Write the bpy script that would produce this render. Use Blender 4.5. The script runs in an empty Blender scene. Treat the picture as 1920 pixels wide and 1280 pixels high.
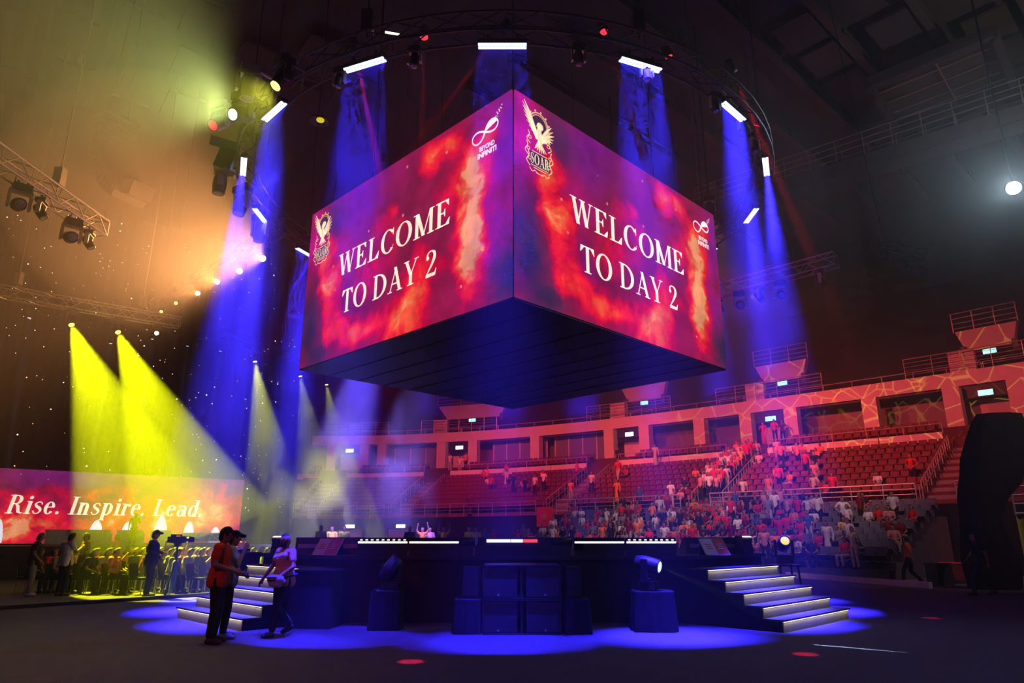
import bpy, bmesh, math, random
import numpy as np
from mathutils import Vector, Matrix, Euler

random.seed(7)
SC = bpy.context.scene
COL = SC.collection
PI = math.pi

# ------------------------------------------------------------------ camera
FPX = 1280.0
TILT = math.atan(368 / 1280.0)
CAM_H = 1.6
cam_d = bpy.data.cameras.new('camera')
cam_d.sensor_width = 36.0
cam_d.lens = 36.0 * FPX / 1920.0
cam_d.clip_end = 400
cam = bpy.data.objects.new('camera', cam_d)
cam.location = (0, 0, CAM_H)
cam.rotation_euler = (PI / 2 + TILT, 0, 0)
COL.objects.link(cam)
SC.camera = cam

# ------------------------------------------------------------------ world: thin stage haze filling the arena, almost no ambient light
HAZE = 0.0032
world = bpy.data.worlds.new('arena_air')
SC.world = world
world.use_nodes = True
wn = world.node_tree
wn.nodes['Background'].inputs['Color'].default_value = (0.32, 0.10, 0.55, 1)
wn.nodes['Background'].inputs['Strength'].default_value = 0.0
vs = wn.nodes.new('ShaderNodeVolumeScatter')
vs.inputs['Color'].default_value = (1, 1, 1, 1)
vs.inputs['Density'].default_value = HAZE
vs.inputs['Anisotropy'].default_value = 0.25
wn.links.new(vs.outputs['Volume'], wn.nodes['World Output'].inputs['Volume'])

# ------------------------------------------------------------------ view and light paths
SC.view_settings.view_transform = 'Standard'
SC.view_settings.look = 'None'
SC.view_settings.exposure = 0.0
SC.view_settings.gamma = 1.0
SC.view_settings.use_curve_mapping = False
cy = SC.cycles
cy.max_bounces = 2
cy.diffuse_bounces = 1
cy.glossy_bounces = 1
cy.transmission_bounces = 2
cy.volume_bounces = 0
cy.transparent_max_bounces = 8
cy.use_light_tree = True
cy.use_denoising = True
cy.use_adaptive_sampling = True
cy.adaptive_threshold = 0.07
cy.adaptive_min_samples = 16
cy.volume_step_rate = 2.5
cy.volume_max_steps = 48
cy.sample_clamp_indirect = 3.0
cy.sample_clamp_direct = 40.0
cy.caustics_reflective = False
cy.caustics_refractive = False

# ------------------------------------------------------------------ the large lights of the rig
RING_Z, RING_R, RING_C = 11.45, 7.78, (-0.2, 19.7)      # circular truss around the cube
CUBE_C, CUBE_HALF, CUBE_Z0, CUBE_Z1 = (0.03, 19.7), 4.5, 6.37, 11.46


def aim(src, dst):
    return (Vector(dst) - Vector(src)).to_track_quat('-Z', 'Y').to_euler()


def spot(name, src, dst, col, watts, deg, blend=0.25, radius=0.08):
    d = bpy.data.lights.new(name, 'SPOT')
    d.energy = watts
    d.color = col
    d.spot_size = math.radians(deg)
    d.spot_blend = blend
    d.shadow_soft_size = radius
    o = bpy.data.objects.new(name, d)
    o.location = src
    o.rotation_euler = aim(src, dst)
    COL.objects.link(o)
    return o


def strip_light(name, loc, rot, sx, sy, col, watts, spread):
    d = bpy.data.lights.new(name, 'AREA')
    d.shape = 'RECTANGLE'
    d.size, d.size_y = sx, sy
    d.energy = watts
    d.color = col
    d.spread = math.radians(spread)
    o = bpy.data.objects.new(name, d)
    o.location = loc
    o.rotation_euler = rot
    COL.objects.link(o)
    return o


BLUE = (0.034, 0.022, 1.0)
BAR_W = 440
BAR_SPREAD = 14
bar_spots = []
for k in range(16):
    a = -PI / 2 + k * PI / 8
    bx_, by_ = RING_C[0] + RING_R * math.cos(a), RING_C[1] + RING_R * math.sin(a)
    bar_spots.append((bx_, by_, a))
    strip_light('bar_light', (bx_, by_, RING_Z - 0.09), (0, 0, a + PI / 2), 1.0, 0.10, BLUE, BAR_W, BAR_SPREAD)

YEL = (0.78, 0.82, 0.0)
WARM = (1.0, 0.40, 0.12)
REDC = (1.0, 0.012, 0.05)
SALMON = (1.0, 0.075, 0.085)
# red and salmon washes on the stands, from unseen sources added above the lower seats
STAND_WASH = [((9.0, 33.0, 15.5), (23, 42, 7.5), 13000, 80), ((5.0, 38.0, 15.5), (15, 50, 7.5), 16000, 80),
                        ((27.0, 18.0, 15.5), (29, 36, 7.0), 5500, 85), ((-2.0, 44.0, 19.0), (3, 59, 7.5), 20000, 85),
                        ((-12.0, 48.0, 19.0), (-10, 64, 7.5), 11000, 85)]
for src, dst, w, dg in STAND_WASH:
    spot('red_wash', src, dst, SALMON, w, dg, 0.9, 0.2)
# yellow pattern projections sweeping the balcony front and the upper deck
def gobo(src, dst, col, watts, deg, scale, thick, rot):
    o = spot('pattern_beam', src, dst, col, watts, deg, 0.2, 0.01)
    d = o.data
    d.use_nodes = True
    nt = d.node_tree
    em = [n_ for n_ in nt.nodes if n_.type == 'EMISSION'][0]
    tc = nt.nodes.new('ShaderNodeTexCoord')
    mp = nt.nodes.new('ShaderNodeMapping')
    mp.inputs['Scale'].default_value = (scale, scale, scale)
    mp.inputs['Rotation'].default_value = (0, 0, rot)
    nt.links.new(tc.outputs['Normal'], mp.inputs['Vector'])
    vo = nt.nodes.new('ShaderNodeTexVoronoi')
    vo.feature = 'DISTANCE_TO_EDGE'
    nt.links.new(mp.outputs['Vector'], vo.inputs['Vector'])
    mr = nt.nodes.new('ShaderNodeMapRange')
    mr.inputs['From Min'].default_value = thick
    mr.inputs['From Max'].default_value = thick * 0.5
    mr.inputs['To Max'].default_value = 1.0
    nt.links.new(vo.outputs['Distance'], mr.inputs['Value'])
    nt.links.new(mr.outputs['Result'], em.inputs['Strength'])
    return o


for src, dst, w, dg, sc_, th_, ro in [((6.8, 24.9, 10.0), (20.5, 51.0, 12.4), 11000, 40, 4.2, 0.035, 0.4), ((8.6, 23.3, 10.0), (29.0, 42.5, 13.0), 9000, 38, 3.6, 0.03, 1.1)]:
    gobo(src, dst, (1.0, 0.72, 0.05), w, dg, sc_, th_, ro)
# unseen pale pink fill added to brighten the people in the low grey rows
CROWD_WASH = [((8.0, 25.0, 14.0), (13.0, 37.0, 1.5), 4800, 62), ((5.0, 30.0, 14.0), (9.0, 43.0, 1.5), 5400, 62), ((23.0, 15.0, 13.5), (17.0, 32.0, 1.5), 2600, 60)]
for src, dst, w, dg in CROWD_WASH:
    spot('crowd_fill', src, dst, (1.0, 0.56, 0.68), w, dg, 0.9, 0.2)

# unseen fill added out of frame to brighten the roof over the side stand
spot('roof_fill', (21.0, 14.5, 13.5), (19.5, 26.5, 22.0), (1.0, 0.8, 0.62), 800, 75, 0.8, 0.2)
# unseen fills added behind the viewer; they brighten people, stage front and floor
spot('front_fill', (-7.0, -9.0, 15.0), (-4.4, 12.2, 0.8), (1.0, 0.10, 0.12), 2600, 24, 0.9, 0.2)
spot('front_fill', (4.0, -9.0, 15.0), (2.8, 14.5, 0.9), (1.0, 0.62, 0.42), 1100, 20, 0.9, 0.2)
spot('front_fill', (0.0, -9.0, 15.0), (0.0, 6.5, 0.0), (0.07, 0.04, 1.0), 1500, 70, 0.9, 0.2)

# ------------------------------------------------------------------ materials


def mat(name, col, rough=0.6, metal=0.0, var=0.18, scale=6.0, emit=None, strength=0.0, objcol=False, bump=0.0, spec=0.4, sample=True):
    m = bpy.data.materials.new(name)
    m.use_nodes = True
    nt = m.node_tree
    b = nt.nodes['Principled BSDF']
    b.inputs['Roughness'].default_value = rough
    b.inputs['Metallic'].default_value = metal
    b.inputs['Specular IOR Level'].default_value = spec
    tc = nt.nodes.new('ShaderNodeTexCoord')
    no = nt.nodes.new('ShaderNodeTexNoise')
    no.inputs['Scale'].default_value = scale
    no.inputs['Detail'].default_value = 3
    nt.links.new(tc.outputs['Object'], no.inputs['Vector'])
    mr = nt.nodes.new('ShaderNodeMapRange')
    mr.inputs['To Min'].default_value = 1 - var
    mr.inputs['To Max'].default_value = 1 + var
    nt.links.new(no.outputs['Fac'], mr.inputs['Value'])
    vm = nt.nodes.new('ShaderNodeVectorMath')
    vm.operation = 'SCALE'
    nt.links.new(mr.outputs['Result'], vm.inputs['Scale'])
    if objcol:
        oi = nt.nodes.new('ShaderNodeObjectInfo')
        nt.links.new(oi.outputs['Color'], vm.inputs[0])
    else:
        vm.inputs[0].default_value = col[:3]
    nt.links.new(vm.outputs['Vector'], b.inputs['Base Color'])
    if bump > 0:
        bp = nt.nodes.new('ShaderNodeBump')
        bp.inputs['Strength'].default_value = bump
        bp.inputs['Distance'].default_value = 0.02
        nt.links.new(no.outputs['Fac'], bp.inputs['Height'])
        nt.links.new(bp.outputs['Normal'], b.inputs['Normal'])
    if emit is not None:
        b.inputs['Emission Color'].default_value = (*emit, 1)
        b.inputs['Emission Strength'].default_value = strength
        if not sample:
            m.cycles.emission_sampling = 'NONE'
    return m


M = {}
M['floor'] = mat('dark_carpet', (0.12, 0.105, 0.165), 0.95, var=0.15, scale=3.0, bump=0.1, spec=0.1)
M['kerb'] = mat('kerb_edge', (0.72, 0.68, 0.68), 0.7)
M['black'] = mat('black_paint', (0.012, 0.012, 0.014), 0.5)
M['cloth_black'] = mat('black_cloth', (0.014, 0.014, 0.016), 0.9, var=0.4, scale=5, spec=0.15)
M['metal_dark'] = mat('dark_metal', (0.035, 0.035, 0.04), 0.45, 0.3)
M['alu'] = mat('aluminium', (0.55, 0.53, 0.5), 0.35, 0.8)
M['steel'] = mat('railing_steel', (0.5, 0.48, 0.47), 0.4, 0.5)
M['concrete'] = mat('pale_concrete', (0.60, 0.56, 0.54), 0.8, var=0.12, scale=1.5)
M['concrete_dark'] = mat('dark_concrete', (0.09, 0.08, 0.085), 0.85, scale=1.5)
M['ceiling'] = mat('ceiling_deck', (0.10, 0.085, 0.075), 0.85, var=0.3, scale=0.6)
M['beam'] = mat('roof_steel', (0.12, 0.10, 0.095), 0.7)
M['seat_red'] = mat('red_seat', (0.11, 0.003, 0.009), 0.6, scale=3)
M['seat_grey'] = mat('grey_seat', (0.075, 0.08, 0.115), 0.6, scale=3)
M['aisle'] = mat('aisle_concrete', (0.20, 0.16, 0.155), 0.85)
M['tier'] = mat('tier_concrete', (0.09, 0.02, 0.026), 0.85)
M['tier_low'] = mat('tier_boards', (0.07, 0.065, 0.075), 0.85)
M['exit'] = mat('exit_sign_green', (0.1, 0.6, 0.4), 0.4, emit=(0.25, 1.0, 0.75), strength=2.2, sample=False)
M['exit_white'] = mat('exit_sign_white', (0.8, 0.9, 0.9), 0.4, emit=(0.75, 1.0, 1.0), strength=2.6, sample=False)
M['led_blue'] = mat('blue_led_cells', (0.5, 0.6, 1), 0.3, emit=(0.42, 0.55, 1.0), strength=3.2, sample=False)
M['led_white'] = mat('white_led_strip', (1, 0.95, 0.8), 0.3, emit=(1.0, 0.86, 0.55), strength=2.2, sample=False)
M['led_red'] = mat('red_led_strip', (1, 0.2, 0.2), 0.3, emit=(1.0, 0.04, 0.05), strength=1.6, sample=False)
M['led_cool'] = mat('cool_led_strip', (0.8, 0.8, 1), 0.3, emit=(0.75, 0.72, 1.0), strength=1.5, sample=False)
M['lens_red'] = mat('red_lens', (1, 0.1, 0.1), 0.2, emit=(1.0, 0.03, 0.05), strength=1.6, sample=False)
M['lens_yellow'] = mat('yellow_lens', (1, 1, 0.2), 0.2, emit=(1.0, 1.0, 0.12), strength=4, sample=False)
M['lens_lime'] = mat('lime_lens', (1, 1, 0.6), 0.2, emit=(1.0, 1.0, 0.55), strength=7, sample=False)
M['lens_warm'] = mat('warm_lens', (1, 0.8, 0.6), 0.2, emit=(1.0, 0.85, 0.62), strength=6, sample=False)
M['lens_cold'] = mat('cold_lens', (0.8, 0.95, 1), 0.2, emit=(0.85, 0.97, 1.0), strength=9, sample=False)
M['lens_cold_dim'] = mat('dim_cold_lens', (0.8, 0.9, 1), 0.2, emit=(0.7, 0.85, 1.0), strength=1.2, sample=False)
M['lens_off'] = mat('glass_lens', (0.25, 0.25, 0.28), 0.12, 0.2, spec=0.9)
M['hair'] = mat('dark_hair', (0.012, 0.010, 0.010), 0.7)
M['skin'] = mat('brown_skin', (0.30, 0.155, 0.095), 0.55, var=0.08)
M['skin_light'] = mat('light_brown_skin', (0.42, 0.24, 0.16), 0.55, var=0.08)
M['white'] = mat('white_plastic', (0.75, 0.75, 0.75), 0.5)
M['tint'] = mat('dyed_cloth', (1, 1, 1), 0.85, objcol=True, var=0.12, spec=0.15)
M['dark_cloth'] = mat('dark_trousers', (0.016, 0.016, 0.022), 0.9, spec=0.15)
M['stage_front'] = mat('stage_skirt', (0.024, 0.022, 0.024), 0.8, spec=0.2)
M['stage_top'] = mat('stage_deck', (0.07, 0.065, 0.08), 0.6)
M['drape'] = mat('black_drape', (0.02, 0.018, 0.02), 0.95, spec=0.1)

# ------------------------------------------------------------------ mesh helpers


class MB:
    """collects vertices and faces; build() links them as one mesh object"""

    def __init__(self):
        self.v, self.f, self.mi, self.cur, self.smooth = [], [], [], 0, []
        self.sm = False

    def add(self, verts, faces):
        n = len(self.v)
        self.v += [tuple(p) for p in verts]
        for f in faces:
            self.f.append(tuple(i + n for i in f))
            self.mi.append(self.cur)
            self.smooth.append(self.sm)
        return self

    def box(self, c, s, rot=None, taper=1.0):
        hx, hy, hz = s[0] / 2, s[1] / 2, s[2] / 2
        P = []
        for dz, k in ((-hz, 1.0), (hz, taper)):
            P += [Vector((-hx * k, -hy * k, dz)), Vector((hx * k, -hy * k, dz)), Vector((hx * k, hy * k, dz)), Vector((-hx * k, hy * k, dz))]
        if rot is not None:
            R = rot if isinstance(rot, Matrix) else Euler(rot).to_matrix()
            P = [R @ p for p in P]
        c = Vector(c)
        return self.add([p + c for p in P], [(0, 3, 2, 1), (4, 5, 6, 7), (0, 1, 5, 4), (1, 2, 6, 5), (2, 3, 7, 6), (3, 0, 4, 7)])

    def cyl(self, p0, p1, r0, r1=None, n=10, caps=True):
        r1 = r0 if r1 is None else r1
        p0, p1 = Vector(p0), Vector(p1)
        d = (p1 - p0)
        if d.length < 1e-6:
            return self
        q = d.to_track_quat('Z', 'Y')
        V = []
        for p, r in ((p0, r0), (p1, r1)):
            for i in range(n):
                a = 2 * PI * i / n
                V.append(p + q @ Vector((r * math.cos(a), r * math.sin(a), 0)))
        Fc = [(i, (i + 1) % n, n + (i + 1) % n, n + i) for i in range(n)]
        if caps:
            Fc += [tuple(range(n - 1, -1, -1)), tuple(range(n, 2 * n))]
        return self.add(V, Fc)

    def tube(self, pts, r, n=6):
        pts = [Vector(p) for p in pts]
        V, Fc = [], []
        for k, p in enumerate(pts):
            d = (pts[min(k + 1, len(pts) - 1)] - pts[max(k - 1, 0)]).normalized()
            q = d.to_track_quat('Z', 'Y')
            for i in range(n):
                a = 2 * PI * i / n
                V.append(p + q @ Vector((r * math.cos(a), r * math.sin(a), 0)))
        for k in range(len(pts) - 1):
            for i in range(n):
                Fc.append((k * n + i, k * n + (i + 1) % n, (k + 1) * n + (i + 1) % n, (k + 1) * n + i))
        Fc += [tuple(range(n - 1, -1, -1)), tuple(range((len(pts) - 1) * n, len(pts) * n))]
        return self.add(V, Fc)

    def ball(self, c, r, nu=10, nv=7, rot=None):
        r = (r, r, r) if isinstance(r, (int, float)) else r
        c = Vector(c)
        R = Matrix.Identity(3) if rot is None else Euler(rot).to_matrix()
        V = [c + R @ Vector((0, 0, r[2]))]
        for j in range(1, nv):
            t = PI * j / nv
            for i in range(nu):
                a = 2 * PI * i / nu
                V.append(c + R @ Vector((r[0] * math.sin(t) * math.cos(a), r[1] * math.sin(t) * math.sin(a), r[2] * math.cos(t))))
        V.append(c + R @ Vector((0, 0, -r[2])))
        Fc = [(0, 1 + i, 1 + (i + 1) % nu) for i in range(nu)]
        for j in range(nv - 2):
            for i in range(nu):
                a, b = 1 + j * nu, 1 + (j + 1) * nu
                Fc.append((a + i, b + i, b + (i + 1) % nu, a + (i + 1) % nu))
        L = len(V) - 1
        a = 1 + (nv - 2) * nu
        Fc += [(a + (i + 1) % nu, a + i, L) for i in range(nu)]
        return self.add(V, Fc)

    def prism(self, poly, z0, z1):
        n = len(poly)
        V = [(x, y, z0) for x, y in poly] + [(x, y, z1) for x, y in poly]
        return self.add(V, [tuple(range(n - 1, -1, -1)), tuple(range(n, 2 * n))] + [(i, (i + 1) % n, n + (i + 1) % n, n + i) for i in range(n)])

    def extrude(self, poly, mtx, depth):
        """polygon in local XZ of mtx, extruded along local Y"""
        n = len(poly)
        V = [mtx @ Vector((x, 0, z)) for x, z in poly] + [mtx @ Vector((x, depth, z)) for x, z in poly]
        return self.add(V, [tuple(range(n)), tuple(range(2 * n - 1, n - 1, -1))] + [(i, n + i, n + (i + 1) % n, (i + 1) % n) for i in range(n)])

    def lathe(self, prof, c=(0, 0, 0), n=16, axis=None):
        c = Vector(c)
        q = Matrix.Identity(3) if axis is None else Vector(axis).to_track_quat('Z', 'Y').to_matrix()
        V, Fc = [], []
        for r, z in prof:
            for i in range(n):
                a = 2 * PI * i / n
                V.append(c + q @ Vector((r * math.cos(a), r * math.sin(a), z)))
        for k in range(len(prof) - 1):
            for i in range(n):
                Fc.append((k * n + i, k * n + (i + 1) % n, (k + 1) * n + (i + 1) % n, (k + 1) * n + i))
        Fc += [tuple(range(n - 1, -1, -1)), tuple(range((len(prof) - 1) * n, len(prof) * n))]
        return self.add(V, Fc)

    def build(self, name, mats, parent=None, loc=(0, 0, 0), rotz=0.0, rot=None):
        me = bpy.data.meshes.new(name)
        me.from_pydata(self.v, [], self.f)
        for m in (mats if isinstance(mats, (list, tuple)) else [mats]):
            me.materials.append(m)
        me.polygons.foreach_set('material_index', self.mi)
        me.polygons.foreach_set('use_smooth', self.smooth)
        me.update()
        o = bpy.data.objects.new(name, me)
        COL.objects.link(o)
        if parent is not None:
            o.parent = parent
        o.location = loc
        o.rotation_euler = rot if rot is not None else (0, 0, rotz)
        return o


def tag(o, label=None, cat=None, group=None, kind=None):
    if label:
        o['label'] = label
    if cat:
        o['category'] = cat
    if group:
        o['group'] = group
    if kind:
        o['kind'] = kind
    return o


def thing(name, label, cat, loc=(0, 0, 0), rotz=0.0, group=None):
    o = bpy.data.objects.new(name, None)
    o.empty_display_size = 0.1
    COL.objects.link(o)
    o.location = loc
    o.rotation_euler = (0, 0, rotz)
    return tag(o, label, cat, group)


def struct(name, mb, m, label=None, cat=None, **kw):
    o = mb.build(name, m, **kw)
    return tag(o, label, cat, kind='structure')


KIDS = {}


def reg(o, parent):
    KIDS.setdefault(parent.name, []).append(o)
    return o


def part(name, mb, m, parent, **kw):
    return reg(mb.build(name, m, parent, **kw), parent)


def dup(o, parent=None):
    c = o.copy()
    COL.objects.link(c)
    if parent is not None:
        c.parent = parent
        reg(c, parent)
    for k in KIDS.get(o.name, []):
        dup(k, c)
    return c


# ------------------------------------------------------------------ where a picture point lies in the hall (for measured places)
CT, ST = math.cos(TILT), math.sin(TILT)


def ray(px, py):
    u, v = (px - 960) / FPX, (640 - py) / FPX
    return u, CT - v * ST, ST + v * CT


def at_z(px, py, z):
    d = ray(px, py)
    t = (z - CAM_H) / d[2]
    return Vector((d[0] * t, d[1] * t, z))


def at_y(px, py, y):
    d = ray(px, py)
    t = y / d[1]
    return Vector((d[0] * t, y, CAM_H + d[2] * t))


def proj(x, y, z):
    z -= CAM_H
    dz = y * CT + z * ST
    return 960 + FPX * x / dz, 640 - FPX * (-y * ST + z * CT) / dz


# ------------------------------------------------------------------ bowl curve (plan of the upper deck's front edge)
BOWL = [(43, 8), (42.2, 18), (39.5, 27.5), (36.0, 34.6), (31.2, 40.5), (26.2, 45.8), (19.8, 51.9), (13.2, 57.8), (5.0, 64.0), (-4.0, 68.8), (-14.5, 71.7), (-25, 71.5), (-35, 68), (-43, 62)]


def catmull(P, per=12):
    P = [Vector((x, y, 0)) for x, y in P]
    P = [2 * P[0] - P[1]] + P + [2 * P[-1] - P[-2]]
    out = []
    for i in range(1, len(P) - 2):
        a, b, c, d = P[i - 1:i + 3]
        for k in range(per):
            t = k / per
            out.append(0.5 * ((2 * b) + (c - a) * t + (2 * a - 5 * b + 4 * c - d) * t * t + (3 * b - a - 3 * c + d) * t ** 3))
    out.append(P[-2])
    return out


_raw = catmull(BOWL, 24)
_len = [0.0]
for i in range(1, len(_raw)):
    _len.append(_len[-1] + (_raw[i] - _raw[i - 1]).length)
BOWL_LEN = _len[-1]
_lx = np.array(_len)
_px = np.array([p.x for p in _raw])
_py = np.array([p.y for p in _raw])


def bowl(s, d=0.0, z=0.0):
    """point on the bowl: s metres along the curve, d metres towards the arena floor"""
    s = min(max(s, 0.3), BOWL_LEN - 0.3)
    x, y = float(np.interp(s, _lx, _px)), float(np.interp(s, _lx, _py))
    ax, ay = float(np.interp(s - 1.5, _lx, _px)), float(np.interp(s - 1.5, _lx, _py))
    bx2, by2 = float(np.interp(s + 1.5, _lx, _px)), float(np.interp(s + 1.5, _lx, _py))
    t = Vector((bx2 - ax, by2 - ay, 0)).normalized()
    n = Vector((-t.y, t.x, 0))          # towards the floor
    return Vector((x, y, z)) + n * d


def bowl_dir(s):
    a, b = bowl(s - 0.8), bowl(s + 0.8)
    return (b - a).normalized()


def bowl_face(s):
    """z rotation that turns local +Y towards the arena floor"""
    t = bowl_dir(s)
    n = Vector((-t.y, t.x, 0))
    return math.atan2(n.y, n.x) - PI / 2


def s_at(px, d, z):
    lo, hi = 0.5, BOWL_LEN - 0.5
    for _ in range(40):
        m_ = (lo + hi) / 2
        p = bowl(m_, d, z)
        x = proj(*p)[0] if p.y * CT + (z - CAM_H) * ST > 1 else 5000
        if x > px:
            lo = m_
        else:
            hi = m_
    return (lo + hi) / 2


def sweep(mb, prof, s0, s1, step=1.0, closed=True):
    """profile [(d, z), ...] swept along the bowl"""
    n = max(2, int(abs(s1 - s0) / step) + 1)
    V, Fc, k = [], [], len(prof)
    for i in range(n):
        s = s0 + (s1 - s0) * i / (n - 1)
        V += [bowl(s, d, z) for d, z in prof]
    for i in range(n - 1):
        for j in range(k if closed else k - 1):
            a, b = i * k + j, i * k + (j + 1) % k
            Fc.append((a, b, b + k, a + k))
    if closed:
        Fc += [tuple(range(k - 1, -1, -1)), tuple(range((n - 1) * k, n * k))]
    mb.add(V, Fc)
    return mb
# ================================================================== STRUCTURE OF THE HALL
mb = MB()
mb.box((0, 34, -0.1), (150, 120, 0.2))
floor = struct('floor', mb, M['floor'], 'dark carpeted arena floor with blue light pools', 'floor')

mb = MB()
mb.box((0, 34, 23.2), (150, 120, 0.3))
struct('ceiling', mb, M['ceiling'], 'dark metal roof deck high over the arena', 'ceiling')
mb = MB()
mb.box((0, -26.0, 11.5), (150, 0.4, 23))
struct('wall_rear', mb, M['drape'], 'dark wall behind the viewer', 'wall')
mb = MB()
mb.box((0, 93.8, 11.5), (150, 0.4, 23))
struct('wall_front', mb, M['drape'], 'dark wall beyond the far stand', 'wall')
for sx, nm in ((-1, 'wall_left'), (1, 'wall_right')):
    mb = MB()
    mb.box((sx * 74.8, 34, 11.5), (0.4, 120, 23))
    struct(nm, mb, M['drape'], 'dark side wall of the arena', 'wall')

# roof beams: welded I-girders running diagonally, with purlins and duct boards between them
n_trim = 0


def girder(a, b, h=0.55, w=0.32, name=None):
    global n_trim
    n_trim += 1
    a, b = Vector(a), Vector(b)
    ang = math.atan2((b - a).y, (b - a).x)
    L = (b - a).length
    g = MB()
    g.box((L / 2, 0, -0.03), (L, w, 0.06)).box((L / 2, 0, -h), (L, w, 0.06)).box((L / 2, 0, -h / 2), (L, 0.05, h - 0.12))
    for k in range(int(L / 3) + 1):
        g.box((k * 3.0, 0, -h / 2), (0.05, w * 0.9, h - 0.12))
    o = struct('trim_%d' % n_trim, g, M['beam'], loc=a, rotz=ang)
    return o


for off in (-13.5, -10.6, -7.8, -5.0, -2.4, 0.2, 3.0, 6.0, 9.5):
    c = Vector((16.4 + off * 0.72, 27.0 - off * 0.70, 22.95))
    d = Vector((0.74, 0.67, 0))
    girder(c - d * 12, c + d * 16)
for off in (-14, -9.5, -6.0, -3.2, 0.0, 3.2, 6.4, 10):
    c = Vector((-21.0 - off * 0.72, 26.0 - off * 0.55 * -1, 22.95))
    d = Vector((-0.62, 0.78, 0))
    girder(c - d * 12 + Vector((0, 0, 0)), c + d * 14, 0.5, 0.3)
# rectangular duct boards fixed under the deck
mb = MB()
for i in range(7):
    for j in range(5):
        if (i * 3 + j * 5) % 4 == 0:
            continue
        c = Vector((-30 + i * 3.0 + j * 1.1, 20.5 + j * 2.6 - i * 0.4, 22.35))
        mb.box(c, (2.5, 1.6, 0.12), (0, 0, math.radians(128)))
for i in range(6):
    for j in range(6):
        if (i * 5 + j * 3) % 4 == 1:
            continue
        c = Vector((12.4 + i * 2.05 + j * 1.9, 24.6 - i * 1.95 + j * 1.75, 22.5))
        mb.box(c, (1.6, 2.1, 0.12), (0, 0, math.radians(-47)))
struct('ceiling_panels', mb, M['ceiling'], 'duct boards fixed under the roof deck', 'ceiling')

# maintenance catwalk under the roof
def catwalk(a, b, label):
    a, b = Vector(a), Vector(b)
    L = (b - a).length
    ang = math.atan2((b - a).y, (b - a).x)
    r = thing('catwalk', label, 'catwalk', a, ang)
    g = MB()
    g.box((L / 2, 0, 0), (L, 1.1, 0.08)).box((L / 2, -0.55, -0.28), (L, 0.06, 0.62)).box((L / 2, 0.55, -0.28), (L, 0.06, 0.62))
    for k in range(int(L / 2.2) + 1):
        g.box((k * 2.2, -0.6, -0.28), (0.1, 0.06, 0.62))
    part('walkway', g, M['beam'], r)
    for sy in (-0.55, 0.55):
        g = MB()
        for z in (0.5, 0.8, 1.1):
            g.cyl((0, sy, z), (L, sy, z), 0.022, n=6)
        for k in range(int(L / 1.1) + 1):
            g.cyl((k * 1.1, sy, 0.02), (k * 1.1, sy, 1.1), 0.025, n=6)
        part('railing', g, M['steel'], r)
    return r


catwalk((9.4, 31.0, 17.2), (24.6, 18.3, 17.2), 'grey steel catwalk with railings slung under the roof girders')

# equipment pod with a glazed grid in the catwalk line
r = thing('roof_hatch', 'pale framed roof hatch with a grid of panes above the catwalk', 'hatch', (18.7, 25.5, 20.6), math.radians(-44))
g = MB()
for x in (-2.3, 2.3):
    g.box((x, 0, 0), (0.3, 4.4, 0.5))
for y in (-2.2, 2.2):
    g.box((0, y, 0), (4.6, 0.3, 0.5))
part('frame', g, M['concrete_dark'], r)
g = MB()
g.box((0.2, 0, 0), (0.06, 4.2, 0.06))
for y in (-1.2, -0.2, 0.8, 1.5):
    g.box((0, y, 0), (4.4, 0.06, 0.06))
part('glazing_bar', g, M['alu'], r)
g = MB()
g.box((0, 0, 0.2), (4.4, 4.2, 0.03))
part('pane', g, M['beam'], r)

# ------------------------------------------------------------------ stands
S0, S1 = s_at(1985, 0, 11), s_at(585, 0, 11)      # built length of the bowl
mb = MB()
sweep(mb, [(0, 11.0), (0, 11.95), (-0.25, 11.95), (-0.25, 11.0)], S0, S1, 1.0)
struct('balcony_fascia', mb, M['concrete'], 'long salmon lit concrete front of the upper deck', 'balcony')
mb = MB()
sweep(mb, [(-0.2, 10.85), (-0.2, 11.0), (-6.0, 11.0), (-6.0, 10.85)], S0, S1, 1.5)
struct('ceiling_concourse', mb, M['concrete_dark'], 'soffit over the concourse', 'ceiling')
mb = MB()
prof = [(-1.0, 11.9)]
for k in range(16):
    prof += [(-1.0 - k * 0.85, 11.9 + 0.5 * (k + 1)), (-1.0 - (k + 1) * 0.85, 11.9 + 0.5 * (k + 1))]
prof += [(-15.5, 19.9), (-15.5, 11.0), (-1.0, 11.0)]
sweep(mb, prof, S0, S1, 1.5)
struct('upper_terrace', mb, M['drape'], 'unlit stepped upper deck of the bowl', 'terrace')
mb = MB()
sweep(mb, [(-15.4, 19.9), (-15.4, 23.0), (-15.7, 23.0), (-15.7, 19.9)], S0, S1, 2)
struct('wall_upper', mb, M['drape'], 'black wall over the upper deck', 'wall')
# concourse back wall and slab
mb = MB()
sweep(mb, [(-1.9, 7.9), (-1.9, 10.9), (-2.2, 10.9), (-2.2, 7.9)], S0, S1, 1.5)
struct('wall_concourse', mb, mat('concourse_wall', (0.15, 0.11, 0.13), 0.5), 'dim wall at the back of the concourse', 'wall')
mb = MB()
sweep(mb, [(4.9, 6.9), (4.9, 7.0), (3.9, 7.0), (3.9, 7.35), (3.1, 7.35), (3.1, 7.75), (2.2, 7.75), (2.2, 8.15), (-2.0, 8.15), (-2.0, 6.0), (4.9, 6.0)], S0, S1, 1.5)
struct('concourse_slab', mb, M['tier'], 'stepped concourse slab behind the parapet', 'terrace')
ROWS_R = [(5.6 + 0.82 * i, 6.28 - 0.41 * i) for i in range(8)]
mb = MB()
prof = [(4.9, 7.0), (5.2, 7.0)]
for d, z in ROWS_R:
    prof += [(d - 0.4, z), (d + 0.42, z)]
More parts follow.
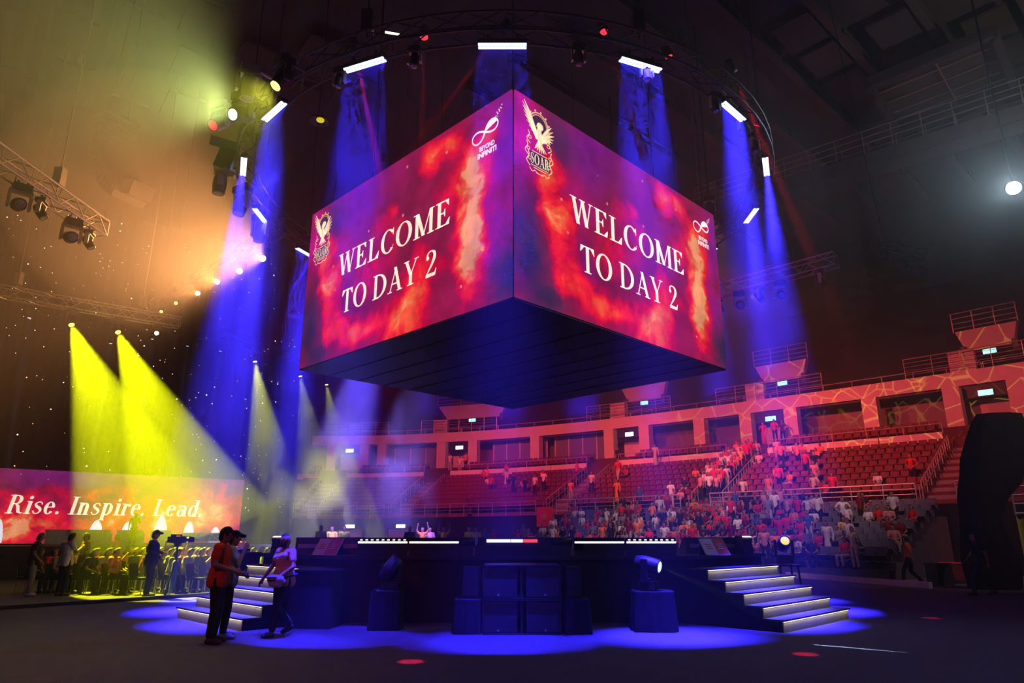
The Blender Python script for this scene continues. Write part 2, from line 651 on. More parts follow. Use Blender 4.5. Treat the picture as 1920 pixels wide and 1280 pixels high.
prof += [(12.0, 3.15), (13.05, 3.15), (13.05, 2.0), (12.0, 0.0), (4.9, 0.0)]
sweep(mb, prof, S0, S1, 1.5)
struct('lower_terrace', mb, M['tier'], 'stepped terrace carrying the red seats', 'terrace')
# front wall below the walkway (dark, hung with drape)
mb = MB()
sweep(mb, [(13.1, 0.0), (13.1, 3.15), (12.9, 3.15), (12.9, 0.0)], S0, S1, 1.5)
struct('wall_bowl', mb, M['drape'], 'dark wall below the front walkway of the stand', 'wall')
# lower retractable rows
SG0, SG1 = s_at(1760, 13.5, 2.9), s_at(1072, 13.5, 2.9)
ROWS_G = [(13.75 + 0.86 * j, 2.55 - 0.27 * j) for j in range(9)]
mb = MB()
prof = [(13.12, 2.55)]
for d, z in ROWS_G:
    prof += [(d - 0.43, z), (d + 0.43, z)]
prof += [(21.1, 0.0), (13.12, 0.0)]
sweep(mb, prof, SG0 - 0.2, SG1 + 0.2, 1.0)
struct('retractable_terrace', mb, M['tier_low'], 'low stepped platform carrying the grey seats', 'terrace')
# pale floor kerb in front of the lower seats
ka, kb = at_z(1330, 1066, 0.1), at_z(1745, 1097, 0.1)
mb = MB()
dv = (kb - ka)
mb.box((dv.length / 2, 0, 0.0), (dv.length, 0.16, 0.2))
struct('trim_kerb', mb, M['kerb'], 'pale kerb strip along the front of the grey seats', 'kerb', loc=ka, rotz=math.atan2(dv.y, dv.x))

# parapet in panels
PAR0, PAR1 = S0 + 2, S1
VOM_PX = [1857, 1450, 1183, 862, 655]               # passages through the concourse
VOM = [s_at(p, 0.0, 9.0) for p in VOM_PX]
mb_i = 0
edges = [PAR0] + [v + q for v in VOM for q in (-1.5, 1.5)] + [PAR1]
for i in range(0, len(edges), 2):
    a, b = edges[i], edges[i + 1]
    if b - a < 1:
        continue
    n = max(1, int((b - a) / 3.2))
    mb = MB()
    for k in range(n):
        u0, u1 = a + (b - a) * k / n, a + (b - a) * (k + 1) / n
        sweep(mb, [(5.05, 7.0), (5.05, 7.55), (4.9, 7.55), (4.9, 7.0)], u0 + 0.03, u1 - 0.03, 1.6)
    struct('parapet_wall', mb, M['concrete'], 'panelled parapet along the concourse walkway', 'parapet')


def rail_thing(label, s0, s1, d, z, h, nrail, group, post=1.9, r=0.028, mid=None):
    """railing following the bowl"""
    o = bowl((s0 + s1) / 2, d, z)
    n = max(2, int((s1 - s0) / 1.2) + 1)
    g = MB()
    for k in range(nrail):
        zz = z + h * (k + 1) / nrail if nrail > 1 else z + h
        pts = [bowl(s0 + (s1 - s0) * i / (n - 1), d, zz) - o for i in range(n)]
        g.tube(pts, r * (1.25 if k == nrail - 1 else 0.7), 6)
    m_ = max(2, int((s1 - s0) / post) + 1)
    for i in range(m_):
        p = bowl(s0 + (s1 - s0) * i / (m_ - 1), d, z) - o
        g.cyl(p, p + Vector((0, 0, h)), r, n=6)
    return tag(g.build('railing', M['steel'], loc=o), label, 'railing', group)


PLACE = ['beside the first stairs', 'between the first and second stairs', 'between the second and third stairs', 'between the third and fourth stairs', 'between the fourth and fifth stairs', 'beyond the fifth stairs']
PLACE_OF = lambda s: PLACE[sum(1 for v in VOM if s > v)]
# low rail on the fascia, with taller guards at the portals
segs = [S0 + 0.5] + VOM + [S1 - 0.5]
for i in range(len(segs) - 1):
    rail_thing('thin steel rail on top of the balcony front ' + PLACE[i], segs[i], segs[i + 1] - 0.1, -0.12, 11.95, 0.42, 1, 'balcony rails')
    rail_thing('steel handrail over the parapet ' + PLACE[i], segs[i] + 1.5, segs[i + 1] - 1.6, 4.95, 7.5, 0.55, 1, 'parapet rails')
    rail_thing('steel barrier railing at the front walkway ' + PLACE[i], segs[i] + 1.0, segs[i + 1] - 1.0, 12.9, 3.15, 1.0, 4, 'walkway railings', post=1.6, r=0.03)
for i, v in enumerate(VOM):
    rail_thing('tall guard railing of the upper portal over the %s passage' % ['first', 'second', 'third', 'fourth', 'fifth'][i], v - 4.0, v + 4.4, -0.05, 11.95, 1.35, 5, 'portal guard railings', post=1.4)

ORD = ['nearest', 'second', 'third', 'fourth', 'farthest']
# concourse pillars either side of every passage, and plain ones between
pill = []
for i, v in enumerate(VOM):
    pill += [(v - 1.75, 'flanking the %s passage, nearer side' % ORD[i]), (v + 1.75, 'flanking the %s passage, farther side' % ORD[i])]
for px, w in ((1640, 'between the nearest and second passages'), (1320, 'between the second and third passages'), (1010, 'between the third and fourth passages'), (720, 'between the fourth and farthest passages')):
    pill.append((s_at(px, 0, 9.5), 'standing ' + w))
for s, w in pill:
    mb = MB()
    mb.box((0, 0, 1.55), (0.95, 0.8, 3.15)).box((0, 0, 0.06), (1.05, 0.9, 0.12))
    p = bowl(s, 0.4, 7.75)
    struct('pillar', mb, M['concrete'], 'square salmon lit concourse pillar ' + w, 'pillar', loc=p, rotz=bowl_face(s))

# suite windows: white mullioned frames in the far part of the concourse
nwin = 0
for s_a, s_b in ((VOM[2] + 2.4, VOM[3] - 2.4), (VOM[3] + 2.4, VOM[4] - 2.0), (VOM[4] + 2.4, S1 - 1)):
    n = max(1, int((s_b - s_a) / 6))
    for k in range(n):
        nwin += 1
        u0, u1 = s_a + (s_b - s_a) * k / n, s_a + (s_b - s_a) * (k + 1) / n - 0.8
        c = bowl((u0 + u1) / 2, -0.9, 8.15)
        L = u1 - u0
        g = MB()
        for q in range(5):
            g.box((-L / 2 + L * q / 4, 0, 1.35), (0.11, 0.12, 2.7))
        g.box((0, 0, 0.05), (L, 0.12, 0.1)).box((0, 0, 2.6), (L, 0.12, 0.1))
        w = struct('window_%d' % nwin, g, M['concrete'], 'white mullioned suite window on the far concourse', 'window', loc=c, rotz=bowl_face((u0 + u1) / 2))
        g = MB()
        g.box((0, -0.02, 1.35), (L, 0.02, 2.6))
        part('pane', g, M['lens_off'], w)

# passages: dark recess with exit sign and reddish back wall; stairs run down through the red seats below
for i, v in enumerate(VOM):
    c = bowl(v, 0.0, 8.15)
    fa = bowl_face(v)
    g = MB()
    g.box((0, -0.2, 2.35), (2.6, 0.5, 0.75))
    struct('passage_lintel', g, M['black'], 'black lintel over the %s passage' % ORD[i], 'lintel', loc=c, rotz=fa)
    g = MB()
    g.box((0, -1.2, 1.0), (2.5, 0.2, 2.0))
    struct('wall_passage', g, M['concrete'], 'salmon lit back wall of the %s passage' % ORD[i], 'wall', loc=c, rotz=fa)
    r = thing('exit_sign', 'small glowing exit sign over the %s passage of the concourse' % ORD[i], 'exit sign', bowl(v, 0.12, 10.35), fa, 'concourse exit signs')
    g = MB()
    g.box((0, 0, 0), (0.9, 0.07, 0.42))
    part('case', g, M['metal_dark'], r)
    g = MB()
    g.box((0, 0.045, 0), (0.8, 0.03, 0.34))
    part('lit_panel', g, M['exit'] if i < 2 else M['exit_white'], r)
    # portal on the upper deck
    if i < 4:
        r = thing('stair_portal', 'pale concrete stair portal with railing on the dark upper deck over the %s passage' % ORD[i], 'portal', bowl(v, -3.4, 12.4), fa, 'upper deck portals')
        k = [0.85, 1.0, 1.1, 1.9][i]
        g = MB()
        V = [(-2.1 * k, 0.5, 2.9), (2.1 * k, 0.5, 2.9), (1.6 * k, 0.2, 1.5), (-1.6 * k, 0.2, 1.5), (-2.1 * k, -0.1, 2.9), (2.1 * k, -0.1, 2.9), (1.6 * k, -0.4, 1.5), (-1.6 * k, -0.4, 1.5)]
        g.add(V, [(0, 3, 2, 1), (4, 5, 6, 7), (0, 1, 5, 4), (1, 2, 6, 5), (2, 3, 7, 6), (3, 0, 4, 7)])
        part('front_slab', g, M['concrete'], r)
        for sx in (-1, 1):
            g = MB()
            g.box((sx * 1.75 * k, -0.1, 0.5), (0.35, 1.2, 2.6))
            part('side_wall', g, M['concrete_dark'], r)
        g = MB()
        g.box((1.3 * k, 2.7, 0.25), (1.5, 0.5, 1.4))
        part('pier', g, M['concrete'], r)
        g = MB()
        for q in range(4):
            g.cyl((-2.2 * k, 0.4, 3.15 + q * 0.36), (2.2 * k, 0.4, 3.15 + q * 0.36), 0.035, n=6)
        for q in range(4):
            x = -2.2 * k + 4.4 * k * q / 3
            g.cyl((x, 0.4, 2.9), (x, 0.4, 4.25), 0.04, n=6)
        part('guard_rail', g, M['steel'], r)
        sg = thing('exit_sign', 'small glowing exit sign in the upper deck portal over the %s passage' % ORD[i], 'exit sign', bowl(v, -3.0, 13.6), fa, 'upper deck exit signs')
        g = MB()
        g.box((0, 0, 0), (0.85, 0.07, 0.42))
        part('case', g, M['metal_dark'], sg)
        g = MB()
        g.box((0, 0.045, 0), (0.76, 0.03, 0.34))
        part('lit_panel', g, M['exit'], sg)
    # aisle stairs and their handrails
    g = MB()
    for d, z in ROWS_R:
        g.sm = False
        for q in range(2):
            p = bowl(v, d - 0.2 + q * 0.41, 0)
            R = Euler((0, 0, fa)).to_matrix()
            g.box((p.x, p.y, z + 0.11 - q * 0.2), (1.7, 0.41, 0.22), R)
    struct('aisle_stairs', g, M['aisle'], 'steps running down from the %s passage through the red seats' % ORD[i], 'stairs')
    for sx, w in ((-1.05, 'nearer'), (1.05, 'farther')):
        o = bowl(v, 8.5, 5.2)
        Ri = Euler((0, 0, -fa)).to_matrix()
        P = []
        for d, z in ROWS_R:
            p = bowl(v, d, z) - o
            q = Ri @ p
            P.append(Vector((sx, q.y, q.z)))
        g = MB()
        g.tube([p + Vector((0, 0, 0.95)) for p in P], 0.03, 6)
        g.tube([p + Vector((0, 0, 0.5)) for p in P], 0.02, 6)
        for p in P:
            g.cyl(p, p + Vector((0, 0, 0.95)), 0.03, n=6)
            g.cyl(p + Vector((0, 0.4, -0.2)), p + Vector((0, 0.4, 0.74)), 0.022, n=6)
        tag(g.build('stair_handrail', M['steel'], loc=o, rotz=fa), 'sloping steel handrail on the %s side of the %s passage stairs' % (w, ORD[i]), 'handrail', 'aisle stair handrails')


# ------------------------------------------------------------------ denser haze hanging in the rig
def haze(name, label, mb, density, aniso=0.25):
    m = bpy.data.materials.new(name + '_air')
    m.use_nodes = True
    nt = m.node_tree
    nt.nodes.clear()
    o = nt.nodes.new('ShaderNodeOutputMaterial')
    v = nt.nodes.new('ShaderNodeVolumeScatter')
    v.inputs['Density'].default_value = density
    v.inputs['Anisotropy'].default_value = aniso
    nt.links.new(v.outputs[0], o.inputs['Volume'])
    return tag(mb.build(name, m), label, 'haze', kind='stuff')


for k, (r, z0, z1, dn) in enumerate([(9.8, 6.0, 13.4, 0.006), (9.2, 8.4, 13.0, 0.008)]):
    g = MB()
    g.lathe([(r * 0.7, z0), (r, z0 + 1), (r, z1 - 1), (r * 0.7, z1)], (RING_C[0], RING_C[1], 0), 40)
    haze('haze', ['thin stage haze gathered under the ring truss', 'thicker band of haze around the ring of blue bars'][k], g, dn)
for k, (c, r, dn) in enumerate([((-13.5, 22, 12), (11, 13, 11.0), 0.010), ((-13.0, 24, 8.5), (7.5, 9, 7), 0.007), ((-11.3, 20.6, 12.0), (4.6, 5.2, 4.0), 0.028), ((-8.4, 12.6, 11.6), (4.2, 4.2, 3.2), 0.014), ((15.2, 18.4, 11.5), (5.5, 5.5, 4.5), 0.012)]):
    g = MB()
    g.ball(c, r, 28, 16)  # the puffs at the lime and cold lamps are added to imitate their glare
    haze('haze', ['broad haze drifting over the floor audience', 'thicker haze inside the yellow beams', 'dense puff of haze glowing orange around the warm lamps', 'added puff of haze imitating the glare of the lime lamp', 'pale haze added around the cold white lamp for its glow'][k], g, dn)


# smoke rolling up beyond the stage
g = MB()
g.box((-8.0, 33.5, 4.6), (13.0, 15.0, 9.0))
sm = haze('smoke', 'billowing smoke lit blue beyond the stage', g, 0.05)
nt = sm.data.materials[0].node_tree
v = [n_ for n_ in nt.nodes if n_.type == 'VOLUME_SCATTER'][0]
tc = nt.nodes.new('ShaderNodeTexCoord')
mp = nt.nodes.new('ShaderNodeMapping')
mp.inputs['Scale'].default_value = (1, 1, 0.75)
nt.links.new(tc.outputs['Object'], mp.inputs['Vector'])
no = nt.nodes.new('ShaderNodeTexNoise')
no.inputs['Scale'].default_value = 0.42
no.inputs['Detail'].default_value = 4.0
no.inputs['Roughness'].default_value = 0.6
no.inputs['Distortion'].default_value = 0.6
nt.links.new(mp.outputs['Vector'], no.inputs['Vector'])
mr = nt.nodes.new('ShaderNodeMapRange')
mr.interpolation_type = 'SMOOTHSTEP'
mr.inputs['From Min'].default_value = 0.47
mr.inputs['From Max'].default_value = 0.70
mr.inputs['To Max'].default_value = 0.15
nt.links.new(no.outputs['Fac'], mr.inputs['Value'])
# thinner towards the edges of the cloud
gm = nt.nodes.new('ShaderNodeVectorMath')
gm.operation = 'SUBTRACT'
nt.links.new(tc.outputs['Object'], gm.inputs[0])
gm.inputs[1].default_value = (-8.0, 33.5, 4.0)
gs = nt.nodes.new('ShaderNodeVectorMath')
gs.operation = 'MULTIPLY'
nt.links.new(gm.outputs['Vector'], gs.inputs[0])
gs.inputs[1].default_value = (1 / 6.4, 1 / 7.4, 1 / 5.0)
gl = nt.nodes.new('ShaderNodeVectorMath')
gl.operation = 'LENGTH'
nt.links.new(gs.outputs['Vector'], gl.inputs[0])
ge = nt.nodes.new('ShaderNodeMapRange')
ge.inputs['From Min'].default_value = 1.0
ge.inputs['From Max'].default_value = 0.55
nt.links.new(gl.outputs['Value'], ge.inputs['Value'])
mu = nt.nodes.new('ShaderNodeMath')
mu.operation = 'MULTIPLY'
nt.links.new(mr.outputs['Result'], mu.inputs[0])
nt.links.new(ge.outputs['Result'], mu.inputs[1])
nt.links.new(mu.outputs[0], v.inputs['Density'])
# ================================================================== SCREEN PICTURE (LED content) AND LETTERING


def screen_mat(name, W, H, blobs, strength=1.0, base=(0.26, 0.012, 0.10), nscale=3.0, sparkle=True):
    """procedural video picture: colour fields and flame clouds; object X = across, Z = up"""
    m = bpy.data.materials.new(name)
    m.use_nodes = True
    nt = m.node_tree
    nt.nodes.clear()
    L = nt.links.new
    out = nt.nodes.new('ShaderNodeOutputMaterial')
    em = nt.nodes.new('ShaderNodeEmission')
    em.inputs['Strength'].default_value = strength
    L(em.outputs[0], out.inputs['Surface'])
    tc = nt.nodes.new('ShaderNodeTexCoord')
    mp = nt.nodes.new('ShaderNodeMapping')
    mp.inputs['Scale'].default_value = (1 / W, 0, 1 / H)
    L(tc.outputs['Object'], mp.inputs['Vector'])
    asp = W / H

    def noise(scale, detail, rough=0.55, dist=0.0, off=0.0):
        s = nt.nodes.new('ShaderNodeMapping')
        s.inputs['Scale'].default_value = (asp, 1, 1)
        s.inputs['Location'].default_value = (off, off * 0.7, 0)
        L(mp.outputs['Vector'], s.inputs['Vector'])
        n = nt.nodes.new('ShaderNodeTexNoise')
        n.inputs['Scale'].default_value = scale
        n.inputs['Detail'].default_value = detail
        n.inputs['Roughness'].default_value = rough
        n.inputs['Distortion'].default_value = dist
        L(s.outputs['Vector'], n.inputs['Vector'])
        return n
    wn_ = noise(4.5, 4, 0.6, 0.3, 3.1)
    sub = nt.nodes.new('ShaderNodeVectorMath')
    sub.operation = 'SUBTRACT'
    L(wn_.outputs['Color'], sub.inputs[0])
    sub.inputs[1].default_value = (0.5, 0.5, 0.5)
    warp = nt.nodes.new('ShaderNodeVectorMath')
    warp.operation = 'MULTIPLY_ADD'
    L(sub.outputs['Vector'], warp.inputs[0])
    warp.inputs[1].default_value = (0.20 / asp * 1.6, 0, 0.30)
    L(mp.outputs['Vector'], warp.inputs[2])

    def field(u, v, ru, rv, amp, src=warp):
        a = nt.nodes.new('ShaderNodeVectorMath')
        a.operation = 'MULTIPLY_ADD'
        L(src.outputs['Vector'], a.inputs[0])
        a.inputs[1].default_value = (1 / ru, 0, 1 / rv)
        a.inputs[2].default_value = (-u / ru, 0, -v / rv)
        ln = nt.nodes.new('ShaderNodeVectorMath')
        ln.operation = 'LENGTH'
        L(a.outputs['Vector'], ln.inputs[0])
        r = nt.nodes.new('ShaderNodeMapRange')
        r.interpolation_type = 'SMOOTHERSTEP'
        r.inputs['From Min'].default_value = 1.0
        r.inputs['From Max'].default_value = 0.0
        r.inputs['To Min'].default_value = 0.0
        r.inputs['To Max'].default_value = amp
        L(ln.outputs['Value'], r.inputs['Value'])
        return r.outputs['Result']

    def mth(op, a, b):
        n = nt.nodes.new('ShaderNodeMath')
        n.operation = op
        for i, q in enumerate((a, b)):
            if isinstance(q, (int, float)):
                n.inputs[i].default_value = q
            else:
                L(q, n.inputs[i])
        return n.outputs[0]

    def mix(fac, a, b, blend='MIX'):
        n = nt.nodes.new('ShaderNodeMix')
        n.data_type = 'RGBA'
        n.blend_type = blend
        L(fac, n.inputs[0])
        for i, q in ((6, a), (7, b)):
            if isinstance(q, tuple):
                n.inputs[i].default_value = (*q, 1)
            else:
                L(q, n.inputs[i])
        return n.outputs[2]
    col = base
    fire = None
    for kind, u, v, ru, rv, amp in blobs:
        f = field(u, v, ru, rv, amp)
        if kind == 'fire':
            fire = f if fire is None else mth('ADD', fire, f)
        else:
            c = {'purple': (0.20, 0.010, 0.27), 'navy': (0.035, 0.022, 0.085), 'magenta': (0.62, 0.004, 0.26), 'maroon': (0.26, 0.012, 0.07), 'rose': (0.75, 0.006, 0.10)}[kind]
            col = mix(f, col, c)
    n1 = noise(nscale, 8, 0.62, 0.4, 0.0)
    r = nt.nodes.new('ShaderNodeMapRange')
    r.inputs['From Min'].default_value = 0.33
    r.inputs['From Max'].default_value = 0.68
    r.inputs['To Min'].default_value = 0.15
    r.inputs['To Max'].default_value = 1.3
    L(n1.outputs['Fac'], r.inputs['Value'])
    f2 = mth('MULTIPLY', fire, r.outputs['Result'])
    ramp = nt.nodes.new('ShaderNodeValToRGB')
    e = ramp.color_ramp.elements
    e[0].position, e[0].color = 0.0, (0.55, 0.002, 0.09, 1)
    e[1].position, e[1].color = 1.0, (1.0, 0.36, 0.17, 1)
    for p, c in ((0.34, (0.72, 0.003, 0.06)), (0.60, (1.0, 0.02, 0.045)), (0.84, (1.0, 0.13, 0.055))):
        q = e.new(p)
        q.color = (*c, 1)
    L(f2, ramp.inputs['Fac'])
    mask = nt.nodes.new('ShaderNodeMapRange')
    mask.interpolation_type = 'SMOOTHSTEP'
    mask.inputs['From Min'].default_value = 0.10
    mask.inputs['From Max'].default_value = 0.42
    L(f2, mask.inputs['Value'])
    if isinstance(col, tuple):
        col = mix(mask.outputs['Result'], col, ramp.outputs['Color'])
    else:
        col = mix(mask.outputs['Result'], col, ramp.outputs['Color'])
    # dark smoke mottling
    n2 = noise(6.0, 6, 0.6, 0.2, 5.5)
    r2 = nt.nodes.new('ShaderNodeMapRange')
    r2.inputs['From Min'].default_value = 0.3
    r2.inputs['From Max'].default_value = 0.7
    r2.inputs['To Min'].default_value = 0.62
    r2.inputs['To Max'].default_value = 1.15
    L(n2.outputs['Fac'], r2.inputs['Value'])
    sc = nt.nodes.new('ShaderNodeVectorMath')
    sc.operation = 'SCALE'
    L(col, sc.inputs[0])
    L(r2.outputs['Result'], sc.inputs['Scale'])
    colo = sc.outputs['Vector']
    if sparkle:
        s = nt.nodes.new('ShaderNodeMapping')
        s.inputs['Scale'].default_value = (asp, 1, 1)
        L(mp.outputs['Vector'], s.inputs['Vector'])
        vo = nt.nodes.new('ShaderNodeTexVoronoi')
        vo.inputs['Scale'].default_value = 7.0
        L(s.outputs['Vector'], vo.inputs['Vector'])
        sp = nt.nodes.new('ShaderNodeMapRange')
        sp.interpolation_type = 'SMOOTHSTEP'
        sp.inputs['From Min'].default_value = 0.085
        sp.inputs['From Max'].default_value = 0.01
        L(vo.outputs['Distance'], sp.inputs['Value'])
        colo = mix(sp.outputs['Result'], colo, (1.0, 0.28, 0.25))
    L(colo, em.inputs['Color'])
    return m


CUBE_BLOBS = [
    ('purple', 0.34, 0.90, 0.32, 0.42, 0.9), ('maroon', 0.72, 0.45, 0.30, 0.30, 0.45), ('purple', 0.98, 0.80, 0.13, 0.40, 1.0), ('purple', 0.95, 0.34, 0.10, 0.25, 0.6), ('purple', 0.28, 0.28, 0.18, 0.18, 0.5),
    ('maroon', 0.50, 0.70, 0.30, 0.42, 0.8), ('maroon', 0.48, 0.34, 0.32, 0.28, 0.7), ('navy', 0.16, 0.88, 0.16, 0.26, 0.75),
    ('magenta', 0.05, 0.82, 0.12, 0.30, 0.95), ('magenta', 0.25, 0.55, 0.13, 0.20, 0.6), ('magenta', 0.90, 0.62, 0.10, 0.55, 0.55),
    ('navy', 0.04, 0.26, 0.16, 0.44, 1.0), ('navy', 0.99, 0.10, 0.09, 0.36, 1.0), ('navy', 0.12, 0.04, 0.16, 0.18, 0.9),
    ('fire', 0.13, 0.58, 0.11, 0.28, 0.95), ('fire', 0.17, 0.38, 0.08, 0.28, 0.85), ('fire', 0.20, 0.16, 0.12, 0.18, 0.65), ('fire', 0.34, 0.10, 0.16, 0.18, 0.62), ('fire', 0.56, 0.06, 0.24, 0.26, 0.85),
    ('fire', 0.84, 0.44, 0.10, 0.46, 0.95), ('fire', 0.86, 0.20, 0.11, 0.32, 1.0), ('fire', 0.87, 0.74, 0.12, 0.26, 0.85), ('fire', 0.72, 0.90, 0.18, 0.24, 0.75), ('fire', 0.78, 0.62, 0.16, 0.20, 0.5),
    ('fire', 0.46, 0.56, 0.20, 0.26, 0.55), ('fire', 0.48, 0.74, 0.06, 0.10, 0.5), ('fire', 0.40, 0.38, 0.22, 0.2, 0.5), ('fire', 0.66, 0.28, 0.18, 0.26, 0.6)]
M['picture'] = screen_mat('flame_video', 8.9, 5.0, CUBE_BLOBS, 1.0, base=(0.34, 0.010, 0.075))
WALL_BLOBS = [('maroon', 0.4, 0.6, 0.6, 0.7, 0.9), ('purple', 0.36, 0.95, 0.3, 0.35, 0.6), ('purple', 0.97, 0.95, 0.12, 0.3, 0.6),
              ('fire', 0.05, 0.35, 0.3, 0.7, 1.0), ('fire', 0.20, 0.25, 0.25, 0.6, 0.9), ('fire', 0.40, 0.2, 0.25, 0.4, 0.6), ('fire', 0.62, 0.25, 0.3, 0.6, 0.8), ('fire', 0.86, 0.45, 0.28, 0.7, 1.1), ('fire', 0.55, 0.72, 0.2, 0.3, 0.45), ('fire', 0.35, 0.65, 0.25, 0.3, 0.35)]
M['wall_picture'] = screen_mat('ember_video', 13.0, 3.2, WALL_BLOBS, 0.95, base=(0.34, 0.03, 0.06))

M['cream'] = mat('cream_letters', (1, 0.9, 0.7), 0.5, emit=(1.0, 0.89, 0.66), strength=1.0, sample=False, var=0)
M['paper'] = mat('white_logo', (1, 1, 1), 0.5, emit=(1.0, 0.92, 0.96), strength=1.0, sample=False, var=0)
M['gold'] = mat('gold_emblem', (0.8, 0.6, 0.3), 0.5, emit=(0.86, 0.60, 0.27), strength=0.95, sample=False, var=0)
M['gold_pale'] = mat('pale_gold_emblem', (1, 0.8, 0.5), 0.5, emit=(1.0, 0.82, 0.52), strength=1.0, sample=False, var=0)
M['gold_dark'] = mat('dark_gold_emblem', (0.4, 0.2, 0.15), 0.5, emit=(0.42, 0.16, 0.12), strength=0.9, sample=False, var=0)
M['emblem_shade'] = mat('emblem_shadow', (0.1, 0.03, 0.08), 0.5, emit=(0.07, 0.02, 0.07), strength=0.9, sample=False, var=0)


class Pen:
    """draws flat lettering (x across, z up) into an MB at local y"""

    def __init__(self, mb, x=0.0, z=0.0, s=1.0, y=0.0, shear=0.0):
        self.mb, self.x, self.z, self.s, self.y, self.shear = mb, x, z, s, y, shear

    def P(self, p):
        return (self.x + self.s * (p[0] + self.shear * p[1]), self.y, self.z + self.s * p[1])

    def poly(self, pts):
        self.mb.add([self.P(p) for p in pts], [tuple(range(len(pts)))])

    def bar(self, x0, z0, x1, z1):
        self.poly([(x0, z0), (x1, z0), (x1, z1), (x0, z1)])

    def stroke(self, pts, ws):
        """strip of varying width along a path"""
        n = len(pts)
        L, R = [], []
        for i in range(n):
            a, b = pts[max(i - 1, 0)], pts[min(i + 1, n - 1)]
            dx, dz = b[0] - a[0], b[1] - a[1]
            q = math.hypot(dx, dz) or 1
            w = (ws[i] if isinstance(ws, (list, tuple)) else ws) / 2
            L.append((pts[i][0] - dz / q * w, pts[i][1] + dx / q * w))
            R.append((pts[i][0] + dz / q * w, pts[i][1] - dx / q * w))
        V = [self.P(p) for p in L] + [self.P(p) for p in R]
        self.mb.add(V, [(i, n + i, n + i + 1, i + 1) for i in range(n - 1)])

    def ring(self, cx, cz, rx, rz, tx, tz, a0=0.0, a1=360.0, n=28):
        """bowl: outer ellipse rx,rz, inner shrunk by tx,tz"""
        V = []
        for i in range(n + 1):
            a = math.radians(a0 + (a1 - a0) * i / n)
            V.append(self.P((cx + rx * math.cos(a), cz + rz * math.sin(a))))
            V.append(self.P((cx + (rx - tx) * math.cos(a), cz + (rz - tz) * math.sin(a))))
        self.mb.add(V, [(2 * i, 2 * i + 1, 2 * i + 3, 2 * i + 2) for i in range(n)])

    def disc(self, cx, cz, rx, rz=None, n=16):
        rz = rx if rz is None else rz
        self.poly([(cx + rx * math.cos(2 * PI * i / n), cz + rz * math.sin(2 * PI * i / n)) for i in range(n)])


def bez(pts, n=10):
    """Catmull path through points"""
    P = [Vector((x, z, 0)) for x, z in pts]
    P = [2 * P[0] - P[1]] + P + [2 * P[-1] - P[-2]]
    out = []
    for i in range(1, len(P) - 2):
        a, b, c, d = P[i - 1:i + 3]
        for k in range(n):
            t = k / n
            q = 0.5 * ((2 * b) + (c - a) * t + (2 * a - 5 * b + 4 * c - d) * t * t + (3 * b - a - 3 * c + d) * t ** 3)
            out.append((q.x, q.y))
    out.append((P[-2].x, P[-2].y))
    return out


def lerp_ws(ws, n):
    return [float(np.interp(i / (n - 1), np.linspace(0, 1, len(ws)), ws)) for i in range(n)]


TK, TN, SF = 0.16, 0.055, 0.042     # stem, hairline, serif


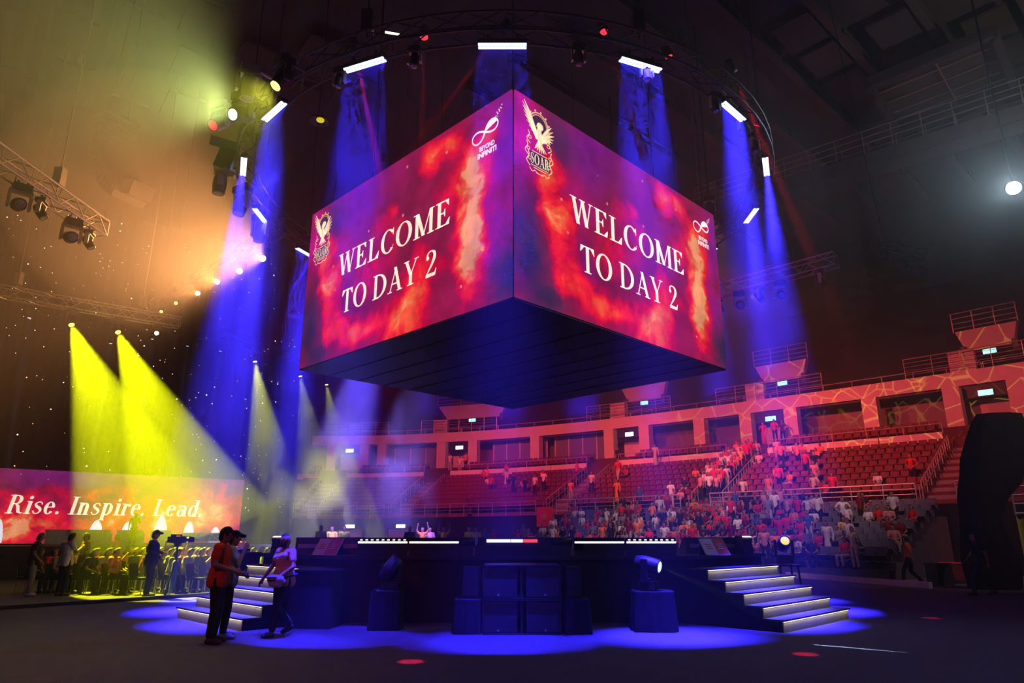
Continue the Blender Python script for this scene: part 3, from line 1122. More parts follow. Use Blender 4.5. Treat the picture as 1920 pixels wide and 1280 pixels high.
def glyph(p, ch, k=TK):
    """serif capitals and lower case, cap height 1; returns advance"""
    def stem(x, z0=0.0, z1=1.0, serif=0.09, top=True, bot=True):
        p.bar(x, z0, x + k, z1)
        if bot:
            p.bar(x - serif, z0, x + k + serif, z0 + SF)
        if top:
            p.bar(x - serif, z1 - SF, x + k + serif, z1)

    def diag(x0, z0, x1, z1, w):
        p.poly([(x0 - w / 2, z0), (x0 + w / 2, z0), (x1 + w / 2, z1), (x1 - w / 2, z1)])

    def s_curve(path, ws):
        q = bez(path)
        p.stroke(q, lerp_ws(ws, len(q)))
    XH = 0.68
    if ch == 'W':
        diag(0.16, 1, 0.36, 0, k)
        diag(0.36, 0.02, 0.56, 1, TN)
        diag(0.56, 1, 0.76, 0, k)
        diag(0.76, 0.02, 0.96, 1, TN)
        p.bar(0.0, 1 - SF, 0.30, 1), p.bar(0.42, 1 - SF, 0.70, 1), p.bar(0.86, 1 - SF, 1.08, 1)
        return 1.08
    if ch == 'E':
        stem(0.10)
        p.bar(0.10, 0, 0.64, TN), p.bar(0.10, 1 - TN, 0.62, 1), p.bar(0.10, 0.49, 0.46, 0.49 + TN)
        p.poly([(0.64, 0), (0.68, 0.26), (0.645, 0.26), (0.48, TN)])
        p.poly([(0.62, 1), (0.62, 0.76), (0.59, 0.76), (0.46, 1 - TN)])
        p.poly([(0.46, 0.36), (0.46, 0.67), (0.43, 0.67), (0.38, 0.54), (0.38, 0.48), (0.43, 0.36)])
        return 0.72
    if ch == 'L':
        stem(0.10)
        p.bar(0.10, 0, 0.62, TN)
        p.poly([(0.62, 0), (0.66, 0.30), (0.625, 0.30), (0.44, TN)])
        return 0.68
    if ch == 'C':
        p.ring(0.44, 0.5, 0.40, 0.515, k + 0.01, TN, 42, 318)
        p.poly([(0.70, 0.70), (0.735, 0.70), (0.735, 1.0), (0.70, 1.0), (0.66, 0.88)])
        p.poly([(0.70, 0.18), (0.76, 0.28), (0.735, 0.28), (0.66, 0.14)])
        return 0.80
    if ch == 'O':
        p.ring(0.46, 0.5, 0.43, 0.515, k + 0.015, TN)
        return 0.92
    if ch == 'M':
        stem(0.10, bot=True, top=False)
        p.bar(0.10 + k * 0.3, 0, 0.10 + k * 0.3, 0)
        p.mb.v[-1:] = p.mb.v[-1:]
        diag(0.20, 1, 0.52, 0.02, k)
        diag(0.52, 0.02, 0.84, 1, TN)
        p.bar(0.80, 0, 0.80 + k, 1), p.bar(0.71, 0, 1.04, SF), p.bar(0.0, 1 - SF, 0.24, 1), p.bar(0.80, 1 - SF, 1.04, 1)
        return 1.06
    if ch == 'T':
        stem(0.29, top=False)
        p.bar(0.03, 1 - TN, 0.70, 1)
        p.poly([(0.03, 1), (0.0, 0.74), (0.035, 0.74), (0.20, 1 - TN)])
        p.poly([(0.70, 1), (0.73, 0.74), (0.695, 0.74), (0.53, 1 - TN)])
        return 0.73
    if ch == 'D':
        stem(0.10)
        p.ring(0.30, 0.5, 0.54, 0.5, k + 0.01, TN, -90, 90)
        p.bar(0.20, 0, 0.31, TN), p.bar(0.20, 1 - TN, 0.31, 1)
        return 0.90
    if ch == 'A':
        diag(0.13, 0, 0.44, 0.98, TN)
        diag(0.70, 0, 0.40, 1.0, k)
        p.bar(0.24, 0.30, 0.60, 0.30 + TN), p.bar(0.0, 0, 0.25, SF), p.bar(0.54, 0, 0.86, SF)
        return 0.84
    if ch == 'Y':
        p.bar(0.34, 0, 0.34 + k, 0.46), p.bar(0.24, 0, 0.34 + k + 0.10, SF)
        diag(0.41, 0.42, 0.16, 1.0, k)
        diag(0.44, 0.42, 0.72, 1.0, TN)
        p.bar(0.02, 1 - SF, 0.32, 1), p.bar(0.60, 1 - SF, 0.84, 1)
        return 0.82
    if ch == '2':
        s_curve([(0.10, 0.74), (0.14, 0.92), (0.30, 0.985), (0.46, 0.90), (0.48, 0.70), (0.34, 0.44), (0.16, 0.20), (0.06, 0.06)], [0.11, 0.06, 0.05, 0.12, 0.15, 0.10, 0.055, 0.05])
        p.poly([(0.04, 0), (0.54, 0), (0.60, 0.26), (0.565, 0.26), (0.50, 0.13), (0.10, 0.13)])
        p.disc(0.13, 0.74, 0.075)
        return 0.64
    if ch == 'R':
        stem(0.10)
        p.ring(0.34, 0.75, 0.28, 0.25, k, TN, -90, 90)
        p.bar(0.22, 0.5, 0.35, 0.5 + TN), p.bar(0.22, 1 - TN, 0.35, 1)
        p.stroke([(0.36, 0.52), (0.48, 0.42), (0.58, 0.10), (0.70, 0.03), (0.80, 0.05)], [0.06, 0.14, 0.15, 0.07, 0.03])
        return 0.78
    if ch == 'S':
        s_curve([(0.52, 0.76), (0.42, 0.95), (0.24, 0.96), (0.12, 0.80), (0.20, 0.62), (0.40, 0.47), (0.52, 0.28), (0.42, 0.06), (0.22, 0.04), (0.08, 0.24)], [0.05, 0.05, 0.05, 0.11, 0.15, 0.16, 0.13, 0.06, 0.05, 0.05])
        p.poly([(0.50, 0.72), (0.535, 0.72), (0.535, 1.0), (0.505, 1.0)]), p.poly([(0.07, 0.0), (0.10, 0.0), (0.10, 0.28), (0.065, 0.28)])
        return 0.62
    if ch == 'I':
        stem(0.09)
        return 0.34
    if ch == '.':
        p.disc(0.10, 0.075, 0.085)
        return 0.26
    if ch == ' ':
        return 0.30
    if ch == 'i':
        p.bar(0.09, 0, 0.09 + k, XH), p.bar(0.02, XH - SF, 0.09 + k, XH), p.bar(0.02, 0, 0.09 + k + 0.07, SF)
        p.disc(0.16, 0.88, 0.09)
        return 0.32
    if ch == 's':
        s_curve([(0.40, 0.52), (0.32, 0.64), (0.18, 0.64), (0.09, 0.53), (0.17, 0.41), (0.32, 0.31), (0.39, 0.18), (0.30, 0.04), (0.14, 0.04), (0.05, 0.17)], [0.05, 0.05, 0.05, 0.10, 0.13, 0.14, 0.11, 0.05, 0.05, 0.07])
        return 0.47
    if ch == 'e':
        p.ring(0.27, 0.34, 0.25, 0.35, k * 0.95, TN, 10, 325)
        p.bar(0.10, 0.36, 0.50, 0.36 + TN)
        return 0.56
    if ch == 'n':
        p.bar(0.08, 0, 0.08 + k, XH), p.bar(0.0, XH - SF, 0.12, XH), p.bar(0.0, 0, 0.30, SF)
        p.ring(0.33, 0.44, 0.21, 0.24, k, TN * 1.3, 0, 150)
        p.bar(0.54 - k, 0, 0.54, 0.45), p.bar(0.33, 0, 0.62, SF)
        return 0.65
    if ch == 'p':
        p.bar(0.08, -0.30, 0.08 + k, XH), p.bar(0.0, XH - SF, 0.12, XH), p.bar(0.0, -0.30, 0.31, -0.30 + SF)
        p.ring(0.31, 0.34, 0.26, 0.35, k, TN, -150, 150)
        return 0.62
    if ch == 'r':
        p.bar(0.08, 0, 0.08 + k, XH), p.bar(0.0, XH - SF, 0.12, XH), p.bar(0.0, 0, 0.31, SF)
        p.stroke([(0.20, 0.46), (0.28, 0.62), (0.38, 0.66)], [0.05, 0.06, 0.10])
        p.disc(0.39, 0.58, 0.075)
        return 0.47
    if ch == 'a':
        p.ring(0.25, 0.22, 0.22, 0.23, k, TN)
        p.bar(0.38, 0.03, 0.38 + k, 0.50)
        p.ring(0.29, 0.47, 0.235, 0.21, k, TN * 1.2, 0, 150)
        p.bar(0.40, 0, 0.60, SF * 1.4)
        return 0.60
    if ch == 'd':
        p.ring(0.28, 0.34, 0.25, 0.35, k, TN, 30, 330)
        p.bar(0.38, 0, 0.38 + k, 1.02), p.bar(0.30, 1.02 - SF, 0.45, 1.02), p.bar(0.40, 0, 0.60, SF)
        return 0.63
    return 0.4


def word(mb, text, x, z, size, width=None, y=0.0, shear=0.0, k=TK, track=0.04, squeeze=1.0):
    """writes text; fits width when given by scaling across"""
    probe = MB()
    adv = []
    for ch in text:
        adv.append(glyph(Pen(probe), ch, k) + track)
    tot = sum(adv) - track
    sx = squeeze if width is None else width / (tot * size)
    tmp = MB()
    cx = 0.0
    for ch, a in zip(text, adv):
        glyph(Pen(tmp, 0, 0, 1.0, 0.0, 0.0), ch, k)
        n0 = getattr(tmp, 'done', 0)
        for i in range(n0, len(tmp.v)):
            px_, _, pz_ = tmp.v[i]
            tmp.v[i] = (x + (px_ + cx + shear * pz_) * size * sx, y, z + pz_ * size)
        tmp.done = len(tmp.v)
        cx += a
    mb.add(tmp.v, tmp.f)
    return tot * size * sx


def sans(text, width, height, y=0.0, x=0.0, z=0.0, bold=0.02, shear=0.0):
    """built-in sans lettering turned into a flat MB, fitted to width x height"""
    c = bpy.data.curves.new('lettering', 'FONT')
    c.body = text
    c.offset = bold
    c.fill_mode = 'FRONT'
    o = bpy.data.objects.new('lettering', c)
    COL.objects.link(o)
    dg = bpy.context.evaluated_depsgraph_get()
    me = bpy.data.meshes.new_from_object(o.evaluated_get(dg))
    V = [v.co.copy() for v in me.vertices]
    Fc = [tuple(q.vertices) for q in me.polygons]
    bpy.data.objects.remove(o)
    bpy.data.curves.remove(c)
    x0, x1 = min(v.x for v in V), max(v.x for v in V)
    y0, y1 = min(v.y for v in V), max(v.y for v in V)
    g = MB()
    g.add([(x + (v.x - x0) / (x1 - x0) * width + shear * (v.y - y0) / (y1 - y0) * height, y, z + (v.y - y0) / (y1 - y0) * height) for v in V], Fc)
    return g


def merge(dst, src):
    dst.add(src.v, src.f)


def eagle(w, h, y):
    """flying eagle over an oval frame with scrollwork and the word SOAR; returns list of (MB, material)"""
    def pen(y_off):
        g = MB()
        return g, Pen(g, 0, 0, 1.0, y - y_off)
    out = []
    # shade behind
    g, p = pen(0.004)
    p.disc(0.52 * w, 0.73 * h, 0.25 * w, 0.15 * h, 24)
    p.poly([(0.22 * w, 0.10 * h), (0.84 * w, 0.10 * h), (0.84 * w, 0.30 * h), (0.22 * w, 0.30 * h)])
    out.append((g, M['emblem_shade']))
    # oval frames and scrolls
    g, p = pen(0.007)
    p.ring(0.52 * w, 0.73 * h, 0.30 * w, 0.185 * h, 0.035 * w, 0.016 * h, 0, 360, 32)
    p.ring(0.52 * w, 0.73 * h, 0.25 * w, 0.15 * h, 0.02 * w, 0.01 * h, 0, 360, 32)
    for a in range(20, 180, 30):
        x, z = 0.52 * w + 0.33 * w * math.cos(math.radians(a)), 0.73 * h + 0.205 * h * math.sin(math.radians(a))
        p.disc(x, z, 0.028 * w, 0.016 * h, 8)
    for sgn in (-1, 1):
        cx = 0.52 * w
        for (dx, z0, z1) in ((0.34, 0.08, 0.30), (0.38, 0.22, 0.42), (0.33, 0.40, 0.58)):
            q = bez([(cx + sgn * (dx - 0.06) * w, z0 * h), (cx + sgn * (dx + 0.04) * w, (z0 * 0.7 + z1 * 0.3) * h), (cx + sgn * (dx - 0.03) * w, (z0 * 0.3 + z1 * 0.7) * h), (cx + sgn * dx * w, z1 * h)], 6)
            p.stroke(q, 0.026 * w)
            p.ring(cx + sgn * (dx - 0.05) * w, (z0 + z1) / 2 * h, 0.05 * w, 0.028 * h, 0.02 * w, 0.012 * h)
        p.stroke(bez([(cx + sgn * 0.05 * w, 0.02 * h), (cx + sgn * 0.14 * w, 0.045 * h), (cx + sgn * 0.22 * w, 0.02 * h), (cx + sgn * 0.30 * w, 0.06 * h)], 6), 0.022 * w)
    p.bar(0.30 * w, 0.305 * h, 0.76 * w, 0.318 * h)
    p.bar(0.26 * w, 0.105 * h, 0.80 * w, 0.118 * h)
    p.bar(0.34 * w, 0.075 * h, 0.72 * w, 0.088 * h)
    p.bar(0.42 * w, 0.015 * h, 0.64 * w, 0.027 * h)
    out.append((g, M['gold']))
    # glow disc and the word
    g, p = pen(0.009)
    p.disc(0.55 * w, 0.72 * h, 0.10 * w, 0.055 * h, 20)
    word(g, 'SOAR', 0.25 * w, 0.135 * h, 0.15 * h, 0.56 * w, y - 0.009, 0, 0.17)
    out.append((g, M['gold_pale']))
    # wings: rows of feathers
    g, p = pen(0.012)
    gp, pp = pen(0.014)

    def wing(root, tips, lens):
        for i, (tx, tz) in enumerate(tips):
            q = bez([(root[0] * w, root[1] * h - i * 0.012 * h), ((root[0] * 0.45 + tx * 0.55) * w, (root[1] * 0.4 + tz * 0.6) * h), (tx * w, tz * h)], 6)
            (p if i % 2 else pp).stroke(q, lerp_ws([0.06 * w, 0.065 * w, 0.012 * w], len(q)))
    wing((0.44, 0.60), [(0.06, 0.99), (0.02, 0.95), (0.03, 0.89), (0.05, 0.83), (0.09, 0.77), (0.14, 0.71), (0.20, 0.65), (0.28, 0.60), (0.34, 0.56)], 0)
    wing((0.58, 0.56), [(0.90, 0.80), (0.96, 0.75), (0.98, 0.69), (0.97, 0.63), (0.93, 0.58), (0.87, 0.54), (0.78, 0.51), (0.70, 0.50)], 0)
    # body, head, tail
    pp.poly([(x * w, z * h) for x, z in ((0.47, 0.69), (0.53, 0.72), (0.58, 0.67), (0.60, 0.58), (0.56, 0.49), (0.48, 0.47), (0.44, 0.54), (0.44, 0.63))])
    pp.disc(0.505 * w, 0.705 * h, 0.055 * w, 0.032 * h, 12)
    pp.poly([(0.46 * w, 0.715 * h), (0.46 * w, 0.695 * h), (0.41 * w, 0.69 * h)])
    for k in range(6):
        x = 0.38 + 0.07 * k
        (p if k % 2 else pp).stroke([(0.51 * w, 0.50 * h), ((x + 0.51) / 2 * w, 0.42 * h), (x * w, (0.36 - 0.012 * (2.5 - abs(k - 2.5))) * h)], [0.05 * w, 0.06 * w, 0.02 * w])
    out.append((g, M['gold']))
    out.append((gp, M['gold_pale']))
    return out


def infinity(w, h, y):
    """tilted infinity loop with one filled lobe breaking into specks, and two lines of lettering"""
    g = MB()
    p = Pen(g, 0, 0, 1.0, y)
    pts, ws = [], []
    n = 72
    for i in range(n + 1):
        a = 2 * PI * i / n
        d = 1 + math.sin(a) ** 2
        x, z = math.cos(a) / d, math.sin(a) * math.cos(a) / d * 1.25
        rx, rz = x * math.cos(0.34) - z * math.sin(0.34), x * math.sin(0.34) + z * math.cos(0.34)
        pts.append((0.44 * w + rx * 0.44 * w, 0.62 * h + rz * 0.36 * h))
        ws.append(0.045 * w * (0.7 + 0.5 * abs(math.sin(a))))
    p.stroke(pts, ws)
    lobe = [pts[i] for i in range(0, 19)]
    p.poly(lobe + [(pts[0][0] * 0.55 + pts[18][0] * 0.45, pts[0][1] * 0.40 + pts[18][1] * 0.60 + 0.02 * h)])
    for x, z, r in ((0.80, 0.86, 0.022), (0.86, 0.90, 0.024), (0.83, 0.95, 0.02), (0.92, 0.94, 0.022), (0.90, 0.99, 0.022), (0.97, 1.0, 0.02), (0.86, 0.83, 0.016), (0.99, 1.08, 0.022), (0.94, 1.03, 0.014)):
        p.poly([((x - r) * w, z * h), (x * w, (z - r) * h), ((x + r) * w, z * h), (x * w, (z + r * 1.2) * h)])
    merge(g, sans('BEYOND', 0.50 * w, 0.13 * h, y, 0.26 * w, 0.155 * h, 0.03))
    merge(g, sans('INFINITI', 0.62 * w, 0.14 * h, y, 0.20 * w, -0.02 * h, 0.04))
    return g


# ------------------------------------------------------------------ the hanging LED cube
cx, cyy = CUBE_C
hd = CUBE_HALF * math.sqrt(2)
cube = thing('led_cube_display', 'giant hanging LED cube showing WELCOME TO DAY 2 over a flame video', 'screen', (cx, cyy, CUBE_Z0))
CH = CUBE_Z1 - CUBE_Z0
g = MB()
g.box((0, 0, CH / 2), (2 * CUBE_HALF - 0.06, 2 * CUBE_HALF - 0.06, CH), (0, 0, PI / 4))
for i in range(1, 9):
    g.box(Euler((0, 0, PI / 4)).to_matrix() @ Vector((-CUBE_HALF + i, 0, -0.012)), (0.02, 2 * CUBE_HALF - 0.1, 0.02), (0, 0, PI / 4))
part('body', g, M['black'], cube)
corners = [Vector((-hd, 0, 0)), Vector((0, -hd, 0)), Vector((hd, 0, 0)), Vector((0, hd, 0))]
SW, SH = 8.9, 5.0
E_EAGLE = None
for i in range(4):
    a, b = corners[i], corners[(i + 1) % 4]
    xd = (b - a).normalized()
    rz = math.atan2(xd.y, xd.x)
    nrm = Vector((xd.y, -xd.x, 0))
    o = a + xd * ((2 * CUBE_HALF - SW) / 2) + Vector((0, 0, (CH - SH) / 2)) + nrm * 0.0
    g = MB()
    g.add([(0, -0.012, 0), (SW, -0.012, 0), (SW, -0.012, SH), (0, -0.012, SH), (0, 0.05, 0), (SW, 0.05, 0), (SW, 0.05, SH), (0, 0.05, SH)],
          [(0, 1, 2, 3), (5, 4, 7, 6), (1, 0, 4, 5), (2, 1, 5, 6), (3, 2, 6, 7), (0, 3, 7, 4)])
    scr = part('screen', g, M['picture'], cube, loc=o, rotz=rz)
    if i > 1:
        continue
    g = MB()
    word(g, 'WELCOME', 0.206 * SW, 0.475 * SH, 0.135 * SH, 0.565 * SW, -0.018)
    reg(g.build('lettering', M['cream'], scr), scr)
    g = MB()
    word(g, 'TO DAY 2', 0.243 * SW, 0.24 * SH, 0.135 * SH, 0.477 * SW, -0.018)
    reg(g.build('lettering', M['cream'], scr), scr)
    for gg, mm in eagle(0.125 * SW, 0.36 * SH, -0.018):
        reg(gg.build('emblem', mm, scr, loc=(0.022 * SW, 0, 0.62 * SH)), scr)
    reg(infinity(0.115 * SW, 0.20 * SH, -0.018).build('logo', M['paper'], scr, loc=(0.852 * SW, 0, 0.735 * SH)), scr)
# ================================================================== RIG OVERHEAD


def box_truss(mb, a, b, size=0.42, r=0.028, bay=0.5, tri=False):
    a, b = Vector(a), Vector(b)
    d = (b - a)
    L = d.length
    q = d.to_track_quat('X', 'Z')
    h = size / 2
    cs = [(-h, -h), (h, -h), (h, h), (-h, h)]
    P = lambda x, c: a + q @ Vector((x, c[0], c[1]))
    for c in cs:
        mb.cyl(P(0, c), P(L, c), r, n=6)
    n = max(1, int(L / bay))
    for i in range(n):
        x0, x1 = L * i / n, L * (i + 1) / n
        for k in range(4):
            c0, c1 = cs[k], cs[(k + 1) % 4]
            if i % 2:
                c0, c1 = c1, c0
            mb.cyl(P(x0, c0), P(x1, c1), r * 0.55, n=5, caps=False)
    for x in (0, L):
        for k in range(4):
            mb.cyl(P(x, cs[k]), P(x, cs[(k + 1) % 4]), r * 0.6, n=5)


def hoist_lines(mb, pts, z1=23.0):
    for p in pts:
        mb.cyl(p, (p[0], p[1], z1), 0.018, n=5)
        mb.box((p[0], p[1], p[2] + 0.5), (0.22, 0.22, 0.5))


# ring truss round the cube with hoists
r = thing('ring_truss', 'black circular truss ringed with blue light bars around the cube', 'truss', (RING_C[0], RING_C[1], RING_Z + 0.2))
g = MB()
n = 64
for rr, zz in ((7.55, 0.0), (8.0, 0.0), (7.55, 0.45), (8.0, 0.45)):
    pts = [(rr * math.cos(2 * PI * i / n), rr * math.sin(2 * PI * i / n), zz) for i in range(n + 1)]
    g.tube(pts, 0.03, 6)
for i in range(n):
    a0, a1 = 2 * PI * i / n, 2 * PI * (i + 1) / n
    for (r0, z0), (r1, z1) in (((7.55, 0), (8.0, 0)), ((8.0, 0), (8.0, 0.45)), ((8.0, 0.45), (7.55, 0.45)), ((7.55, 0.45), (7.55, 0))):
        p, q = Vector((r0 * math.cos(a0), r0 * math.sin(a0), z0)), Vector((r1 * math.cos(a1), r1 * math.sin(a1), z1))
        g.cyl(p, q, 0.016, n=5, caps=False)
part('truss', g, M['metal_dark'], r)
for k in range(8):
    a = 2 * PI * (k + 0.5) / 8
    g = MB()
    p = Vector((7.78 * math.cos(a), 7.78 * math.sin(a), 0.42))
    g.cyl(p, (p.x, p.y, 23.0 - RING_Z - 0.2), 0.018, n=5)
    g.box((p.x, p.y, 0.85), (0.24, 0.24, 0.55))
    part('hoist', g, M['metal_dark'], r)

# cube suspension: short header beams and lines up to the roof
g = MB()
for sx in (-1, 1):
    for sy in (-1, 1):
        c = Vector((cx, cyy, 0)) + Euler((0, 0, PI / 4)).to_matrix() @ Vector((sx * 3.2, sy * 3.2, 0))
        g2 = MB()
        g2.cyl((c.x - cx, c.y - cyy, CH - 0.02), (c.x - cx, c.y - cyy, 23.05 - CUBE_Z0), 0.03, n=6)
        g2.box((c.x - cx, c.y - cyy, CH + 0.35), (0.3, 0.3, 0.7))
        part('hoist', g2, M['metal_dark'], cube)
# black box skirt and catwalk frame above the cube
g = MB()
box_truss(g, (-5.0, 0, CH + 0.5), (5.0, 0, CH + 0.5), 0.5)
box_truss(g, (0, -5.0, CH + 0.5), (0, 5.0, CH + 0.5), 0.5)
part('header_truss', g, M['metal_dark'], cube)

# blue light bars
ORDN = ['first', 'second', 'third', 'fourth', 'fifth', 'sixth', 'seventh', 'eighth', 'ninth', 'tenth', 'eleventh', 'twelfth', 'thirteenth', 'fourteenth', 'fifteenth', 'sixteenth']


def bar_label(k):
    if k == 0:
        return 'blue LED bar of the ring hanging straight over the front cube corner'
    side = 'anticlockwise' if k <= 8 else 'clockwise'
    m_ = k if k <= 8 else 16 - k
    return '%s blue LED bar %s around the ring from the one over the front corner' % (ORDN[m_ - 1], side)


def bar_meshes():
    h = MB()
    h.box((0, 0, 0.02), (1.04, 0.16, 0.11)).box((-0.3, 0, 0.14), (0.05, 0.1, 0.16)).box((0.3, 0, 0.14), (0.05, 0.1, 0.16))
    c = []
    for y in (-0.05, 0.05):
        q = MB()
        q.box((0, y, -0.045), (1.0, 0.055, 0.03))
        for i in range(12):
            q.box((-0.46 + i * 0.0836, y * 0.35, -0.043), (0.03, 0.04, 0.024))
        c.append(q)
    return h, c


bar0 = None
for k, (x, y, a) in enumerate(bar_spots):
    if k in (6, 7, 8, 9, 10):
        continue                        # hidden behind the cube
    if bar0 is None:
        bar0 = thing('led_bar', bar_label(k), 'stage light', (x, y, RING_Z), a + PI / 2, 'blue LED bars of the ring')
        h, c = bar_meshes()
        part('housing', h, M['black'], bar0)
        for q in c:
            part('led_row', q, M['led_blue'], bar0)
    else:
        o = dup(bar0)
        o.location = (x, y, RING_Z)
        o.rotation_euler = (0, 0, a + PI / 2)
        o['label'] = bar_label(k)


def moving_head(p, dst, lens, label, s=1.0, group=None, body=None, hang=1, beams=(), anchor=None):
    """hung (hang=1) or standing (hang=-1) moving head at clamp point p, lens turned to dst"""
    body = body or M['metal_dark']
    root = thing('moving_head', label, 'stage light', p, 0, group)
    d = (Vector(dst) - Vector(p))
    d.normalize()
    yaw = math.atan2(d.y, d.x)
    R = Euler((0, 0, yaw)).to_matrix()
    k = -hang
    g = MB()
    g.box(R @ Vector((0, 0, k * 0.10 * s)), (0.34 * s, 0.40 * s, 0.17 * s), R)
    if hang == 1:
        g.box(R @ Vector((0, 0.1 * s, 0.03 * s)), (0.08 * s, 0.05 * s, 0.14 * s), R)
        g.box(R @ Vector((0, -0.1 * s, 0.03 * s)), (0.08 * s, 0.05 * s, 0.14 * s), R)
    if anchor is not None:
        g.cyl((0, 0, 0.03 * s), Vector(anchor) - Vector(p), 0.035, n=6)
    part('base', g, body, root)
    g = MB()
    for sy in (-1, 1):
        g.box(R @ Vector((0, sy * 0.22 * s, k * 0.40 * s)), (0.14 * s, 0.06 * s, 0.46 * s), R)
    g.box(R @ Vector((0, 0, k * 0.205 * s)), (0.18 * s, 0.48 * s, 0.06 * s), R)
    part('yoke', g, body if lens is not M['lens_off'] else M['steel'], root)
    c = Vector((0, 0, k * 0.52 * s))
    g = MB()
    g.sm = True
    g.lathe([(0.04 * s, -0.30 * s), (0.13 * s, -0.27 * s), (0.165 * s, -0.12 * s), (0.165 * s, 0.08 * s), (0.145 * s, 0.24 * s), (0.15 * s, 0.27 * s), (0.125 * s, 0.275 * s), (0.115 * s, 0.25 * s), (0.02 * s, 0.25 * s)], c, 16, d)
    h = part('head', g, body, root)
    g = MB()
    g.lathe([(0.03 * s, 0.262 * s), (0.112 * s, 0.258 * s), (0.112 * s, 0.266 * s), (0.03 * s, 0.285 * s)], c, 14, d)
    reg(g.build('lens', lens, h), h)
    for col, watts, deg, blend, tgt in beams:
        src = Vector(p) + c + d * 0.32 * s
        spot('lamp_beam', src, dst if tgt is None else tgt, col, watts, deg, blend, 0.09)
    return root


def ring_pt(a_deg, r=8.0, z=RING_Z + 0.17):
    return Vector((RING_C[0] + r * math.cos(math.radians(a_deg)), RING_C[1] + r * math.sin(math.radians(a_deg)), z))


def ring_head(px, py, dst, lens, label, s=1.0, group=None, body=None, beams=()):
    q = at_z(px, py, RING_Z - 0.38)
    p = q + Vector((0, 0, 0.52 * s))
    a = math.degrees(math.atan2(p.y - RING_C[1], p.x - RING_C[0]))
    return moving_head(p, dst, lens, label, s, group, body, 1, beams, ring_pt(a))


def on_truss(a, b, t, drop=0.245):
    return Vector(a).lerp(Vector(b), t) - Vector((0, 0, drop))


# heads on the ring's outer side
HG = 'moving heads on the ring'
zt = RING_Z + 0.2
LIME = (0.66, 0.8, 0.22)
ring_head(530, 150, (-6.6, 11.0, 8.0), M['lens_yellow'], 'moving head glowing yellow above the clockwise second blue bar', 1.0, HG, None, [((0.85, 0.85, 0.05), 900, 100, 0.9, None)])
ring_head(465, 165, (-6.0, 13.2, 4), M['lens_off'], 'unlit moving head on the ring beside the brightest lime lamp', 1.0, HG, M['steel'])
ring_head(453, 216, (-8.2, 9.5, 9.0), M['lens_lime'], 'moving head with glaring lime white lens on the ring', 1.1, HG, None, [(LIME, 2600, 135, 0.95, (-10.5, 8.5, 11.6))])
ring_head(412, 230, (-8.6, 10.0, 7.0), M['lens_red'], 'moving head with dull red lens beside the glaring lime one', 1.0, HG, M['steel'])
ring_head(412, 345, (-8.3, 17.0, 5), M['lens_off'], 'moving head pointing straight down beside the black hanging box', 1.1, HG)
ring_head(452, 385, (-8.6, 17.4, 6), M['lens_off'], 'moving head standing in a blue beam below the upright blue bar', 1.15, HG)
ring_head(487, 436, (-8.2, 20.0, 5), M['lens_off'], 'moving head hanging beneath the third clockwise blue bar', 1.15, HG)
for a_, dst, w in ((128, (-9.2, 34.0, 2.0), 'nearer the star curtain'), (112, (-6.0, 36.0, 3.0), 'nearer the cube')):
    p = ring_pt(a_, 7.8)
    moving_head(p, dst, M['lens_cold_dim'], 'moving head behind the cube throwing violet light into smoke, ' + w, 1.0, HG, None, 1, [((0.22, 0.15, 1.0), 90000, 24, 0.6, None)])
# black hanging box (blinder) on the ring
r = thing('blinder_light', 'black hanging box lamp with open flaps on the ring truss', 'stage light', (-7.75, 16.4, 11.75), 0.4)
ring_c = ring_pt(math.degrees(math.atan2(16.4 - RING_C[1], -7.75 - RING_C[0])))
g = MB()
g.box((0, 0, -0.35), (0.42, 0.5, 0.6), (0.2, 0.25, 0)).cyl((0, 0, 0), (0, 0, -0.2), 0.03, n=6).cyl((0, 0, 0), Euler((0, 0, -0.4)).to_matrix() @ (ring_c - Vector((-7.75, 16.4, 11.75))), 0.03, n=6)
part('housing', g, M['black'], r)
g = MB()
g.box((-0.05, -0.3, -0.02), (0.75, 0.04, 0.25), (0.5, 0, 0.2))
part('flap', g, M['black'], r)
g = MB()
g.box((0.16, -0.05, -0.72), (0.34, 0.4, 0.05), (0.2, 0.4, 0))
part('lens', g, M['lens_off'], r)

# red lamps of the ring
RED_POS = [((-3.69, 13.44, 12.6), (-3.4, 19.0, 9.5), 'over the first clockwise blue bar'), ((-0.2, 12.82, 12.6), (-3.0, 15.5, 10.5), 'straight over the front blue bar'), ((-2.0, 12.99, 12.6), (-1.36, 10.02, 0), 'between the front bar and the yellow blinder'),
           ((2.05, 12.83, 12.6), (4.2, 10.63, 0), 'first anticlockwise from the front blue bar'), ((3.67, 13.63, 12.6), (8.7, 15.2, 0), 'just above the first anticlockwise blue bar'), ((5.35, 14.18, 12.6), (9.5, 19.0, 8.0), 'above the second anticlockwise blue bar')]
RED_BEAMS = {(-3.69, 13.44, 12.6): [((-3.4, 19.0, 9.5), 70000, 4.2)], (5.35, 14.18, 12.6): [((9.5, 19.0, 8.0), 60000, 4.2)], (-0.2, 12.82, 12.6): [((-3.0, 15.5, 10.5), 16000, 4.2)],
             (-2.0, 12.99, 12.6): [((-1.36, 10.02, 0), 24000, 1.7)], (2.05, 12.83, 12.6): [((4.2, 10.63, 0), 20000, 1.7)], (3.67, 13.63, 12.6): [((8.7, 15.2, 0), 11000, 1.6)]}
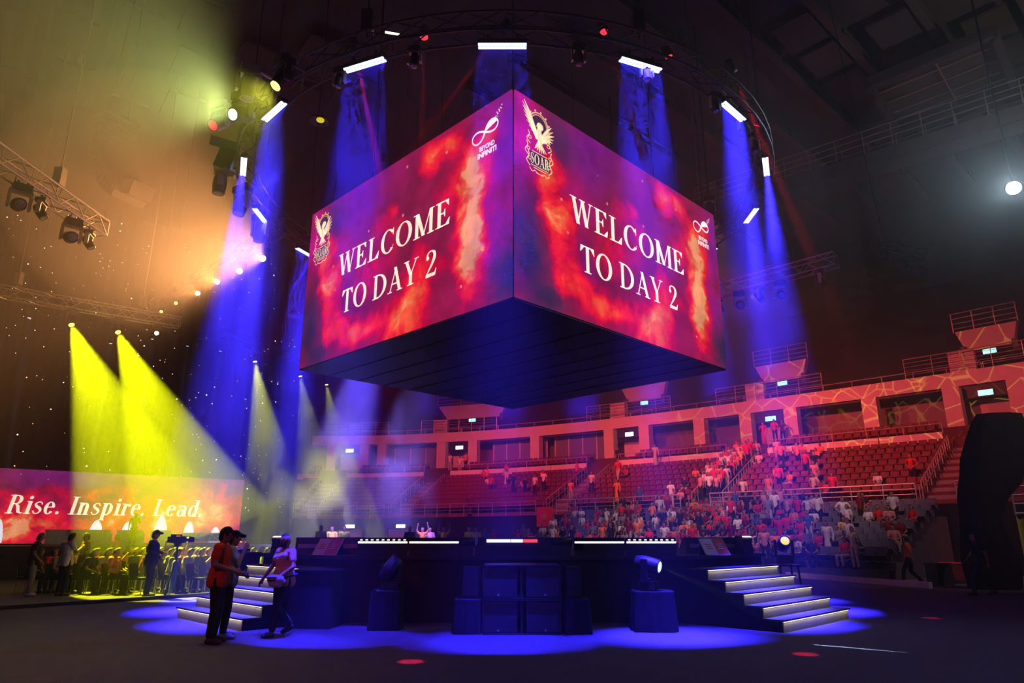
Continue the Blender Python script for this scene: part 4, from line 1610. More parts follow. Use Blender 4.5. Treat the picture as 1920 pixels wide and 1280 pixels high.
for p, dst, w in RED_POS:
    root = thing('par_lamp', 'small red lamp on the ring ' + w, 'stage light', p, 0, 'red lamps of the ring')
    d = (Vector(dst) - Vector(p)).normalized()
    g = MB()
    g.sm = True
    g.lathe([(0.05, -0.24), (0.10, -0.22), (0.12, 0.0), (0.125, 0.1), (0.10, 0.1), (0.08, 0.07), (0.02, 0.07)], (0, 0, 0), 14, d)
    g.sm = False
    g.cyl((0, 0, 0.05), (0, 0, 0.2), 0.02, n=6)
    ring_q = Vector((p[0] - RING_C[0], p[1] - RING_C[1], 0)).normalized() * 7.55 + Vector((RING_C[0], RING_C[1], RING_Z + 0.65))
    g.cyl((0, 0, 0.2), ring_q - Vector(p), 0.02, n=6)
    part('can', g, M['black'], root)
    g = MB()
    g.lathe([(0.02, 0.085), (0.095, 0.08), (0.095, 0.09), (0.02, 0.10)], (0, 0, 0), 14, d)
    part('lens', g, M['lens_red'], root)
    for tgt, w2, dg in RED_BEAMS.get(p, ()):
        spot('lamp_beam', Vector(p) + (Vector(tgt) - Vector(p)).normalized() * 0.16, tgt, REDC, w2, dg, 0.5, 0.04)
# warm double strip blinder and the round yellow dish
r = thing('strip_blinder', 'blinder with two short warm white strips on the ring', 'stage light', (-2.75, 13.1, 12.6), 0.25)
g = MB()
g.box((0, 0, 0.03), (0.34, 0.10, 0.2), (-0.5, 0, 0)).cyl((0, 0.03, 0.05), (0.1, 0.4, -0.5), 0.02, n=6)
part('housing', g, M['black'], r)
for dz in (-0.05, 0.05):
    g = MB()
    g.box((0, -0.06 + 0.0 * dz, 0.02 + dz), (0.32, 0.04, 0.035), (-0.5, 0, 0))
    part('lit_strip', g, M['led_white'], r)
r = thing('dish_lamp', 'round dish lamp with a yellow glow hanging inside the ring', 'stage light', (-4.83, 14.9, 11.6))
g = MB()
g.sm = True
g.lathe([(0.05, 0.12), (0.16, 0.08), (0.24, 0.0), (0.25, 0.01), (0.17, 0.11), (0.05, 0.16)], (0, 0, 0), 20)
g.cyl((0, 0, 0.1), (-0.5, -0.55, 0.12), 0.02, n=5)
part('dish', g, M['metal_dark'], r)
g = MB()
g.ball((0.03, 0, 0.05), (0.10, 0.10, 0.05), 12, 6)
part('bulb', g, mat('dim_yellow_bulb', (0.8, 0.7, 0.05), 0.4, emit=(0.75, 0.62, 0.01), strength=0.9, sample=False), r)
# small fittings on the ring that catch a glint
for k, a in enumerate((-118, -104, -78, -66, -50, -40, -33)):
    x, y = RING_C[0] + 7.7 * math.cos(math.radians(a)), RING_C[1] + 7.7 * math.sin(math.radians(a))
    moving_head((x, y, zt - 0.04), (x * 1.1, y - 1, 3), M['lens_off'], 'small unlit moving head on the ring, %s from the yellow dish side' % ORDN[k], 0.62, 'small unlit heads on the ring', M['black'])

# row of warm lamps receding on a straight truss
TA, TB = (-7.9, 21.9, 12.15), (-17.4, 31.0, 12.15)
g = MB()
box_truss(g, TA, TB, 0.4)
hoist_lines(g, [(-9.5, 23.45, 12.3), (-15.5, 29.2, 12.3)])
tag(g.build('box_truss', M['metal_dark']), 'dark straight truss carrying the receding row of warm lamps', 'truss')
ROW = [(0.125, 'nearest the ring', M['lens_warm'], 1.05, 8000), (0.265, 'second from the ring', M['lens_warm'], 1.0, 8000), (0.415, 'third from the ring', M['lens_warm'], 0.85, 3000), (0.56, 'fourth from the ring', M['lens_warm'], 0.85, 3000),
       (0.74, 'fifth from the ring', M['lens_yellow'], 0.6, 0), (0.87, 'farthest from the ring', M['lens_yellow'], 0.6, 0)]
for t, w, lm, s, wt in ROW:
    p = on_truss(TA, TB, t, 0.22)
    moving_head(p, (p.x * 0.25, p.y - 16, 4), lm, 'glowing lamp of the receding warm row, ' + w, s, 'warm lamps of the receding row', None, 1,
                [(WARM, wt * 0.55, 112, 0.95, (p.x - 3.5, p.y - 6.5, 11.2))] if wt else ())

# silver truss at the side with two white-yoked heads
g = MB()
TA, TB = (-12.15, 10.5, 10.1), (-11.85, 18.0, 10.15)
box_truss(g, TA, TB, 0.45, 0.03)
hoist_lines(g, [(-12.0, 16.2, 10.3), (-12.05, 13, 10.3)])
tag(g.build('box_truss', M['alu']), 'silver box truss ending beside the curved speaker array', 'truss')
for y, w in ((15.0, 'farther from the truss end'), (16.9, 'nearer the truss end')):
    moving_head(on_truss(TA, TB, (y - 10.5) / 7.5), (-3, y - 9, 6), M['lens_off'], 'moving head in a pale yoke under the silver truss, ' + w, 1.0, 'heads under the silver truss')
for y, w in ((15.7, 'between the pale-yoked pair'), (17.6, 'at the truss end')):
    moving_head(on_truss(TA, TB, (y - 10.5) / 7.5), (-8, y + 1, 4), M['lens_off'], 'small dark moving head under the silver truss ' + w, 0.7, 'heads under the silver truss', M['black'])
# far truss with the yellow beams
g = MB()
box_truss(g, (-23.5, 21.0, 10.55), (-14.4, 28.2, 10.55), 0.42)
hoist_lines(g, [(-19, 24.6, 10.7), (-15.6, 27.3, 10.7)])
tag(g.build('box_truss', M['alu']), 'hazy silver truss above the twin yellow beams', 'truss')
TA, TB = (-23.5, 21.0, 10.55), (-14.4, 28.2, 10.55)
moving_head(on_truss(TA, TB, 0.66, 0.23), (-10.3, 22.1, 0), M['lens_yellow'], 'moving head throwing the outer of two big yellow beams', 0.9, 'yellow beam heads', None, 1, [(YEL, 76000, 25, 0.12, None)])
moving_head(on_truss(TA, TB, 0.80, 0.23), (-9.0, 22.9, 0), M['lens_yellow'], 'moving head throwing the inner of two big yellow beams', 0.9, 'yellow beam heads', None, 1, [(YEL, 76000, 25, 0.12, None)])
moving_head(on_truss(TA, TB, 0.93, 0.23), (-9.0, 14, 6), M['lens_warm'], 'white glowing lamp at the end of the hazy silver truss', 0.75, 'yellow beam heads')
TA, TB = (-13.2, 30.0, 10.6), (-9.7, 38.6, 10.6)
g = MB()
box_truss(g, TA, TB, 0.4)
hoist_lines(g, [(-12.4, 32, 10.7), (-10.5, 36.6, 10.7)])
tag(g.build('box_truss', M['metal_dark']), 'dark truss over the three paler yellow beams beside the cube', 'truss')
for t, w in ((0.22, 'nearest'), (0.58, 'middle'), (0.82, 'farthest')):
    p = on_truss(TA, TB, t, 0.22)
    moving_head(p, (p.x + 2.5, p.y - 0.5, 0), M['lens_yellow'], 'moving head throwing the %s of three paler yellow beams' % w, 0.8, 'paler yellow beam heads', None, 1, [((0.8, 0.84, 0.06), 26000, 24, 0.2, None)])
# side truss beyond the cube
TA, TB = (6.6, 25.1, 10.45), (10.9, 21.3, 10.6)
g = MB()
box_truss(g, TA, TB, 0.45, 0.03)
hoist_lines(g, [(9.2, 22.8, 10.7), (7.4, 24.4, 10.7)])
tag(g.build('box_truss', M['alu']), 'silver box truss sticking out beyond the cube over the grey seats', 'truss')
for t, w in ((0.40, 'nearest the cube'), (0.66, 'under the hoist')):
    p = on_truss(TA, TB, t)
    moving_head(p, (p.x - 3, p.y - 12, 5), M['lens_off'], 'moving head in a pale yoke under the side truss, ' + w, 0.95, 'heads under the side truss')
for t, w in ((0.26, 'at the cube end'), (0.53, 'between the pale-yoked pair'), (0.90, 'at the free end')):
    p = on_truss(TA, TB, t)
    moving_head(p, (p.x + 3, p.y - 2, 4), M['lens_off'], 'dark moving head under the side truss ' + w, 0.75, 'heads under the side truss', M['black'])
# hanging cluster beyond it
r = thing('light_cluster', 'dark hanging cluster of lamps and cables high before the upper deck', 'stage light', (14.0, 22.6, 11.3))
g = MB()
box_truss(g, (-0.7, 0.3, 0.55), (0.6, -0.3, -0.1), 0.35)
for z in (0.1, 0.7):
    g.cyl((-0.5, 0.2, 0.6), (-1.0, 0.5, 11.7), 0.015, n=5)
part('truss', g, M['metal_dark'], r)
for k, (x, z) in enumerate(((-0.7, 0.3), (-0.1, 0.0), (0.5, -0.3))):
    g = MB()
    g.sm = True
    g.lathe([(0.05, -0.3), (0.14, -0.26), (0.16, 0.1), (0.13, 0.26), (0.02, 0.24)], (x, 0, z - 0.25), 12, (0.3 * (k - 1), -0.6, -0.8))
    part('lamp', g, M['metal_dark'], r)
# cold lamp at the side
r = thing('follow_spot', 'glaring cold white lamp hanging high at the side of the hall', 'stage light', (15.5, 18.95, 12.0))
g = MB()
g.sm = True
d = Vector((-9.0, -9.5, -8.0)).normalized()
g.lathe([(0.05, -0.45), (0.16, -0.42), (0.2, 0.0), (0.24, 0.1), (0.21, 0.1), (0.02, 0.06)], (0, 0, 0), 18, d)
g.sm = False
g.box((0, 0, 0.28), (0.5, 0.08, 0.06), (0, 0, 0.8)).cyl((0, 0, 0.28), (0, 0, 11.0), 0.03, n=6)
part('body', g, M['metal_dark'], r)
g = MB()
g.sm = True
g.lathe([(0.02, 0.07), (0.2, 0.11), (0.2, 0.13), (0.1, 0.19), (0.02, 0.20)], (0, 0, 0), 18, d)
part('lens', g, M['lens_cold'], r)
spot('lamp_beam', Vector((15.5, 18.95, 12.0)) + d * 0.24, (2.2, 5.0, 9.5), (0.62, 0.85, 1.0), 1300, 120, 0.9, 0.12)

# curved line array
r = thing('line_array', 'long curved column of hanging loudspeakers in the haze', 'loudspeaker', (-14.6, 22.0, 16.3), math.radians(242))
th = math.radians(-4)
p = Vector((0, 0, 0))
for k in range(13):
    g = MB()
    R = Euler((-th, 0, 0)).to_matrix()
    g.box(R @ Vector((0, 0, -0.15)), (1.15, 0.7, 0.27), R, 1.0)
    g.box(R @ Vector((0, -0.36, -0.15)), (1.0, 0.03, 0.20), R)
    g.box(R @ Vector((0.58, 0.2, -0.15)), (0.03, 0.2, 0.34), R)
    o = part('speaker_box', g, M['black'], r, loc=p)
    p = p + R @ Vector((0, 0, -0.30))
    th -= math.radians([1, 2, 3, 4, 5, 5, 6, 6, 6, 7, 7, 7, 7][k])
g = MB()
g.box((0, 0, 0.08), (1.2, 1.0, 0.12))
for x in (-0.4, 0.4):
    g.cyl((x, 0, 0.1), (x * 0.2, 0, 7.0), 0.02, n=5)
part('bumper', g, M['metal_dark'], r)
g = MB()
R = Euler((-th, 0, 0)).to_matrix()
g.box(p + R @ Vector((0, 0.1, -0.3)), (0.8, 0.5, 0.6), R)
part('end_panel', g, M['metal_dark'], r)

# added heads and roof pipes, put where the unseen stand washes start
for lst, wd in ((STAND_WASH, 'added red wash head on a roof pipe before the red seats'), (CROWD_WASH, 'added pink wash head on a roof pipe before the grey seats')):
    for k, (src, dst, w, dg) in enumerate(lst):
        d = (Vector(dst) - Vector(src)).normalized()
        p = Vector(src) - d * 0.34 + Vector((0, 0, 0.52))
        moving_head(p, Vector(dst) + Vector((0, 0, 0.52)), M['lens_red'] if lst is STAND_WASH else M['lens_off'], wd + ', ' + ['nearest the cube', 'second', 'out by the side', 'fourth', 'farthest'][k], 1.0, 'added wash heads over the stands', M['black'], 1, (), (p.x, p.y, 23.07))
# ================================================================== STAGE
STZ = 1.25
FY = 14.3
OCT = [(-3.49, FY), (3.52, FY), (5.92, 16.70), (5.92, 22.7), (3.52, 25.1), (-3.49, 25.1), (-5.90, 22.7), (-5.90, 16.70)]
st = thing('stage', 'black octagonal stage standing under the LED cube', 'stage', (0, 19.7, 0))
g = MB()
g.prism([(x, y - 19.7) for x, y in OCT], STZ - 0.06, STZ)
part('deck', g, M['stage_top'], st)
g = MB()
inn = [(x * 0.985, 19.7 + (y - 19.7) * 0.985 - 19.7) for x, y in OCT]
g.prism(inn, 0.0, STZ - 0.06)
part('skirt', g, M['stage_front'], st)
g = MB()
for i in range(8):
    a, b = Vector((*OCT[i], 0)), Vector((*OCT[(i + 1) % 8], 0))
    a.y -= 19.7
    b.y -= 19.7
    m_ = (a + b) / 2
    g.box((m_.x, m_.y, STZ - 0.03), ((b - a).length, 0.03, 0.075), (0, 0, math.atan2((b - a).y, (b - a).x)))
part('edge_trim', g, M['metal_dark'], st)

# stairs at the two chamfers: five lit risers each
TREAD, RISE, SWID = 0.35, 0.205, 3.1


def stairs(mid, label):
    """mid: middle of the lowest riser; climbs towards the stage centre"""
    d = Vector((0.0 - mid[0], 19.7 - mid[1], 0))
    yaw = -PI / 4 if mid[0] < 0 else PI / 4
    r = thing('stage_stairs', label, 'stairs', (mid[0], mid[1], 0), yaw)
    g = MB()
    for k in range(5):
        g.box((0, k * TREAD + (5 * TREAD + 0.3 - k * TREAD) / 2, (k + 0.5) * RISE - 0.02), (SWID, 5 * TREAD + 0.3 - k * TREAD, RISE))
    part('carcass', g, M['black'], r)
    for k in range(5):
        g = MB()
        g.box((0, k * TREAD - 0.004, k * RISE + RISE / 2 - 0.03), (SWID - 0.05, 0.012, RISE - 0.05))
        rs = part('riser', g, mat_riser, r)
        g = MB()
        g.box((0, k * TREAD + TREAD / 2 - 0.025, (k + 1) * RISE - 0.012), (SWID + 0.02, TREAD + 0.05, 0.028))
        part('tread', g, M['stage_top'], r)
        g = MB()
        g.box((0, k * TREAD - 0.022, (k + 1) * RISE - 0.034), (SWID - 0.08, 0.022, 0.012))
        part('led_strip', g, M['led_stair'], r)
        R = Euler((0, 0, yaw)).to_matrix()
        lp = Vector((mid[0], mid[1], 0)) + R @ Vector((0, k * TREAD - 0.036, (k + 1) * RISE - 0.042))
        strip_light('strip_glow', lp, (0, 0, yaw), SWID - 0.1, 0.02, (1.0, 0.88, 0.68), 1.4, 160)
    return r


mat_riser = mat('riser_boards', (0.34, 0.31, 0.27), 0.7)
M['led_stair'] = mat('stair_led_strip', (1, 0.95, 0.8), 0.3, emit=(1.0, 0.85, 0.52), strength=2.0, sample=False)
stairs((-5.91, 14.24), 'lit stage stairs beside the two men in orange shirts')
stairs((5.85, 14.02), 'lit stage stairs beside the moving head on the draped table')

# ------------------------------------------------------------------ loudspeakers before the stage front


def cabinet(label, x, y, z, w, h, d, group):
    r = thing('subwoofer', label, 'loudspeaker', (x, y, z), 0, group)
    g = MB()
    g.box((-w / 2 + 0.012, d / 2, h / 2), (0.024, d, h)).box((w / 2 - 0.012, d / 2, h / 2), (0.024, d, h))
    g.box((0, d / 2, 0.012), (w, d, 0.024)).box((0, d / 2, h - 0.012), (w, d, 0.024)).box((0, d - 0.02, h / 2), (w, 0.04, h))
    g.box((0, 0.3, h / 2), (0.04, 0.55, h))
    part('body', g, M['black'], r)
    for sx in (-1, 1):
        g = MB()
        g.box((sx * w * 0.27, 0.03, h / 2), (w * 0.42, 0.03, h - 0.08))
        part('grille', g, M['metal_dark'], r)
    for sx in (-1, 1):
        g = MB()
        g.cyl((sx * w * 0.3, 0.0, 0.07), (sx * w * 0.3, 0.02, 0.07), 0.02, n=8)
        part('caster_socket', g, M['alu'], r)
    return r


for z, w in ((0, 'lower'), (0.575, 'upper')):
    cabinet('wide black subwoofer before the stage front, %s of the stacked pair' % w, 0.17, 12.64, z, 1.36, 0.57, 0.95, 'stacked subwoofers')


def draped_table(label, x, y, w, d, h, flare=0.08, seed=1, rotz=0.0):
    """cloth hanging in folds over a small table"""
    rnd = random.Random(seed)
    g = MB()
    g.sm = True
    n = 56
    rings = [(h, 0.0), (h - 0.02, 0.012), (h * 0.6, 0.5), (h * 0.25, 0.8), (0.004, 1.0)]
    V, Fc = [], []
    ph = [rnd.uniform(0, 6.28) for _ in range(4)]
    for zz, k in rings:
        for i in range(n):
            a = 2 * PI * i / n
            c, s_ = math.cos(a), math.sin(a)
            q = max(abs(c), abs(s_))
            q = 0.82 * q + 0.18
            bx, by = c / q * w / 2, s_ / q * d / 2
            f = 1 + k * (flare + 0.045 * math.sin(9 * a + ph[0]) + 0.03 * math.sin(17 * a + ph[1]))
            V.append((bx * f, by * f, zz))
    m_ = len(rings)
    for j in range(m_ - 1):
        for i in range(n):
            Fc.append((j * n + i, (j + 1) * n + i, (j + 1) * n + (i + 1) % n, j * n + (i + 1) % n))
    Fc.append(tuple(range(n)))
    g.add(V, Fc)
    return tag(g.build('draped_table', M['cloth_black'], loc=(x, y, 0), rotz=rotz), label, 'table', 'draped stands before the stage')


draped_table('low stand under black cloth flanking the subwoofers, nearer the walking man', -0.79, 12.95, 0.46, 0.55, 0.57, 0.10, 3)
draped_table('low stand under black cloth flanking the subwoofers, nearer the moving head', 1.14, 12.95, 0.44, 0.55, 0.57, 0.14, 4)
for x, w in ((-0.72, 'nearer the walking man'), (1.08, 'nearer the moving head')):
    r = thing('monitor_speaker', 'small black loudspeaker on a draped stand beside the subwoofers, ' + w, 'loudspeaker', (x, 12.98, 0.572), 0.15 if x > 0 else -0.1, 'small speakers beside the subwoofers')
    g = MB()
    g.box((0, 0, 0.265), (0.29, 0.34, 0.53), None, 0.96)
    part('cabinet', g, M['black'], r)
    g = MB()
    g.box((0, -0.165, 0.27), (0.24, 0.02, 0.44))
    part('grille', g, M['metal_dark'], r)
draped_table('dark draped stand between the walking man and the subwoofers', -2.3, 13.4, 0.56, 0.5, 0.68, 0.05, 5)
draped_table('draped table carrying the lit moving head before the stage', 2.56, 13.25, 0.72, 0.6, 0.68, 0.13, 6)
moving_head((2.5, 13.2, 0.685), (4.9, 11.6, 0.15), M['lens_cold_dim'] if 'lens_cold_dim' in M else M['exit_white'], 'black moving head standing on the draped table, lens lit', 0.86, None, M['metal_dark'], -1)
sp = spot('lamp_beam', (2.76, 13.02, 1.06), (5.1, 11.25, 0.0), (0.55, 0.85, 1.0), 5200, 8.5, 0.3, 0.01)
sp.scale = (0.16, 1, 1)
r = thing('moving_head', 'dark moving head hunched on the draped stand behind the walking man', 'stage light', (-2.25, 13.38, 0.685))
g = MB()
g.box((0, 0, 0.06), (0.32, 0.3, 0.12))
part('base', g, M['black'], r)
g = MB()
for sx in (-1, 1):
    g.box((sx * 0.17, 0, 0.27), (0.05, 0.12, 0.34))
part('yoke', g, M['black'], r)
g = MB()
g.sm = True
g.lathe([(0.04, -0.24), (0.13, -0.2), (0.15, 0.0), (0.13, 0.22), (0.02, 0.23)], (0, 0, 0.36), 14, (0.5, 0.2, 0.75))
part('head', g, M['black'], r)
# black covered case next to the stairs
r = thing('flight_case', 'tall black covered case against the stage stairs behind the walking man', 'case', (-3.72, 13.75, 0), math.radians(-8))
g = MB()
g.box((0, 0, 0.5), (0.86, 0.6, 1.0), None, 0.94)
part('body', g, M['cloth_black'], r)
g = MB()
g.box((0, 0, 1.01), (0.86, 0.62, 0.03))
part('lid', g, M['black'], r)
# tall black table behind the left stairs
r = thing('side_table', 'black skirted table with gear on it behind the lit stairs', 'table', (-6.45, 16.8, 0), math.radians(-45))
g = MB()
g.box((0, 0, 0.62), (0.9, 0.7, 1.24), None, 1.0)
part('skirt', g, M['cloth_black'], r)
g = MB()
g.box((0, 0, 1.26), (0.95, 0.75, 0.04))
part('top', g, M['black'], r)
r = thing('mixer', 'flat black control desk lying on the skirted side table', 'control desk', (-6.45, 16.8, 1.281), math.radians(-40))
g = MB()
g.box((0, 0, 0.03), (0.5, 0.34, 0.06), (0.1, 0, 0))
part('body', g, M['metal_dark'], r)
g = MB()
for i in range(6):
    g.box((-0.2 + i * 0.08, 0, 0.064), (0.02, 0.24, 0.012), (0.1, 0, 0))
part('faders', g, M['alu'], r)

# ------------------------------------------------------------------ things standing on the stage front


def stage_bar(label, x, y, lit_cells, rz=0.0):
    r = thing('led_batten', label, 'stage light', (x, y, STZ), rz, 'white LED battens on the stage front')
    g = MB()
    g.box((0, 0.10, 0.20), (1.02, 0.2, 0.20)).box((0, 0.075, 0.31), (1.02, 0.1, 0.09))
    part('housing', g, M['black'], r)
    g = MB()
    g.box((0, 0.06, 0.05), (1.0, 0.14, 0.10))
    part('foot', g, M['metal_dark'], r)
    for k in (0, 1):
        g = MB()
        g.box((0, -0.006 + k * 0.05, 0.262 + k * 0.075), (1.0, 0.03, 0.022), (-0.6, 0, 0))
        part('led_row', g, M['led_batten'], r)
    if lit_cells:
        for i in range(9):
            g = MB()
            g.box((-0.44 + i * 0.11, 0.02, 0.30), (0.05, 0.016, 0.05), (-0.6, 0, 0))
            part('led_cell', g, M['led_batten'], r)
    return r


M['led_batten'] = mat('warm_white_led', (1, 0.95, 0.85), 0.3, emit=(1.0, 0.86, 0.62), strength=1.6, sample=False)
stage_bar('white LED batten with lit cells on the stage front, nearest the dark wedges', -2.62, 14.42, True)
stage_bar('plain two-line white LED batten on the stage front, nearer the walking man', -1.58, 14.42, False)
stage_bar('plain two-line white LED batten on the stage front above the moving head', 1.77, 14.42, False)
stage_bar('white LED batten with red-tinted lit cells on the stage front', 2.82, 14.42, True)
# console with cool and red strips in the middle
r = thing('stage_console', 'low black console with a cool white and red light strip at the stage front', 'console', (0.1, 14.5, STZ))
g = MB()
g.box((0, 0.15, 0.10), (1.70, 0.36, 0.2)).box((0, 0.2, 0.28), (1.6, 0.24, 0.16))
part('body', g, M['black'], r)
for x0, x1, m_ in ((-0.62, -0.13, 'led_cool'), (-0.12, 0.12, 'led_cool'), (0.13, 0.42, 'led_red')):
    g = MB()
    g.box(((x0 + x1) / 2, -0.01 + 0.075, 0.29), (x1 - x0, 0.03, 0.06))
    part('light_strip', g, M[m_], r)
for x, w in ((-0.98, 'nearer the walking man'), (1.0, 'nearer the moving head')):
    r = thing('floor_monitor', 'dark blue rolled floor monitor at an end of the stage console, ' + w, 'loudspeaker', (x, 14.5, STZ), 0, 'monitors by the console')
    g = MB()
    g.box((0, 0.1, 0.1), (0.36, 0.3, 0.2))
    part('foot', g, M['metal_dark'], r)
    g = MB()
    g.sm = True
    g.cyl((-0.22, 0.1, 0.27), (0.22, 0.1, 0.27), 0.09, n=14)
    part('cabinet', g, M['black'], r)
g = MB()
g.ball((0, 0, 0.03), 0.035, 10, 6)
g.cyl((0, 0, 0), (0, 0, 0.02), 0.03, n=8)
tag(g.build('indicator_lamp', M['lens_red'], loc=(1.36, 14.5, STZ + 0.27)), 'tiny red indicator lamp beside the console', 'lamp')
g = MB()
g.box((0, 0.05, 0.13), (0.16, 0.16, 0.26))
tag(g.build('junction_box', M['black'], loc=(1.36, 14.45, STZ)), 'small black box carrying the red indicator', 'box')


def wedge(label, x, y, w, rz, group, hh=0.34):
    r = thing('stage_monitor', label, 'loudspeaker', (x, y, STZ), rz, group)
    g = MB()
    prof = [(-0.02, 0), (0.44, 0), (0.44, 0.12), (0.16, hh), (0.02, hh)]
    V = [(-w / 2, b, c) for b, c in prof] + [(w / 2, b, c) for b, c in prof]
    n_ = len(prof)
    g.add(V, [tuple(range(n_)), tuple(range(2 * n_ - 1, n_ - 1, -1))] + [(i, n_ + i, n_ + (i + 1) % n_, (i + 1) % n_) for i in range(n_)])
    part('cabinet', g, M['metal_dark'], r)
    g = MB()
    g.box((0, -0.03, hh * 0.5), (w * 0.86, 0.03, hh * 0.25))
    part('handle_slot', g, M['alu'], r)
    return r


wedge('dark stage wedge beside the pink placard, half hidden by the walking man', -4.35, 15.6, 0.75, 0.2, 'dark stage wedges', 0.36)
wedge('dark stage wedge beside the pink placard, nearer the lit-cell batten', -3.62, 15.45, 0.72, 0.0, 'dark stage wedges', 0.36)
wedge('long dark stage wedge behind the red and white placard', 4.55, 16.2, 1.25, 0.1, 'dark stage wedges', 0.36)


def placard(label, x, y, rz, ca, cb):
    r = thing('placard', label, 'sign', (x, y, STZ), rz)
    R = (math.radians(-38), 0, 0)
    Rm = Euler(R).to_matrix()
    g = MB()
    g.box((0, 0.14, 0.165), (0.60, 0.02, 0.42), R)
    part('board', g, M['white'], r)
    for sx, m_ in ((-1, ca), (1, cb)):
        g = MB()
        g.box(Vector((sx * 0.148, 0.14, 0.165)) + Rm @ Vector((0, -0.013, 0)), (0.29, 0.004, 0.40), R)
        part('printed_half', g, m_, r)
        g = MB()
        for i in range(3):
            g.box(Vector((sx * 0.148, 0.14, 0.165)) + Rm @ Vector((0, -0.017, 0.06 - i * 0.055)), (0.15 - 0.03 * (i % 2), 0.004, 0.02), R)
        part('printed_lines', g, M['white'] if m_ is not M['board_white'] else M['board_red'], r)
    g = MB()
    g.box((0, 0.33, 0.12), (0.5, 0.03, 0.24), (0.3, 0, 0))
    part('prop', g, M['black'], r)


M['board_white'] = mat('white_print', (0.6, 0.58, 0.6), 0.6)
M['board_red'] = mat('red_print', (0.6, 0.02, 0.03), 0.6)
M['board_pink'] = mat('pink_print', (0.6, 0.12, 0.35), 0.6)
placard('tilted white and red printed board on the stage near the lit stairs', 4.32, 14.92, 0.35, M['board_white'], M['board_red'])
placard('tilted white and pink printed board on the stage behind the walking man', -3.92, 14.85, -0.4, M['board_white'], M['board_pink'])


def floor_light(label, x, y, rz, cells, z=STZ):
    r = thing('floor_light', label, 'stage light', (x, y, z), rz, 'boxy floor lights on the stage corners')
    g = MB()
    g.box((0, 0, 0.16), (0.28, 0.26, 0.32), (0.0, 0, 0), 0.85)
    g.box((0, 0, 0.345), (0.3, 0.24, 0.05), (0.3, 0, 0))
    part('housing', g, M['black'], r)
    for i in range(cells):
        g = MB()
        g.box((0, -0.1 + i * 0.09, 0.375 - 0.02 * i), (0.22, 0.05, 0.015), (0.3, 0, 0))
        part('lit_cell', g, M['led_batten'], r)


floor_light('boxy black floor light with two lit cells past the red placard', 5.2, 15.95, 0.4, 2)
floor_light('boxy black floor light with a pale top beside the lit stairs', -5.2, 15.95, -0.4, 1)
# moving head on a low stand, glowing amber
mh = moving_head((6.25, 16.4, 1.02), (5.2, 10.0, 3.4), mat('amber_lens', (1, 0.5, 0.05), 0.3, emit=(1.0, 0.42, 0.02), strength=2.0, sample=False), 'moving head with amber lens on a stand past the lit stairs', 0.85, None, M['metal_dark'], -1)
r = thing('equipment_stand', 'dark stand carrying the amber moving head beside the stage', 'stand', (6.25, 16.4, 0))
g = MB()
g.box((0, 0, 1.0), (0.5, 0.5, 0.04))
part('top', g, M['metal_dark'], r)
for sx in (-0.2, 0.2):
    for sy in (-0.2, 0.2):
        g = MB()
        g.cyl((sx * 1.2, sy * 1.2, 0), (sx, sy, 0.98), 0.025, n=8)
        part('leg', g, M['metal_dark'], r)

# low carpeted edge of the seated floor area
g = MB()
a, b = at_z(0, 1143, 0.0), at_z(372, 1118, 0.0)
dv = b - a
L = dv.length + 12
nrm = Vector((-dv.y, dv.x, 0)).normalized()
g.box((0, 0, 0.045), (L + 3, 0.09, 0.09))
tag(g.build('cable_ramp', M['metal_dark'], loc=(a + b) / 2 - dv.normalized() * 4.0, rotz=math.atan2(dv.y, dv.x)), 'long low cable ramp along the edge of the seated floor', 'cable cover')
# ================================================================== SIDE LED WALL, STAR CURTAIN
XD = Vector((0.778, 0.628, 0)).normalized()
WALL_W, WALL_H, WALL_Z = 13.0, 3.2, 1.36
WR = Vector((-14.3, 37.1, 0))
WL = WR - XD * WALL_W
wyaw = math.atan2(XD.y, XD.x)


def wall_u(px):
    """metres along the LED wall where picture column px meets it (at about eye height)"""
    u = ray(px, 960)
    # ray x/y slope
    k = u[0] / u[1]
    # WL + XD*m : x = k*y
    return (k * WL.y - WL.x) / (XD.x - k * XD.y)


lw = thing('led_wall', 'wide LED wall reading Rise Inspire Lead behind the floor audience', 'screen', (WL.x, WL.y, WALL_Z), wyaw)
g = MB()
g.box((WALL_W / 2, 0.12, WALL_H / 2), (WALL_W + 0.06, 0.2, WALL_H + 0.06))
part('cabinet', g, M['black'], lw)
g = MB()
g.add([(0, -0.0, 0), (WALL_W, 0, 0), (WALL_W, 0, WALL_H), (0, 0, WALL_H), (0, 0.03, 0), (WALL_W, 0.03, 0), (WALL_W, 0.03, WALL_H), (0, 0.03, WALL_H)],
      [(0, 1, 2, 3), (5, 4, 7, 6), (1, 0, 4, 5), (2, 1, 5, 6), (3, 2, 6, 7), (0, 3, 7, 4)])
scr = part('screen', g, M['wall_picture'], lw)
u0, u1 = wall_u(8), wall_u(384)
g = MB()
word(g, 'Rise. Inspire. Lead.', u0, 1.27, 0.80, u1 - u0 - 0.12, -0.008, 0.16, 0.17)
reg(g.build('lettering', M['cream'], scr), scr)
# white light patches on the wall's foot, painted as glowing shapes
M['painted_glow'] = mat('painted_white_light', (1, 1, 1), 0.5, emit=(0.85, 0.88, 1.0), strength=0.9, sample=False, var=0)
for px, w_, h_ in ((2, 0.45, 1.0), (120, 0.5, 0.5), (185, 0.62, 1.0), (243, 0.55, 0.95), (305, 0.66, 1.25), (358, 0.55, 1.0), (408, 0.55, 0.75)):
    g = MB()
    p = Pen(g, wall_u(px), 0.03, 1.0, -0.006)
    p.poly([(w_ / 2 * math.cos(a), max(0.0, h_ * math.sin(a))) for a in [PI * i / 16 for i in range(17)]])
    reg(g.build('painted_light_patch', M['painted_glow'], scr), scr)
